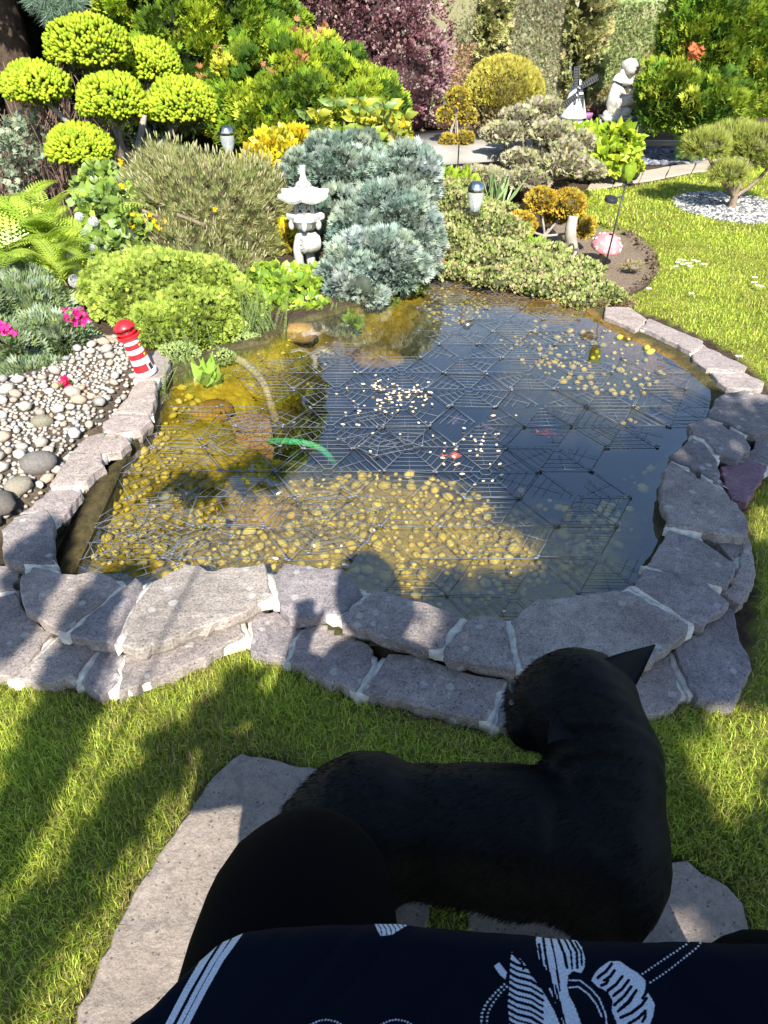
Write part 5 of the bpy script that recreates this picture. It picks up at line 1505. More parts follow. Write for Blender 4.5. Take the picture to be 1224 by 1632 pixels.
# 13 dome tree
t = plant('dome_tree', 'dome clipped olive gold tree standing before the tall hedge', 'tree', 787, 276, 7.3, 0)
b = np.array(t.location); c, r = ell(802, 150, 7.3, 62, 58); c[2] -= .02
g = Geo(); V, T = ICO3
blob(g, c, r, 5200, T_fan(3, .5, .2), .035, [(.46, .40, .07), (.36, .33, .07), (.52, .46, .09)], up=.6, jit=.35, lump=.03, seed=3, zmin=-.15, shell=.06, corecol=(.13, .11, .04), corescale=.93)
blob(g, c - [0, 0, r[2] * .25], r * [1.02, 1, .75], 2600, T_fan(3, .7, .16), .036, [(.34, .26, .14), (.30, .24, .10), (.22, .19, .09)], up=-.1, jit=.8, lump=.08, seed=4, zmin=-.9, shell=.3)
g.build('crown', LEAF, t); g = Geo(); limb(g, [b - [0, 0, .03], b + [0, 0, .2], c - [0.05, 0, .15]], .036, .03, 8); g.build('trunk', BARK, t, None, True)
for i in range(9):
    g = Geo(); a = i * .7; limb(g, [c - [0.05, 0, .33], c + [.12 * math.cos(a), .12 * math.sin(a), -.25], c + [.22 * math.cos(a), .2 * math.sin(a), -.12]], .014, .006, 5); g.build('branch', BARK, t, None, True)
# 14 pom-pom tree
tree_pads('pompom_tree', 'slender pom-pom topiary with small orange gold balls beside the concrete trough', (728, 288), [(729, 156, 0, 17, 15), (710, 184, 0, 13, 12), (744, 185, 0, 14, 13), (714, 225, 0, 12, 11), (739, 222, 0, 15, 12), (729, 255, -.05, 16, 11), (748, 252, 0, 13, 11), (706, 262, 0, 12, 9)],
          T_fan(3, .5, .2), .026, [(.46, .33, .04), (.40, .34, .05), (.54, .36, .05), (.30, .28, .05)], 2.0, BARKG, .014, (.10, .08, .02), fork_h=.8, mid=atY(729, 170, at(728, 288, 0)[1]))
# 15 grey cloud pruned bonsai juniper
GJ = [(.36, .30, .23), (.44, .38, .28), (.32, .34, .17), (.46, .46, .2)]
tree_pads('cloud_pruned_juniper', 'grey brown cloud pruned juniper with many flat layered pads right of the dome tree', (835, 316), [(830, 186, .3, 32, 14), (865, 172, .4, 30, 16), (800, 212, .1, 30, 16), (878, 212, .1, 34, 17), (925, 226, .1, 22, 14), (905, 240, -.1, 26, 13), (830, 252, 0, 28, 13), (865, 246, .1, 22, 12), (905, 262, -.2, 40, 17), (845, 284, -.2, 34, 14), (775, 282, -.1, 34, 13), (812, 288, -.2, 22, 11), (935, 272, -.1, 30, 12), (748, 272, .1, 14, 10)],
          T_fan(4, .7, .15), .034, GJ, 1.25, BARK, .04, (.09, .07, .045), fork_h=.25, lump=.16, shell=.25)
# 16 orange tipped four-ball topiary
tree_pads('ball_topiary', 'low topiary with five orange yellow balls behind the toadstool', (866, 392), [(862, 321, 0, 24, 20), (905, 326, 0, 27, 22), (829, 358, -.1, 24, 18), (927, 363, -.05, 20, 17), (884, 340, .15, 22, 16)],
          T_fan(3, .5, .22), .022, [(.52, .32, .03), (.46, .36, .05), (.60, .36, .04), (.34, .30, .05)], 1.7, BARKG, .018, (.10, .08, .02), fork_h=.3)
g = Geo(); limb(g, [at(912, 402, -.02), atY(908, 370, at(912, 402, 0)[1]), atY(914, 345, at(912, 402, 0)[1])], .045, .03, 9)
setp(g.build('standing_stone', plain('grey_post', (.40, .37, .31), .9, noise=.2, nscale=20), None, None, True), 'pale upright stone stump standing behind the rightmost topiary ball', 'stone')
# 17 lime leafy shrub
mound('lime_laurel', 'lime yellow broad leaved shrub below the windmill and statue', [(945, 234, 7.2, 58, 27), (985, 236, 7.0, 28, 31), (905, 220, 7.4, 36, 16), (960, 258, 6.9, 44, 26), (900, 245, 7.1, 30, 22)],
      T_broad(.3), .085, [(.38, .50, .03), (.48, .56, .05), (.24, .36, .03)], .42, WAXY, (.04, .06, .015), jit=.9, up=-.5, lump=.15)
mound('small_box_bush', 'tiny yellow green bush behind the glass tulip', [(1012, 272, 6.7, 11, 17)], T_broad(.3), .035, [(.40, .48, .05)], 1.2)
# 18 right cypress
t = plant('golden_cypress', 'golden green false cypress with bare leaning limbs at upper right', 'tree', 1135, 235, 8.3)
g = Geo(); b = np.array(t.location)
for (x, y, Y, rx, ry, n) in ((1145, 55, 8.0, 80, 85, 380), (1075, 150, 7.8, 46, 46, 150), (1125, 165, 7.7, 55, 42, 180), (1225, 90, 7.9, 62, 100, 220), (1100, 80, 8.0, 42, 50, 110), (1170, 160, 7.8, 36, 34, 80), (1180, -60, 8.2, 110, 80, 200)):
    c, r = ell(x, y, Y, rx, ry); clumpy(g, c, r * [1, .8, 1], n, 38, .095, FAN, .062, [(.15, .25, .025), (.28, .36, .035), (.07, .14, .02), (.36, .42, .05)], seed=int(x), up=.7, lump=.28, corecol=(.015, .025, .008), corescale=.72, zmin=-.9)
for i in range(5): scatter(g, FAN, np.array(atY(1106, 84, 7.3)) + rng.normal(0, .03, (9, 3)), rdir(9), .05, palette(9, [(.5, .14, .05)], .2))
g.build('crown', LEAF, t)
for pts in ([b, atY(1180, 190, 8.2), atY(1215, 130, 8.2)], [b, atY(1115, 190, 8.1), atY(1090, 150, 8.0)], [b, atY(1095, 205, 8.2), atY(1060, 200, 8.0)], [b + [.1, 0, 0], atY(1160, 215, 8.2), atY(1185, 165, 8.2)]):
    g = Geo(); limb(g, [np.array(p) for p in pts], .05, .03, 8); g.build('limb', BARKG, t, None, True)
# 19 small pine bonsai on the lawn
t = tree_pads('garden_bonsai_pine', 'small cloud pruned pine in a ring of pebbles on the right lawn', (1165, 331), [(1125, 232, -.1, 32, 21), (1170, 222, .1, 40, 22), (1205, 232, 0, 42, 26), (1162, 276, -.15, 28, 16), (1235, 250, .1, 30, 24)],
          T_tuft(10, .6, .03), .06, [(.36, .40, .07), (.28, .33, .06), (.42, .43, .12)], .6, BARK, .035, (.07, .07, .025), up=.8, fork_h=.2)
# 20 hedges
def hedge(name, lab, pxl, pxr, ybase, Y, ztop, dep, cols, seed, n=9000, rnd=False, tm=None):
    tm = tm or T_fan(4, .5, .12)
    xl, xr = atY(pxl, ybase, Y)[0], atY(pxr, ybase, Y)[0]
    t = thing(name, lab, 'hedge', ((xl + xr) / 2, Y + dep / 2, 0)); g = Geo()
    W_ = xr - xl
    V, T = ICO3; sq = np.sign(V) * np.abs(V) ** .35 / np.max(np.abs(np.sign(V) * np.abs(V) ** .35), axis=1, keepdims=True) if not rnd else V
    c = np.array([(xl + xr) / 2, Y + dep / 2, ztop / 2]); r = np.array([W_ / 2, dep / 2, ztop / 2 + .02])
    g.add(sq * r * .97 + c, T, np.array([.30, .29, .16]))
    if rnd:
        d = rdir(n); P = c + d * r * rng.uniform(.93, 1.03, (n, 1)); N_ = d
    else:
        u = rng.uniform(-1, 1, n); v = rng.uniform(-1, 1, n); f = rng.choice(4, n, p=[.62, .14, .14, .10])
        P = np.zeros((n, 3)); N_ = np.zeros((n, 3))
        m = f == 0; P[m] = np.column_stack([u, -np.ones(n), v])[m]; N_[m] = [0, -1, 0]
        m = f == 1; P[m] = np.column_stack([-np.ones(n), u, v])[m]; N_[m] = [-1, 0, 0]
        m = f == 2; P[m] = np.column_stack([np.ones(n), u, v])[m]; N_[m] = [1, 0, 0]
        m = f == 3; P[m] = np.column_stack([u, v, np.ones(n)])[m]; N_[m] = [0, 0, 1]
        P = c + P * r * (1 - .03 * rng.uniform(0, 1, (n, 1)))
    P += N_ * (.05 * snoise(P, .9, seed) + .02 * snoise(P, 3, seed + 1))[:, None]
    D = N_ * .6 + [0, 0, .8] + rng.normal(0, .3, P.shape)
    C = palette(n, cols, .22) * (1 + .3 * snoise(P, .5, seed + 2))[:, None]
    br = (snoise(P * [1, 1, .6], .8, seed + 4) - .9 * (P[:, 2] / ztop - .35)) > .35
    C[br] = C[br] * [1.15, .82, .85]
    scatter(g, tm, P, D, .042 * rng.uniform(.6, 1.3, n), np.clip(C, 0, .9)); g.build('foliage', LEAF, t); return t
HG = [(.50, .52, .27), (.60, .53, .38), (.42, .50, .26), (.64, .59, .42)]
hedge('clipped_hedge', 'tall clipped browning hedge panel left of the dome tree', 655, 752, 205, 9.8, 2.2, .8, HG, 1, 17000)
hedge('clipped_hedge', 'tall clipped hedge panel with reddish base right of the dome tree', 790, 886, 205, 9.9, 2.2, .8, HG, 5, 17000)
hedge('clipped_hedge', 'lower green clipped hedge block behind the kneeling statue', 936, 1140, 200, 10.6, 1.27, .9, [(.40, .50, .18), (.48, .53, .24), (.34, .44, .16)], 9, 16000)
for (x, lab, w_) in ((770, 'narrow conifer column between the two tall hedge panels', 24), (915, 'narrow conifer column behind the windmill', 30)):
    t = plant('column_conifer', lab, 'tree', x, 205, 9.9, 0, 'narrow conifer columns between the hedges'); g = Geo(); c = np.array(t.location) + [0, 0, 1.1]
    clumpy(g, c, (w_ * .0073, .25, 1.25), 300, 30, .07, FAN, .055, [(.42, .42, .16), (.52, .48, .24), (.26, .28, .10)], seed=x, corecol=(.06, .055, .02), corescale=.8, zmin=-1)
    g.build('crown', LEAF, t); g = Geo(); limb(g, [t.location, t.location + Vector((0, 0, .6))], .04, .03); g.build('trunk', BARK, t, None, True)
# red-brown groundcover at the foot of the hedges
mound('heather_strip', 'reddish brown heather at the foot of the hedge beside the statue', [(955, 178, 9.4, 26, 14), (700, 196, 9.3, 50, 14), (1012, 186, 9.3, 20, 16)], T_leaf(.3), .03, [(.30, .16, .11), (.26, .2, .1)], 1.1, cc=(.06, .03, .02))
# 21 ferns
def fern(name, lab, cx, cy, Y, n, L0, cols, spread=1.0, z=.05, fx=.0):
    b = atY(cx, cy, Y); b[2] = z; t = thing(name, lab, 'fern', tuple(b)); g = Geo(); b = np.array(b); rng = np.random.default_rng(int(cx) + 5)
    for i in range(n):
        a = rng.uniform(0, 6.283); L = L0 * rng.uniform(.6, 1.15); out = np.array([math.cos(a), math.sin(a) * .9 - .25, 0]); out /= np.linalg.norm(out)
        b0 = b + np.append(rng.normal(0, .16, 2) * spread, 0); m = 30; e = rng.uniform(.5, 1.15)
        u = np.linspace(0, 1, m)[:, None]
        P = b0 + out * (L * .55 * u ** 1.3) + np.array([0, 0, 1.0]) * (L * (e * u - .55 * e * u ** 2.6))
        Tn = np.gradient(P, axis=0); Tn /= np.linalg.norm(Tn, axis=1, keepdims=True)
        S_ = np.cross(Tn, [0, 0, 1.0]); S_ /= np.maximum(np.linalg.norm(S_, axis=1, keepdims=True), 1e-6)
        col = palette(1, cols, .15)[0]
        V, Fs = tube(P[::3], np.linspace(.004, .0015, len(P[::3])), 3, False); g.faces(V, Fs, col * .8)
        for k in range(2, m):
            w_ = L * .15 * math.sin(math.pi * min(1, .18 + k / m * .84)) ** .8
            for sg in (-1, 1):
                d = S_[k] * sg + Tn[k] * .45; d /= np.linalg.norm(d); n_ = np.cross(d, Tn[k]); q = P[k]
                ww = Tn[k] * w_ * .14
                V = []; T = []
                for h in range(4):                       # toothed leaflet
                    f0, f1 = h / 4, (h + 1.15) / 4; wf = (1 - h / 4.2)
                    bI = len(V); V += [q + d * w_ * f0 - ww * wf * .35, q + d * w_ * f0 + ww * wf * .35, q + d * w_ * f1 + ww * wf * 1.1, q + d * w_ * f1 - ww * wf * .9]
                    T += [[bI, bI + 1, bI + 2], [bI, bI + 2, bI + 3]]
                g.add(np.array(V) + [0, 0, -w_ * .12], T, col * rng.uniform(.85, 1.15))
    g.build('fronds', WAXY, t, 'stuff'); return t
fern('fern', 'small lime green fern filling the gap above the large dandelion clocks', 100, 440, 4.0, 26, .46, [(.42, .54, .07), (.34, .46, .06)], 1.0)
fern('fern', 'big clump of fresh lime green fern fronds at the left edge', 45, 430, 4.3, 72, .72, [(.46, .60, .07), (.54, .64, .11), (.36, .50, .06)], 1.7)
fern('fern', 'dark green fern under the upper right cypress', 1100, 250, 7.7, 12, .55, [(.12, .25, .06), (.18, .30, .08)], .5)
# 22 celandine and leafy weeds
t = plant('celandine', 'leafy greater celandine with small yellow flowers between fern and dwarf pine', 'wild plant', 190, 400, 4.4)
g = Geo()
for (x, y, Y, rx, ry) in ((190, 340, 4.6, 60, 46), (165, 300, 4.9, 45, 36), (205, 375, 4.3, 40, 34), (160, 395, 4.2, 30, 24)):
    c, r = ell(x, y, Y, rx, ry); blob(g, c, r, int(rx * ry * .22), T_broad(.5, .15), .046, [(.26, .38, .07), (.36, .48, .08), (.30, .40, .16), (.20, .30, .06)], up=.6, jit=1, lump=.3, seed=int(x), shell=.35, corecol=(.03, .045, .012), corescale=.7)
g.build('leaves', WAXY, t)
for (x, y) in [(206, 357), (214, 362), (222, 365), (194, 371), (250, 360), (256, 364), (163, 384), (165, 393), (148, 405), (222, 345), (240, 342), (192, 256), (194, 262), (194, 296), (230, 350), (246, 352), (262, 352), (343, 333), (212, 340), (236, 366)]:
    g = Geo(); c = np.array(atY(x, y, 4.25)); a = np.arange(5) * 1.257
    scatter(g, T_broad(.45, .1), np.tile(c, (5, 1)), np.column_stack([np.cos(a), np.full(5, -.5), np.sin(a)]), .019, palette(5, [(.85, .55, .01)], .1)); g.build('flower', LEAF, t)
# dandelion clocks
def dandelion(first, px, py, r_, Y, lab):
    c = atY(px, py, Y)
    if first is None:
        t = thing('dandelion_clock', lab, 'dandelion', tuple(c), 'dandelion clocks beside the fern'); O = np.array(c); g = Geo(); rad = r_ * mpp(c)
        d = rdir(420); scatter(g, T_tri(.02), np.tile(O, (420, 1)), d, rad * .9, np.full((420, 3), .62))
        scatter(g, T_tuft(6, 1.1, .10), O + d * rad * .8, d, rad * .3, np.full((420, 3), .78)); g.add(ICO1[0] * rad * .2 + O, ICO1[1], (.45, .4, .3)); g.build('seed_head', leaf_mat('fluff', .9, .4, .1), t)
        g = Geo(); limb(g, [O, O + [.02, .05, -.12], O + [.05, .1, -.36]], .003, .004, 5); g.build('stalk', plain('stalk', (.28, .30, .12), .6), t, None, True)
        return t
    o = copy_tree(first); o.location = c; s = r_ * mpp(c) / (11 * mpp(atY(120, 448, 3.75))); o.scale = (s,) * 3; o['label'] = lab; return o
D0 = dandelion(None, 120, 448, 11, 3.75, 'largest dandelion clock, lowest of the group above the pink flower')
for (x, y, r_, Y, lab) in ((113, 403, 8.5, 4.0, 'dandelion clock left of the yellow flowers'), (148, 415, 7, 4.0, 'dandelion clock just above the green mound shrub'), (149, 353, 8, 4.2, 'upper right dandelion clock beside the fern tips'), (126, 345, 7, 4.25, 'topmost dandelion clock against the fern tips'), (147, 395, 6, 4.1, 'small dandelion clock under the orange flowers'), (198, 404, 6, 4.0, 'faint dandelion clock over the green mound edge'), (166, 408, 5, 4.05, 'tiny dandelion clock right of its neighbour above the mound')):
    dandelion(D0, x, y, r_, Y, lab)
# 23 pink azalea flowers
def azalea(px, py, Y, n, sz, lab, col=(.72, .03, .25)):
    c = np.array(atY(px, py, Y)); t = thing('azalea', lab, 'flower', tuple(c)); g = Geo()
    P = c + rng.normal(0, sz, (n, 3)) * [1, .5, .7]; D = rng.normal(0, .6, (n, 3)) + [0, -.7, .7]
    for k in range(5):
        a = k * 1.257; B = dirs_to_R(D, np.zeros(n)); dd = B[:, :, 0] * math.cos(a) + B[:, :, 1] * math.sin(a) + B[:, :, 2] * .5
        scatter(g, T_broad(.34, .2), P, dd, .026, palette(n, [col, (col[0] * 1.1, col[1] * 2, col[2] * 1.3)], .15))
    g.build('petals', WAXY, t, 'stuff')
    g = Geo(); scatter(g, T_broad(.3), c + rng.normal(0, sz, (8, 3)), rdir(8), .03, palette(8, [(.14, .22, .05)], .2)); g.build('leaves', LEAF, t, 'stuff')
azalea(126, 506, 2.92, 16, .024, 'magenta azalea bloom between juniper and the green mound shrub'); azalea(6, 524, 2.7, 10, .02, 'pink azalea bloom at the left edge of the photo'); azalea(105, 610, 2.6, 5, .008, 'single crimson bloom just above the pebbles', (.62, .02, .10))
# 24 mare's tail spikes
def spikes(name, lab, items, col=[(.26, .36, .12), (.32, .40, .16), (.20, .30, .09)], h0=.16):
    x, y, z, n, sp = items[0]; t = thing(name, lab, 'water plant', tuple(at(x, y, z)))
    for (x, y, z, n, sp) in items:
        for i in range(n):
            p = np.array(at(x + rng.normal(0, sp), y + rng.normal(0, sp * .4), z)); h = h0 * rng.uniform(.6, 1.2); ln = rng.normal(0, .09, 2)
            g = Geo(); m = int(h / .0065)
            for k in range(m):
                u = k / m; c = p + [ln[0] * h * u * u * 3, ln[1] * h * u * u * 2, h * u]; L = .0125 * (1 - .55 * u); q = 8
                a = np.arange(q) * 6.283 / q + k; D = np.column_stack([np.cos(a), np.sin(a), np.full(q, .75)])
                scatter(g, T_tri(.14), np.tile(c, (q, 1)), D, L, palette(q, col, .15))
            V, Fs = tube([p, p + [ln[0] * h * 3, ln[1] * h * 2, h]], [.002, .001], 4); g.faces(V, Fs, (.2, .28, .08)); g.build('spike', LEAF, t)
spikes('mares_tail', 'upright bottlebrush water weeds between green mound and ivy', [(412, 530, .0, 11, 14), (440, 545, -.02, 5, 10), (395, 540, 0, 5, 10)], h0=.24)
spikes('mares_tail', 'clump of bottlebrush weeds right of the mossy orange rock', [(540, 505, -.02, 7, 9), (600, 490, -.02, 4, 8)], h0=.13)
spikes('mares_tail', 'trailing bottlebrush weeds below the green mound beside the lighthouse', [(330, 580, -.02, 7, 20), (292, 590, .0, 8, 14), (262, 640, -.02, 6, 8)], h0=.15)
spikes('mares_tail', 'small weeds sticking out over the left wall stones', [(172, 730, .0, 3, 6), (137, 790, .0, 2, 4), (192, 725, 0, 2, 5)], h0=.10, col=[(.16, .24, .09), (.2, .28, .1)])
mound('stonecrop', 'trailing pale green stonecrop mat under the mound at the water edge', [(285, 572, 3.0, 34, 20), (400, 555, 3.22, 30, 18), (350, 572, 3.05, 26, 10)], T_shoot(.3, 3), .016, [(.34, .42, .14), (.28, .36, .12)], 1.6, cc=(.06, .07, .02))
mound('brooklime', 'low green marginal plants along the back shore between the lantern and the pond', [(450, 520, 3.55, 26, 11), (520, 512, 3.6, 26, 10), (610, 482, 3.85, 24, 9), (395, 552, 3.28, 26, 10), (560, 505, 3.66, 18, 10), (660, 462, 3.95, 20, 8)], T_broad(.4, .1), .022, [(.26, .36, .06), (.34, .42, .09), (.18, .26, .05)], 1.5, WAXY, cc=(.05, .05, .02), jit=1)
t = plant('water_plantain', 'broad bright green water plant leaves under the mound shrub', 'water plant', 328, 612, None, -.02)
g = Geo(); b = np.array(t.location); n = 11; a = rng.uniform(0, 6.28, n)
scatter(g, T_broad(.22, .2), b + rng.normal(0, .02, (n, 3)) * [1, 1, 0], np.column_stack([np.cos(a) * .5, np.sin(a) * .5, np.ones(n)]), .12, palette(n, [(.34, .50, .10), (.28, .44, .06)], .1)); g.build('leaves', WAXY, t)
mound('creeping_weed', 'small pale green weeds growing among the pebbles', [(185, 590, 2.85, 14, 8), (160, 625, 2.65, 12, 6), (130, 645, 2.55, 12, 6), (165, 600, 2.8, 10, 5)], T_leaf(.25), .022, [(.34, .42, .08), (.26, .36, .08)], 1.2, cc=(.1, .1, .03), jit=1.2)
# submerged weed on shelf
g = Geo()
for (x, y, n) in ((300, 640, 160), (250, 720, 200), (215, 760, 120), (350, 620, 160), (290, 690, 120), (480, 560, 160), (600, 510, 120)):
    for i in range(n):
        p = np.array(at(x + rng.normal(0, 20), y + rng.normal(0, 12), -.13)); scatter(g, T_tri(.05), p[None] + rng.normal(0, .003, (3, 3)), rdir(3) * .7 + [0, 0, .8], .05, palette(3, [(.20, .22, .03), (.34, .32, .04)], .2))
g.build('algae_weed', LEAF, None, 'stuff')
# thin iris-like leaves in back
def irises(px, py, Y, n, h, lab):
    b = atY(px, py, Y); b[2] = .02; t = thing('iris_leaves', lab, 'plant', tuple(b)); g = Geo(); b = np.array(b)
    P = b + rng.normal(0, .06, (n, 3)) * [1, .6, 0]; scatter(g, T_leaf(.045, .01), P, rng.normal(0, .35, (n, 3)) * [1, 1, 0] + [0, 0, 1], h * rng.uniform(.6, 1.1, n), palette(n, [(.22, .32, .12), (.32, .42, .18)], .15)); g.build('leaves', WAXY, t)
irises(790, 330, 5.9, 26, .28, 'fan of upright iris leaves right of the solar lamp'); irises(815, 285, 6.4, 8, .3, 'few tall iris leaves in front of the cloud pruned juniper'); irises(645, 330, 5.4, 1, .2, 'single iris blade behind the blue juniper')
mound('fresh_weeds', 'fresh green weeds on the soil in front of the orange ball topiary', [(855, 400, 4.55, 26, 14), (890, 425, 4.3, 30, 10), (925, 440, 4.15, 18, 8), (835, 390, 4.7, 14, 12)], T_leaf(.2), .035, [(.26, .38, .06), (.34, .44, .07)], 1.2, cc=(.08, .09, .03), jit=1.2)
mound('soil_weeds', 'thin yellowish weeds on the bare soil right of the toadstool', [(1010, 425, 4.4, 16, 6)], T_leaf(.12), .025, [(.30, .30, .09), (.34, .26, .14)], 1.4, cc=(.2, .17, .11), jit=1.2)
mound('creeping_thyme', 'reddish creeping mat where cotoneaster meets the first right wall stone', [(985, 482, 3.75, 26, 7), (955, 485, 3.65, 12, 8)], T_leaf(.3), .018, [(.30, .20, .10), (.26, .26, .10)], 2.5, cc=(.1, .07, .04), jit=1.2)
# daisies
def daisy(first, px, py, lab, z=.035):
    c = at(px, py, z)
    if first is None:
        t = thing('daisy', lab, 'daisy', tuple(c), 'daisies in the lawn'); O = np.array(c); g = Geo(); a = np.arange(12) * .5236
        scatter(g, T_leaf(.2, .02), np.tile(O, (12, 1)), np.column_stack([np.cos(a), np.sin(a), np.full(12, .15)]), .017, np.full((12, 3), .82), spin=np.full(12, 1.57)); g.build('petals', leaf_mat('petal_white', .6, .2), t)
        g = Geo(); V, Fs = sphere(O + [0, 0, .003], (.0045, .0045, .003), 8, 5); g.faces(V, Fs); g.build('centre', plain('daisy_yellow', (.75, .5, .03), .6), t, None, True)
        g = Geo(); V, Fs = tube([O, O - [0, 0, .035]], [.001, .001], 4); g.faces(V, Fs); g.build('stalk', plain('daisy_stalk', (.2, .3, .06), .6), t); return t
    o = copy_tree(first); o.location = c; o['label'] = lab; s = rng.uniform(.8, 1.3); o.scale = (s, s, s); return o
dl = 'white daisy in the loose group on the sunny lawn right of the soil patch'
D0 = daisy(None, 1080, 418, dl)
for (x, y) in ((1084, 414), (1090, 415), (1097, 420), (1105, 415), (1122, 421), (1077, 425), (1088, 421), (1112, 417), (1100, 424)): daisy(D0, x, y, dl)
for (x, y) in ((1203, 442), (1208, 455), (1214, 457), (1202, 450)): daisy(D0, x, y, 'white daisy in the small group at the right edge of the photo')
for (x, y) in ((1090, 302), (1118, 292), (1110, 298), (1140, 293)): daisy(D0, x, y, 'white daisy in the shade near the small pine')
for (x, y, l) in ((1102, 468, 'lone daisy midway between the daisy groups and the wall'), (1178, 568, 'lone daisy nearest the right wall stones'), (1034, 460, 'lone daisy by the lower corner of the soil patch')): daisy(D0, x, y, l)

# ---- dark trees at upper left and tall trees that shade the back corner
def big_tree(lab, x, Y, h, crown_c, crown_r, nc, cols, seed, name='old_spruce', bark=DBARK, tr=.16, per=26, lean=0):
    t = thing(name, lab, 'tree', (x, Y, 0)); b = np.array(t.location); g = Geo(); limb(g, [b - [0, 0, .1], b + [lean * .4, 0, h * .5], b + [lean, 0, h]], tr, tr * .4, 10); g.build('trunk', bark, t, None, True)
    g = Geo()
    for cc, rr in zip(crown_c, crown_r): clumpy(g, np.array(cc), rr, nc, per, .16, T_fan(5, .7, .12), .11, cols, seed=seed, corecol=(.012, .018, .008), corescale=.75, zmin=-1)
    g.build('crown', LEAF, t)
    for i in range(10):
        z = h * (.15 + .08 * i); a = rng.uniform(0, 6.28); e = b + [lean * z / h + .45 * math.cos(a), .35 + .35 * math.sin(a), z + .2]
        g = Geo(); limb(g, [b + [lean * z / h, 0, z], (b + [0, 0, z] + e) / 2, e], .035, .012); g.build('branch', bark, t, None, True)
    return t
DG = [(.035, .06, .02), (.05, .08, .03), (.03, .045, .02)]
big_tree('big dark spruce trunk and lower branches at the upper left corner', -3.35, 7.6, 4.2, [(-3.3, 7.3, 3.0), (-4.3, 7.8, 2.2), (-2.4, 8.0, 2.6)], [(1.6, 1.5, 1.3), (.9, .9, 1.6), (1.0, .9, 1.2)], 170, DG, 3, tr=.2)
big_tree('dark conifer filling the gap behind the yellow cloud pruned spruce', -2.1, 8.9, 3.6, [(-2.2, 8.9, 1.7), (-3.6, 9.2, 1.5)], [(1.2, .7, 1.9), (1.3, .7, 1.6)], 260, DG, 4)
# blue spruce sprig hanging at top and dusty undergrowth
t = plant('blue_spruce', 'blue green spruce branch tips above the topmost yellow pad', 'tree', 100, 210, 6.9)
g = Geo()
for (x, y) in ((85, 8), (108, 0), (70, -10), (100, 22)): c, r = ell(x, y, 6.2, 22, 20); blob(g, c, r, 110, T_tuft(14, .8, .02), .10, [(.16, .25, .16), (.24, .32, .24)], zmin=-1, seed=x)
g.build('needles', LEAF, t); g = Geo(); limb(g, [t.location, atY(95, 60, 6.6), atY(90, 0, 6.3)], .05, .015); g.build('branch', DBARK, t, None, True)
t = plant('undergrowth', 'brown twiggy undergrowth with grey green sprigs below the dark spruce', 'shrub', 25, 300, 5.9)
g = Geo(); b = np.array(t.location)
for i in range(150):
    p = np.array(atY(rng.uniform(-30, 200), 300, rng.uniform(5.4, 6.6))); p[2] = 0; limb(g, [p, p + [rng.normal(0, .1), rng.normal(0, .1), .3], p + [rng.normal(0, .2), rng.normal(0, .15), rng.uniform(.5, 1.0)]], .007, .003, 4)
g.build('twigs', plain('twigs', (.16, .10, .075), .9, noise=.4, nscale=8), t, 'stuff')
g = Geo()
for i in range(34):
    c = np.array(atY(rng.uniform(-10, 62), rng.uniform(185, 300), rng.uniform(5.2, 5.7))); scatter(g, T_fan(5, .8, .14), c + rng.normal(0, .035, (16, 3)), rdir(16) + [0, -.3, .5], .045, palette(16, [(.26, .33, .22), (.34, .38, .26), (.2, .24, .14)], .2))
g.build('sprigs', LEAF, t, 'stuff')

# ---- house beyond the hedges
t = thing('neighbour_house', 'pale neighbouring house glimpsed above the right hedge', 'house', (4.5, 21, 0))
hw = plain('house_wall', (.62, .60, .56), .9, noise=.05, nscale=2); rfm = plain('roof_tiles', (.34, .29, .26), .85, noise=.2, nscale=12); gp = plain('window_glass', (.30, .40, .52), .1, spec=.9)
g = Geo(); V, Fs = box((5.5, 24, 1.9), (11, 6, 3.8)); g.faces(V, Fs); g.build('wall', hw, t)
g = Geo(); V = [(-.6, 20.6, 3.7), (11.6, 20.6, 3.7), (11.6, 24, 6), (-.6, 24, 6), (-.6, 27.4, 3.7), (11.6, 27.4, 3.7)]; V = V + [(a, b_, c - .15) for a, b_, c in V]
g.faces(V, [(0, 1, 2, 3), (3, 2, 5, 4), (6, 9, 8, 7), (9, 10, 11, 8), (0, 6, 7, 1), (4, 5, 11, 10), (0, 3, 9, 6), (3, 4, 10, 9), (1, 7, 8, 2), (2, 8, 11, 5)]); g.build('roof', rfm, t)
for i in range(5):
    x = 1.2 + i * 2.1; g = Geo(); V, Fs = box((x, 20.97, 1.6), (1.1, .08, 1.3)); g.faces(V, Fs); wf = g.build('window', hw, t)
    g = Geo(); V, Fs = box((x, 20.91, 1.6), (.95, .04, 1.15)); g.faces(V, Fs); g.build('pane', gp, wf)
g = Geo(); V, Fs = box((5.0, 15.2, .55), (9, .18, 1.15)); V = V; g.faces(V, Fs)
setp(g.build('garden_wall', plain('garden_wall', (.5, .46, .4), .9, noise=.2, nscale=5), None), 'pale garden wall behind the right hedge', 'wall')
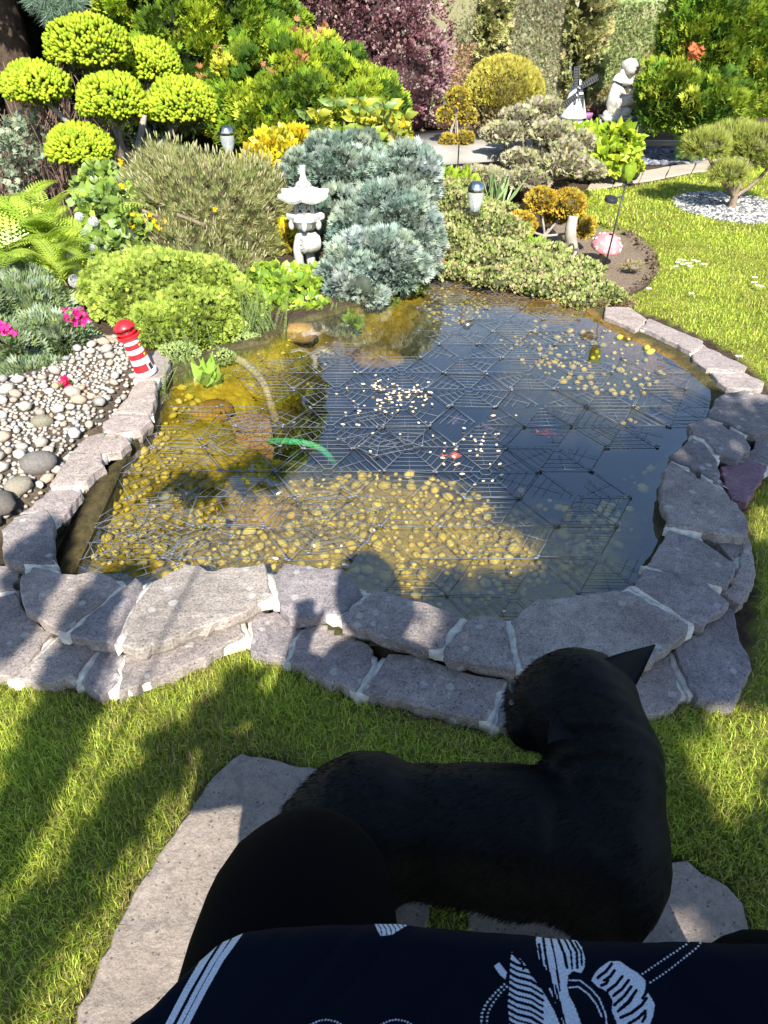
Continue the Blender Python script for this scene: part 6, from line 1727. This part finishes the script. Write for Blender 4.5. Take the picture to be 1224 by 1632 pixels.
# ================================================================== unseen trees behind the viewer: right casts dapples, left is added for streaks
def shade_tree(lab, base, blobs, seed, nleaf):
    t = thing('unseen_tree', lab, 'tree', tuple(base)); b = np.array(base, float); g = Geo()
    cs = [np.array(c) for c, r, n in blobs]
    top = sum(cs) / len(cs); fork = b * .4 + top * .6; fork[2] = top[2] * .55
    limb(g, [b - [0, 0, .1], b + [0.03, 0, fork[2] * .5], fork], .075 if nleaf > 5000 else .03, .05 if nleaf > 5000 else .02, 8)
    for c in cs: limb(g, [fork, (fork + c) / 2 + rng.normal(0, .06, 3), c], .035 if nleaf > 5000 else .007, .012 if nleaf > 5000 else .003, 6)
    g.build('trunk', BARK, t, None, True); g = Geo()
    for k, (c, r, n) in enumerate(blobs):
        d = rdir(n); P = np.array(c) + d * np.array(r) * (rng.uniform(0, 1, (n, 1)) ** .45)
        k_ = P[:, 2] / SUNV[2]; G2 = np.column_stack([P[:, 0] - SUNV[0] * k_, P[:, 1] - SUNV[1] * k_])
        P = P[(snoise(P, .75, seed + k) > -.42) & (snoise(G2, 4.5, 77, 1) < (.36 if nleaf > 5000 else 9)) & (snoise(G2, 1.3, 78, 1) < (.75 if nleaf > 5000 else 9))]
        scatter(g, T_broad(.42), P, rdir(len(P)), (.085 if nleaf > 5000 else .05) * rng.uniform(.7, 1.3, len(P)), palette(len(P), [(.10, .18, .04), (.14, .22, .05)], .2))
    g.build('crown', LEAF, t)
def toshade(x, y, h):        # crown point whose shadow falls on ground point (x, y)
    k = h / SUNV[2]
    return (x + SUNV[0] * k, y + SUNV[1] * k, h)
shade_tree('leafy garden tree behind the seated person shading the right side', (2.3, -3.6, 0),
           [(toshade(1.15, 1.65, 2.9), (.78, .80, .55), 4200), (toshade(.85, .85, 2.7), (.55, .75, .45), 2800), (toshade(.33, 1.16, 2.8), (.26, .30, .3), 950), (toshade(1.7, .8, 3.2), (.75, .95, .6), 4200), (toshade(.72, 2.0, 3.0), (.34, .36, .3), 1000), (toshade(1.6, 2.05, 3.0), (.5, .35, .3), 1200)], 3, 9000)
shade_tree('unseen tree added behind the seated person to cast the left shadow streaks', (-.95, -1.5, 0),
           [(toshade(-1.24, .55, 1.9), (.07, .42, .2), 500), (toshade(*at(405, 748, 0)[:2], 2.0), (.11, .08, .08), 200), (toshade(*at(300, 770, 0)[:2], 2.0), (.12, .035, .06), 140)] + [(toshade(*at(a_, b_, 0)[:2], 1.9), (.045, .05, .05), 55) for a_, b_ in ((20, 1520), (80, 1450), (140, 1370), (200, 1290), (270, 1215), (340, 1150), (395, 1105))] + [(toshade(-.75, 1.12, 2.1), (.055, .50, .10), 1100), (toshade(-.98, 1.5, 2.2), (.07, .24, .12), 600), (toshade(-1.2, 1.3, 2.2), (.05, .3, .12), 500)], 8, 2000)  # added tree, crown shaped to drop shadow streaks and a band at left

# ================================================================== DOG
FUR = nmat('black_fur')
def dog():
    m, N, L, P = FUR
    v = objvec(N, L, False); n = noise_tex(N, L, 30, 5, .7, v, 1.0)
    L.new(ramp(N, L, n, [(.35, (.003, .003, .0035)), (.60, (.006, .0055, .0055)), (.74, (.022, .015, .009))]), P.inputs['Base Color'])
    P.inputs['Roughness'].default_value = .6; P.inputs['Specular IOR Level'].default_value = .16
    base = Vector((.14, .62, 0)); t = thing('dog', 'black French bulldog standing between the legs, head turned to the pond', 'dog', tuple(base)); B = np.array(base)
    # joints: x along the body (rump at -x, chest at +x)
    P_ = {'hip': (-.03, .645, .24), 'rump': (-.075, .64, .22), 'mid': (.10, .63, .245), 'rib': (.24, .62, .24), 'chest': (.345, .60, .225), 'front': (.375, .62, .20),
          'neck': (.365, .68, .29), 'neck2': (.365, .73, .325), 'skull': (.345, .775, .355), 'brow': (.315, .795, .365), 'muz': (.280, .812, .345), 'nose': (.262, .822, .335),
          'hlA': (-.06, .54, .16), 'hlB': (-.02, .525, .10), 'hlC': (-.085, .53, .06), 'hlD': (-.06, .53, .012), 'hlE': (-.025, .53, .01),
          'hrA': (-.06, .70, .16), 'hrB': (-.02, .715, .10), 'hrC': (-.085, .71, .06), 'hrD': (-.06, .71, .012), 'hrE': (-.025, .71, .01),
          'flA': (.345, .52, .15), 'flB': (.355, .515, .08), 'flC': (.355, .515, .016), 'flD': (.39, .515, .012),
          'frA': (.345, .69, .15), 'frB': (.355, .695, .08), 'frC': (.355, .695, .016), 'frD': (.39, .695, .012),
          'tail': (-.165, .62, .245), 'jowl': (.285, .785, .315)}
    R_ = {'hip': .118, 'rump': .095, 'mid': .108, 'rib': .118, 'chest': .114, 'front': .094, 'neck': .098, 'neck2': .094, 'skull': .092, 'brow': .080, 'muz': .055, 'nose': .036,
          'hlA': .062, 'hlB': .040, 'hlC': .024, 'hlD': .022, 'hlE': .022, 'hrA': .062, 'hrB': .040, 'hrC': .024, 'hrD': .022, 'hrE': .022,
          'flA': .048, 'flB': .032, 'flC': .027, 'flD': .023, 'frA': .048, 'frB': .032, 'frC': .027, 'frD': .023, 'tail': .018, 'jowl': .045}
    E = [('hip', 'rump'), ('rump', 'tail'), ('hip', 'mid'), ('mid', 'rib'), ('rib', 'chest'), ('chest', 'front'), ('chest', 'neck'), ('neck', 'neck2'), ('neck2', 'skull'), ('skull', 'brow'), ('brow', 'muz'), ('muz', 'nose'), ('brow', 'jowl'),
         ('hip', 'hlA'), ('hlA', 'hlB'), ('hlB', 'hlC'), ('hlC', 'hlD'), ('hlD', 'hlE'), ('hip', 'hrA'), ('hrA', 'hrB'), ('hrB', 'hrC'), ('hrC', 'hrD'), ('hrD', 'hrE'),
         ('chest', 'flA'), ('flA', 'flB'), ('flB', 'flC'), ('flC', 'flD'), ('chest', 'frA'), ('frA', 'frB'), ('frB', 'frC'), ('frC', 'frD')]
        # swept spheres along every bone, fused into one skin and relaxed
    g = Geo(); VS, TS = ICO3
    for a_, b_ in E:
        pa, pb = np.array(P_[a_]), np.array(P_[b_]); L_ = np.linalg.norm(pb - pa); q = max(2, int(L_ / .012))
        for i in range(q + 1):
            u = i / q; u_ = u * u * (3 - 2 * u); g.add(VS * (R_[a_] * (1 - u_) + R_[b_] * u_) + pa * (1 - u) + pb * u - B, TS)
    for c, r_ in (((.335, .80, .36), (.106, .102, .090)), ((.275, .835, .33), (.056, .044, .05)), ((.262, .785, .32), (.052, .046, .048)), ((.40, .72, .30), (.07, .09, .09)), ((.245, .815, .33), (.034, .050, .036)), ((.36, .64, .22), (.10, .10, .11)), ((-.05, .64, .23), (.115, .12, .10))):
        g.add(VS * np.array(r_) + np.array(c) - B, TS)
    me0 = new_mesh('dog_body', np.concatenate(g.V), np.concatenate(g.T), m)
    o = bpy.data.objects.new('body', me0); COL.objects.link(o); o.parent = t; WLOC[o.name] = base
    rm = o.modifiers.new('fuse', 'REMESH'); rm.mode = 'VOXEL'; rm.voxel_size = .0065
    sm = o.modifiers.new('relax', 'SMOOTH'); sm.factor = .6; sm.iterations = 14
    bpy.context.view_layer.update()
    dg = bpy.context.evaluated_depsgraph_get(); em = bpy.data.meshes.new_from_object(o.evaluated_get(dg), depsgraph=dg)
    o.modifiers.clear(); o.data = em; em.materials.clear(); em.materials.append(m)
    em.polygons.foreach_set('use_smooth', np.ones(len(em.polygons), bool))
    n = len(em.vertices); V = np.zeros(n * 3, np.float32); em.vertices.foreach_get('co', V); V = V.reshape(-1, 3)
    NN = np.zeros(n * 3, np.float32); em.vertices.foreach_get('normal', NN); NN = NN.reshape(-1, 3).astype(float)
    # neck folds
    V = V + NN * (.0035 * snoise(V, 9, 3))[:, None]
    W = V + B
    sc_ = W[:, 0] - .27 - .25 * (W[:, 1] - .62)
    V = V - NN * (.010 * np.exp(-(sc_ / .018) ** 2) * np.exp(-((W[:, 1] - .60) / .10) ** 2))[:, None] - NN * (.009 * np.exp(-((W[:, 0] - .045) / .03) ** 2) * (W[:, 2] > .12))[:, None]
    W = V + B
    fold = np.exp(-((W[:, 0] - .33) / .09) ** 2) * np.exp(-((W[:, 1] - .70) / .06) ** 2)
    V = V + NN * (fold * .0032 * np.sin(W[:, 1] * 190 + W[:, 0] * 30))[:, None]
    em.vertices.foreach_set('co', V.astype(np.float32).ravel()); em.update()
    # short coat
    F_ = np.array([p.vertices[:] for p in em.polygons if len(p.vertices) == 4]); k = rng.integers(0, len(F_), 30000); ww = rng.dirichlet([1, 1, 1, 1], 30000)
    Pp = np.einsum('nk,nkj->nj', ww, V[F_[k]]) + B; Np = np.einsum('nk,nkj->nj', ww, NN[F_[k]])
    back = np.array([-.8, -.3, -.25]); D = Np * .28 + back + rng.normal(0, .12, Np.shape)
    g = Geo(); scatter(g, T_tri(.045), Pp, D, .011 * rng.uniform(.6, 1.2, len(Pp)), palette(len(Pp), [(.003, .003, .0035), (.005, .0045, .0045), (.018, .011, .007)], .2, [.75, .2, .05]))
    g.build('short_coat', leaf_mat('coat', .6, 0, .12), t, 'stuff')
    # ears: bat ears with hollow inner face
    def ear(root, tip, wv, face, nmn, ex=.95):
        root = np.array(root); tip = np.array(tip); ax = tip - root; n = 9; rows = []
        wv = np.array(wv); fc = np.array(face, float); fc /= np.linalg.norm(fc)
        for side in (1, -1):
            for i in range(n):
                u = i / (n - 1); hw = .55 * (1 - u) ** ex * (1 + .25 * math.sin(u * 3.1)) + .02
                for j in range(7):
                    s_ = j / 6 * 2 - 1; rows.append(root + ax * u + wv * hw * s_ + fc * (-.016 * (s_ * s_) * (1 - u) * -1 + (-.006 if side > 0 else .0)) + ax * (.05 * (1 - s_ * s_) * 0))
        V = np.array(rows); Fs = []; m_ = n * 7
        for i in range(n - 1):
            for j in range(6):
                a = i * 7 + j; Fs.append((a, a + 1, a + 8, a + 7)); Fs.append((m_ + a, m_ + a + 7, m_ + a + 8, m_ + a + 1))
        for i in range(n - 1):
            for j in (0, 6): a = i * 7 + j; Fs.append((a, a + 7, m_ + a + 7, m_ + a))
        g = Geo(); g.faces(V, Fs); o = g.build('ear', m, t, None, True); return o
    ear(atY(968, 1090, .80), atY(1043, 1028, .88), (.046, -.034, -.038), (-.5, -.6, .5), 'r')
    ear(atY(906, 1178, .70), atY(908, 1118, .76), (-.060, -.006, .012), (-.2, -.8, .3), 'l', .5)
    eye = plain('dog_eye', (.01, .008, .006), .08, spec=.9)
    from mathutils.bvhtree import BVHTree
    bv = BVHTree.FromPolygons([Vector(v) for v in W], [tuple(p.vertices) for p in em.polygons])
    def snap(c, d, inn):
        d = Vector(d).normalized(); hit = bv.ray_cast(Vector(c) + d * .4, -d)[0]
        return hit - d * inn if hit else Vector(c) + d * .05
    for p in (snap((.30, .80, .36), (-.80, .75, -.02), .008), snap((.30, .80, .36), (-.95, .05, -.10), .008)):
        g = Geo(); V, Fs = sphere(p, .010, 12, 8); g.faces(V, Fs); g.build('eye', eye, t, None, True)
    g = Geo(); V, Fs = sphere(snap((.29, .81, .35), (-.9, .35, .12), .005), (.012, .018, .011), 12, 8); g.faces(V, Fs); g.build('nose', plain('dog_nose', (.012, .011, .012), .3), t, None, True)
dog()

# ================================================================== PERSON (seated, holding the camera)
def person():
    base = Vector((.15, -.1, 0)); t = thing('person', 'seated person in black trousers and navy tunic with white lily print, seen from above', 'person', tuple(base)); B = np.array(base)
    TR = plain('black_trousers', (.0016, .0016, .0022), .9, noise=.3, nscale=200, spec=.06)
    SK = plain('skin', (.50, .33, .26), .55, noise=.06, nscale=20)
    P_ = {'pel': (.15, -.12, .50), 'bel': (.15, -.10, .70), 'che': (.15, -.15, .98), 'nek': (.16, -.17, 1.20), 'nk2': (.165, -.17, 1.28), 'hed': (.17, -.18, 1.38), 'crn': (.17, -.19, 1.46),
          'slL': (-.02, -.16, 1.12), 'elL': (-.14, -.13, .86), 'wrL': (-.05, -.06, 1.14), 'paL': (-.03, -.045, 1.20), 'slR': (.32, -.16, 1.12), 'elR': (.40, -.14, .86), 'wrR': (.16, -.07, 1.13), 'paR': (.12, -.05, 1.19),
          'hiL': (.02, -.1, .50), 'knL': (-.10, .44, .47), 'anL': (-.10, .42, .09), 'toL': (-.11, .56, .035), 'hiR': (.28, -.1, .50), 'knR': (.43, .30, .44), 'anR': (.50, .30, .09), 'toR': (.53, .43, .035)}
    R_ = dict(pel=.15, bel=.14, che=.14, nek=.06, nk2=.055, hed=.088, crn=.075, slL=.065, elL=.045, wrL=.028, paL=.03, slR=.065, elR=.045, wrR=.028, paR=.03, hiL=.10, knL=.062, anL=.038, toL=.03, hiR=.10, knR=.062, anR=.038, toR=.03)
    E = [('pel', 'bel'), ('bel', 'che'), ('che', 'nek'), ('nek', 'nk2'), ('nk2', 'hed'), ('hed', 'crn'), ('che', 'slL'), ('slL', 'elL'), ('elL', 'wrL'), ('wrL', 'paL'), ('che', 'slR'), ('slR', 'elR'), ('elR', 'wrR'), ('wrR', 'paR'),
         ('pel', 'hiL'), ('hiL', 'knL'), ('knL', 'anL'), ('anL', 'toL'), ('pel', 'hiR'), ('hiR', 'knR'), ('knR', 'anR'), ('anR', 'toR')]
    for sd, pa in (('L', 'paL'), ('R', 'paR')):
        sx = 1 if sd == 'L' else -1
        for f in range(5):
            a = 'f%s%d' % (sd, f); p = np.array(P_[pa]); q = p + [(f - 2) * .013 * -sx, .0, .05 if f else .02]; q2 = q + [sx * .01, -.012, .03 - abs(f - 2) * .006]
            if f == 0: q = p + [sx * .035, -.005, .015]; q2 = q + [sx * .01, -.005, .03]
            P_[a + 'a'] = tuple(q); P_[a + 'b'] = tuple(q2); R_[a + 'a'] = .009; R_[a + 'b'] = .007; E += [(pa, a + 'a'), (a + 'a', a + 'b')]
    nm = list(P_); me = bpy.data.meshes.new('person_body'); me.from_pydata([tuple(np.array(P_[k]) - B) for k in nm], [(nm.index(a), nm.index(b)) for a, b in E], [])
    o = bpy.data.objects.new('body', me); COL.objects.link(o); o.parent = t; WLOC[o.name] = base; o.modifiers.new('skin', 'SKIN')
    for i, k in enumerate(nm): me.skin_vertices[0].data[i].radius = (R_[k], R_[k]); me.skin_vertices[0].data[i].use_root = (k == 'pel')
    s = o.modifiers.new('sub', 'SUBSURF'); s.levels = s.render_levels = 2; me.materials.append(SK)
    g = Geo(); V, T = ICO3; hv = V * np.array([.105, .12, .125]) + np.array([.17, -.215, 1.43]); hv[:, 1] = np.minimum(hv[:, 1], -.13 + .02 * V[:, 2]); g.add(hv, T); g.build('hair', plain('hair', (.05, .03, .02), .7, noise=.3, nscale=60), t, None, True)
    for x in (.14, .20):
        g = Geo(); V, Fs = sphere((x, -.10, 1.385), .012, 8, 6); g.faces(V, Fs); g.build('eye', plain('eye', (.05, .04, .03), .2), t, None, True)
    # trousers
    def leg(path, rad, seed):
        g = Geo(); P = [np.array(p, float) for p in path]; R = list(rad)
        for _ in range(2):
            Q = [P[0]]; S = [R[0]]
            for a, b, ra, rb in zip(P[:-1], P[1:], R[:-1], R[1:]): Q += [a * .75 + b * .25, a * .25 + b * .75]; S += [ra * .75 + rb * .25, ra * .25 + rb * .75]
            Q.append(P[-1]); S.append(R[-1]); P, R = Q, S
        V, Fs = tube(P, R, 26); V = V + (V - V.mean(0)) / np.linalg.norm(V - V.mean(0), axis=1, keepdims=True) * (.004 * snoise(V, 5, seed))[:, None]
        g.faces(V, Fs); g.build('trouser_leg', TR, t, None, True)
    leg([(.02, -.14, .52), (-.075, .12, .525), (-.098, .30, .515), (-.098, .415, .475), (-.09, .45, .40), (-.095, .435, .2), (-.10, .43, .08)], [.14, .142, .118, .108, .10, .085, .08], 4)
    leg([(.28, -.14, .52), (.36, .06, .50), (.415, .20, .475), (.43, .285, .44), (.45, .31, .36), (.48, .30, .2), (.50, .30, .08)], [.13, .125, .115, .108, .098, .085, .08], 5)
    SH = plain('shoe', (.02, .02, .02), .5)
    for (x, y) in ((-.105, .50), (.515, .37)):
        g = Geo(); V, Fs = sphere((x, y, .045), (.045, .125, .045), 16, 10); V[:, 2] = np.maximum(V[:, 2], .016); g.faces(V, Fs); g.build('shoe', SH, t, None, True)
    # tunic: lap part as a fine height field, plus torso shell and sleeves
    TU = nmat('tunic_print'); m, N, L, Pn = TU
    a = N.new('ShaderNodeAttribute'); a.attribute_name = 'col'; wv = noise_tex(N, L, 900, 2, .5, objvec(N, L, False))
    L.new(mixc(N, L, 1, a.outputs['Color'], ramp(N, L, wv, [(.3, (.75, .75, .75)), (.7, (1.2, 1.2, 1.2))]), 'MULTIPLY'), Pn.inputs['Base Color']); Pn.inputs['Roughness'].default_value = .85; Pn.inputs['Specular IOR Level'].default_value = .07
    # hem line in plan
    hem_px = [(150, 1640), (235, 1585), (300, 1520), (345, 1484), (385, 1470), (440, 1464), (600, 1466), (760, 1478), (900, 1482), (1000, 1484), (1224, 1492), (1500, 1500)]
    ZL = .70
    hem = np.array([list(at(x, y, ZL)[:2]) for x, y in hem_px])
    xs = np.concatenate([np.linspace(-.30, -.235, 12), np.linspace(-.23, .36, 800), np.linspace(.365, .62, 30)]); hy = np.interp(xs, hem[:, 0], hem[:, 1])
    ny = 250; V = []; 
    for j in range(ny):
        u = (j / 25 * .68) if j < 25 else .68 + .32 * (j - 25) / (ny - 26); y = -.02 + (hy + .02) * u
        x = xs
        z = ZL + .022 * np.clip(.14 - y, 0, 1) / .14 - .25 * np.clip(-.10 - x, 0, 1) ** 1.5 - .03 * (np.clip(x - .3, 0, 1) / .3) ** 2
        z = z + .006 * np.sin(x * 17 + 1) * u + .004 * snoise(np.column_stack([x + .6 * y, np.full(len(x), y * .5)]), 7, 5) + .003 * np.abs(snoise(np.column_stack([x * 1.2 - y, np.full(len(x), y * .3)]), 9, 6))
        edge = np.clip((u - .93) / .07, 0, 1); z = z - .014 * edge ** 2
        V.append(np.column_stack([x, y + 0 * x, z]))
    V = np.concatenate(V); nx = len(xs)
    px, py = proj(V)
    NAVY = np.array([.0028, .0045, .011]); WHT = np.array([.58, .60, .64]); C = np.tile(NAVY, (len(V), 1)); Q = np.column_stack([px, py])
    def paint(pl, on=True):
        mk = inside(Q, np.array(pl, float)); C[mk] = WHT if on else NAVY
    def stroke(pts, w_, on=True, clip=None):
        d = pdist(Q, np.array(pts, float), closed=False); mk = d < w_
        if clip is not None: mk &= inside(Q, np.array(clip, float))
        C[mk] = WHT if on else NAVY
    z3 = lambda pts, ox, oy, s_: [(ox + x / s_, oy + y / s_) for x, y in pts]
    # stripes (from the enlarged crop: 200,1350, scale 2.186)
    for pts, w_ in (([(368, 268), (340, 290), (270, 400), (215, 495), (150, 620), (120, 700)], 5.2), ([(402, 262), (375, 290), (300, 405), (248, 498), (180, 630), (150, 700)], 3.6), ([(438, 254), (405, 290), (330, 395), (272, 498), (204, 630), (170, 700)], 4.6)):
        stroke(z3(pts, 200, 1350, 2.186), w_)
    # small leaf fragment
    pl = z3([(862, 252), (1000, 262), (960, 285), (930, 305), (890, 310), (878, 290)], 200, 1350, 2.186); paint(pl)
    for k in range(7): x = 868 + k * 17; stroke(z3([(x, 254), (x + 22, 285), (x + 26, 312)], 200, 1350, 2.186), .9, False)
    # lily (crop 724,1350, scale 2.448)
    z = lambda pts: z3(pts, 724, 1350, 2.448)
    p1 = z([(335, 320), (375, 318), (400, 335), (440, 345), (475, 362), (497, 390), (510, 430), (508, 470), (495, 492), (465, 483), (445, 500), (440, 540), (448, 580), (470, 620), (495, 690), (430, 700), (400, 620), (372, 560), (350, 500), (330, 430), (318, 362), (325, 340)])
    p2 = z([(225, 410), (250, 430), (275, 455), (300, 500), (330, 540), (362, 590), (390, 640), (415, 700), (215, 700), (210, 620), (215, 520), (218, 450)])
    p3 = z([(535, 520), (550, 490), (575, 465), (605, 446), (645, 445), (680, 470), (715, 490), (745, 520), (750, 560), (770, 590), (782, 615), (775, 660), (760, 700), (640, 700), (615, 640), (618, 600), (600, 565), (560, 545)])
    p4 = z([(155, 465), (175, 450), (190, 470), (205, 490), (200, 515), (180, 500)])
    paint(p1); paint(p2); paint(p3); paint(p4)
    p5 = z([(442, 500), (465, 484), (500, 495), (535, 530), (570, 570), (590, 620), (600, 700), (500, 700), (470, 620), (448, 570)]); paint(p5, False)
    for k, (x0, y0, x1, y1, x2, y2) in enumerate(((345, 340, 360, 450, 395, 600), (372, 335, 395, 440, 412, 560), (400, 345, 430, 420, 440, 470), (425, 350, 455, 410, 460, 475), (450, 360, 478, 410, 480, 470), (472, 370, 495, 410, 498, 460), (350, 470, 385, 560, 420, 660), (395, 540, 410, 600, 432, 690), (330, 380, 345, 470, 372, 545))):
        stroke(z([(x0, y0), (x1, y1), (x2, y2)]), 1.7 if k % 2 else 2.3, False, p1)
    for k in range(12):
        y0 = 440 + k * 24; stroke(z([(210, y0), (245, y0 + 20), (300, y0 + 34), (345, y0 + 62)]), 1.9 if k % 2 else 2.5, False, p2)
    stroke(z([(228, 415), (262, 450), (270, 475)]), 2, False, p2)
    for (x0, y0, x1, y1) in ((560, 510, 615, 455), (585, 520, 625, 482), (600, 560, 655, 505), (622, 580, 680, 520), (625, 615, 690, 545), (640, 640, 710, 560), (660, 625, 700, 575), (650, 665, 722, 625), (680, 690, 745, 640), (735, 590, 752, 540), (745, 640, 735, 680), (700, 640, 750, 590), (575, 540, 600, 520)):
        stroke(z([(x0, y0), ((x0 + x1) / 2 + 5, (y0 + y1) / 2 + 2), (x1, y1)]), 2.6, False, p3)
    for pts in ([(450, 520), (490, 520), (535, 555), (565, 590), (590, 650), (596, 700)], [(448, 548), (485, 545), (525, 575), (555, 615), (575, 660)], [(455, 610), (475, 640), (490, 700)], [(460, 640), (478, 670), (480, 700)]):
        stroke(z(pts), 1.2)
    for p_ in (p1, p3):
        pass
    def dots(pts, step, r_):
        pts = np.array(pts, float); L_ = np.r_[0, np.cumsum(np.linalg.norm(np.diff(pts, axis=0), axis=1))]
        for s_ in np.arange(0, L_[-1], step):
            c = np.array([np.interp(s_, L_, pts[:, 0]), np.interp(s_, L_, pts[:, 1])]); C[((Q - c) ** 2).sum(1) < r_ * r_] = WHT
    dots(z([(735, 495), (800, 450), (860, 410), (905, 380), (920, 360), (915, 340)]), 6, 1.6); dots(z([(765, 528), (830, 485), (900, 430), (950, 390), (962, 370), (950, 345)]), 6, 1.6)
    dots(z([(195, 535), (160, 570), (125, 610), (108, 650), (105, 700)]), 6.5, 1.9); dots(z([(205, 545), (180, 570), (150, 610), (130, 650), (125, 700)]), 6.5, 1.7)
    for cx in (520, 632): dots([(cx - 25, 1633), (cx - 12, 1627), (cx, 1625), (cx + 12, 1627), (cx + 25, 1633)], 5, 1.5)
    I = np.arange(nx * ny).reshape(ny, nx); q = np.stack([I[:-1, :-1], I[:-1, 1:], I[1:, 1:], I[1:, :-1]], -1).reshape(-1, 4)
    # turned-under hem
    Vh = V[-nx:] + np.array([0, -.004, -.012]); V2 = np.concatenate([V, Vh]); C2 = np.concatenate([C, np.tile(NAVY, (nx, 1))])
    i = np.arange(nx - 1); q2 = np.stack([(ny - 1) * nx + i, (ny - 1) * nx + i + 1, ny * nx + i + 1, ny * nx + i], 1)
    me = new_mesh('tunic', V2 - B, np.concatenate([q, q2]), m, C2, True); o = link('tunic', me, t)
    NV = plain('navy_cloth', (.0028, .0045, .011), .85, spec=.15)
    g = Geo(); V, Fs = tube([(.15, -.12, .5), (.15, -.115, .6), (.15, -.12, .72), (.15, -.13, .9), (.15, -.15, 1.05), (.155, -.165, 1.17), (.16, -.17, 1.21)], [.2, .195, .185, .175, .17, .11, .07], 28); V[:, 0] = .15 + (V[:, 0] - .15) * 1.28; V[:, 1] = -.13 + (V[:, 1] + .13) * .85; g.faces(V, Fs); g.build('tunic_top', NV, t, None, True)
    for pts in ([(-.0, -.16, 1.13), (-.08, -.15, .99), (-.14, -.13, .86), (-.10, -.10, .97)], [(.30, -.16, 1.13), (.36, -.15, .99), (.40, -.14, .86), (.30, -.11, .95)]):
        g = Geo(); limb(g, pts, .075, .052, 12); g.build('sleeve', NV, t, None, True)
    # garden chair under the person
    c = thing('garden_chair', 'dark metal garden chair under the seated person', 'chair', (.15, -.2, 0)); CM = plain('chair_metal', (.05, .05, .05), .5)
    g = Geo(); V, Fs = box((.15, -.13, .375), (.5, .42, .03)); g.faces(V, Fs); g.build('seat', CM, c)
    g = Geo(); V, Fs = box((.15, -.365, .72), (.48, .03, .42)); g.faces(V, Fs); g.build('backrest', CM, c)
    for (x, y) in ((-.07, .05), (.37, .05), (-.07, -.35), (.37, -.35)):
        g = Geo(); V, Fs = tube([(x, y, 0), (x, y, .365 if y > 0 else .93)], [.012, .012], 8); g.faces(V, Fs); g.build('leg', CM, c, None, True)
person()
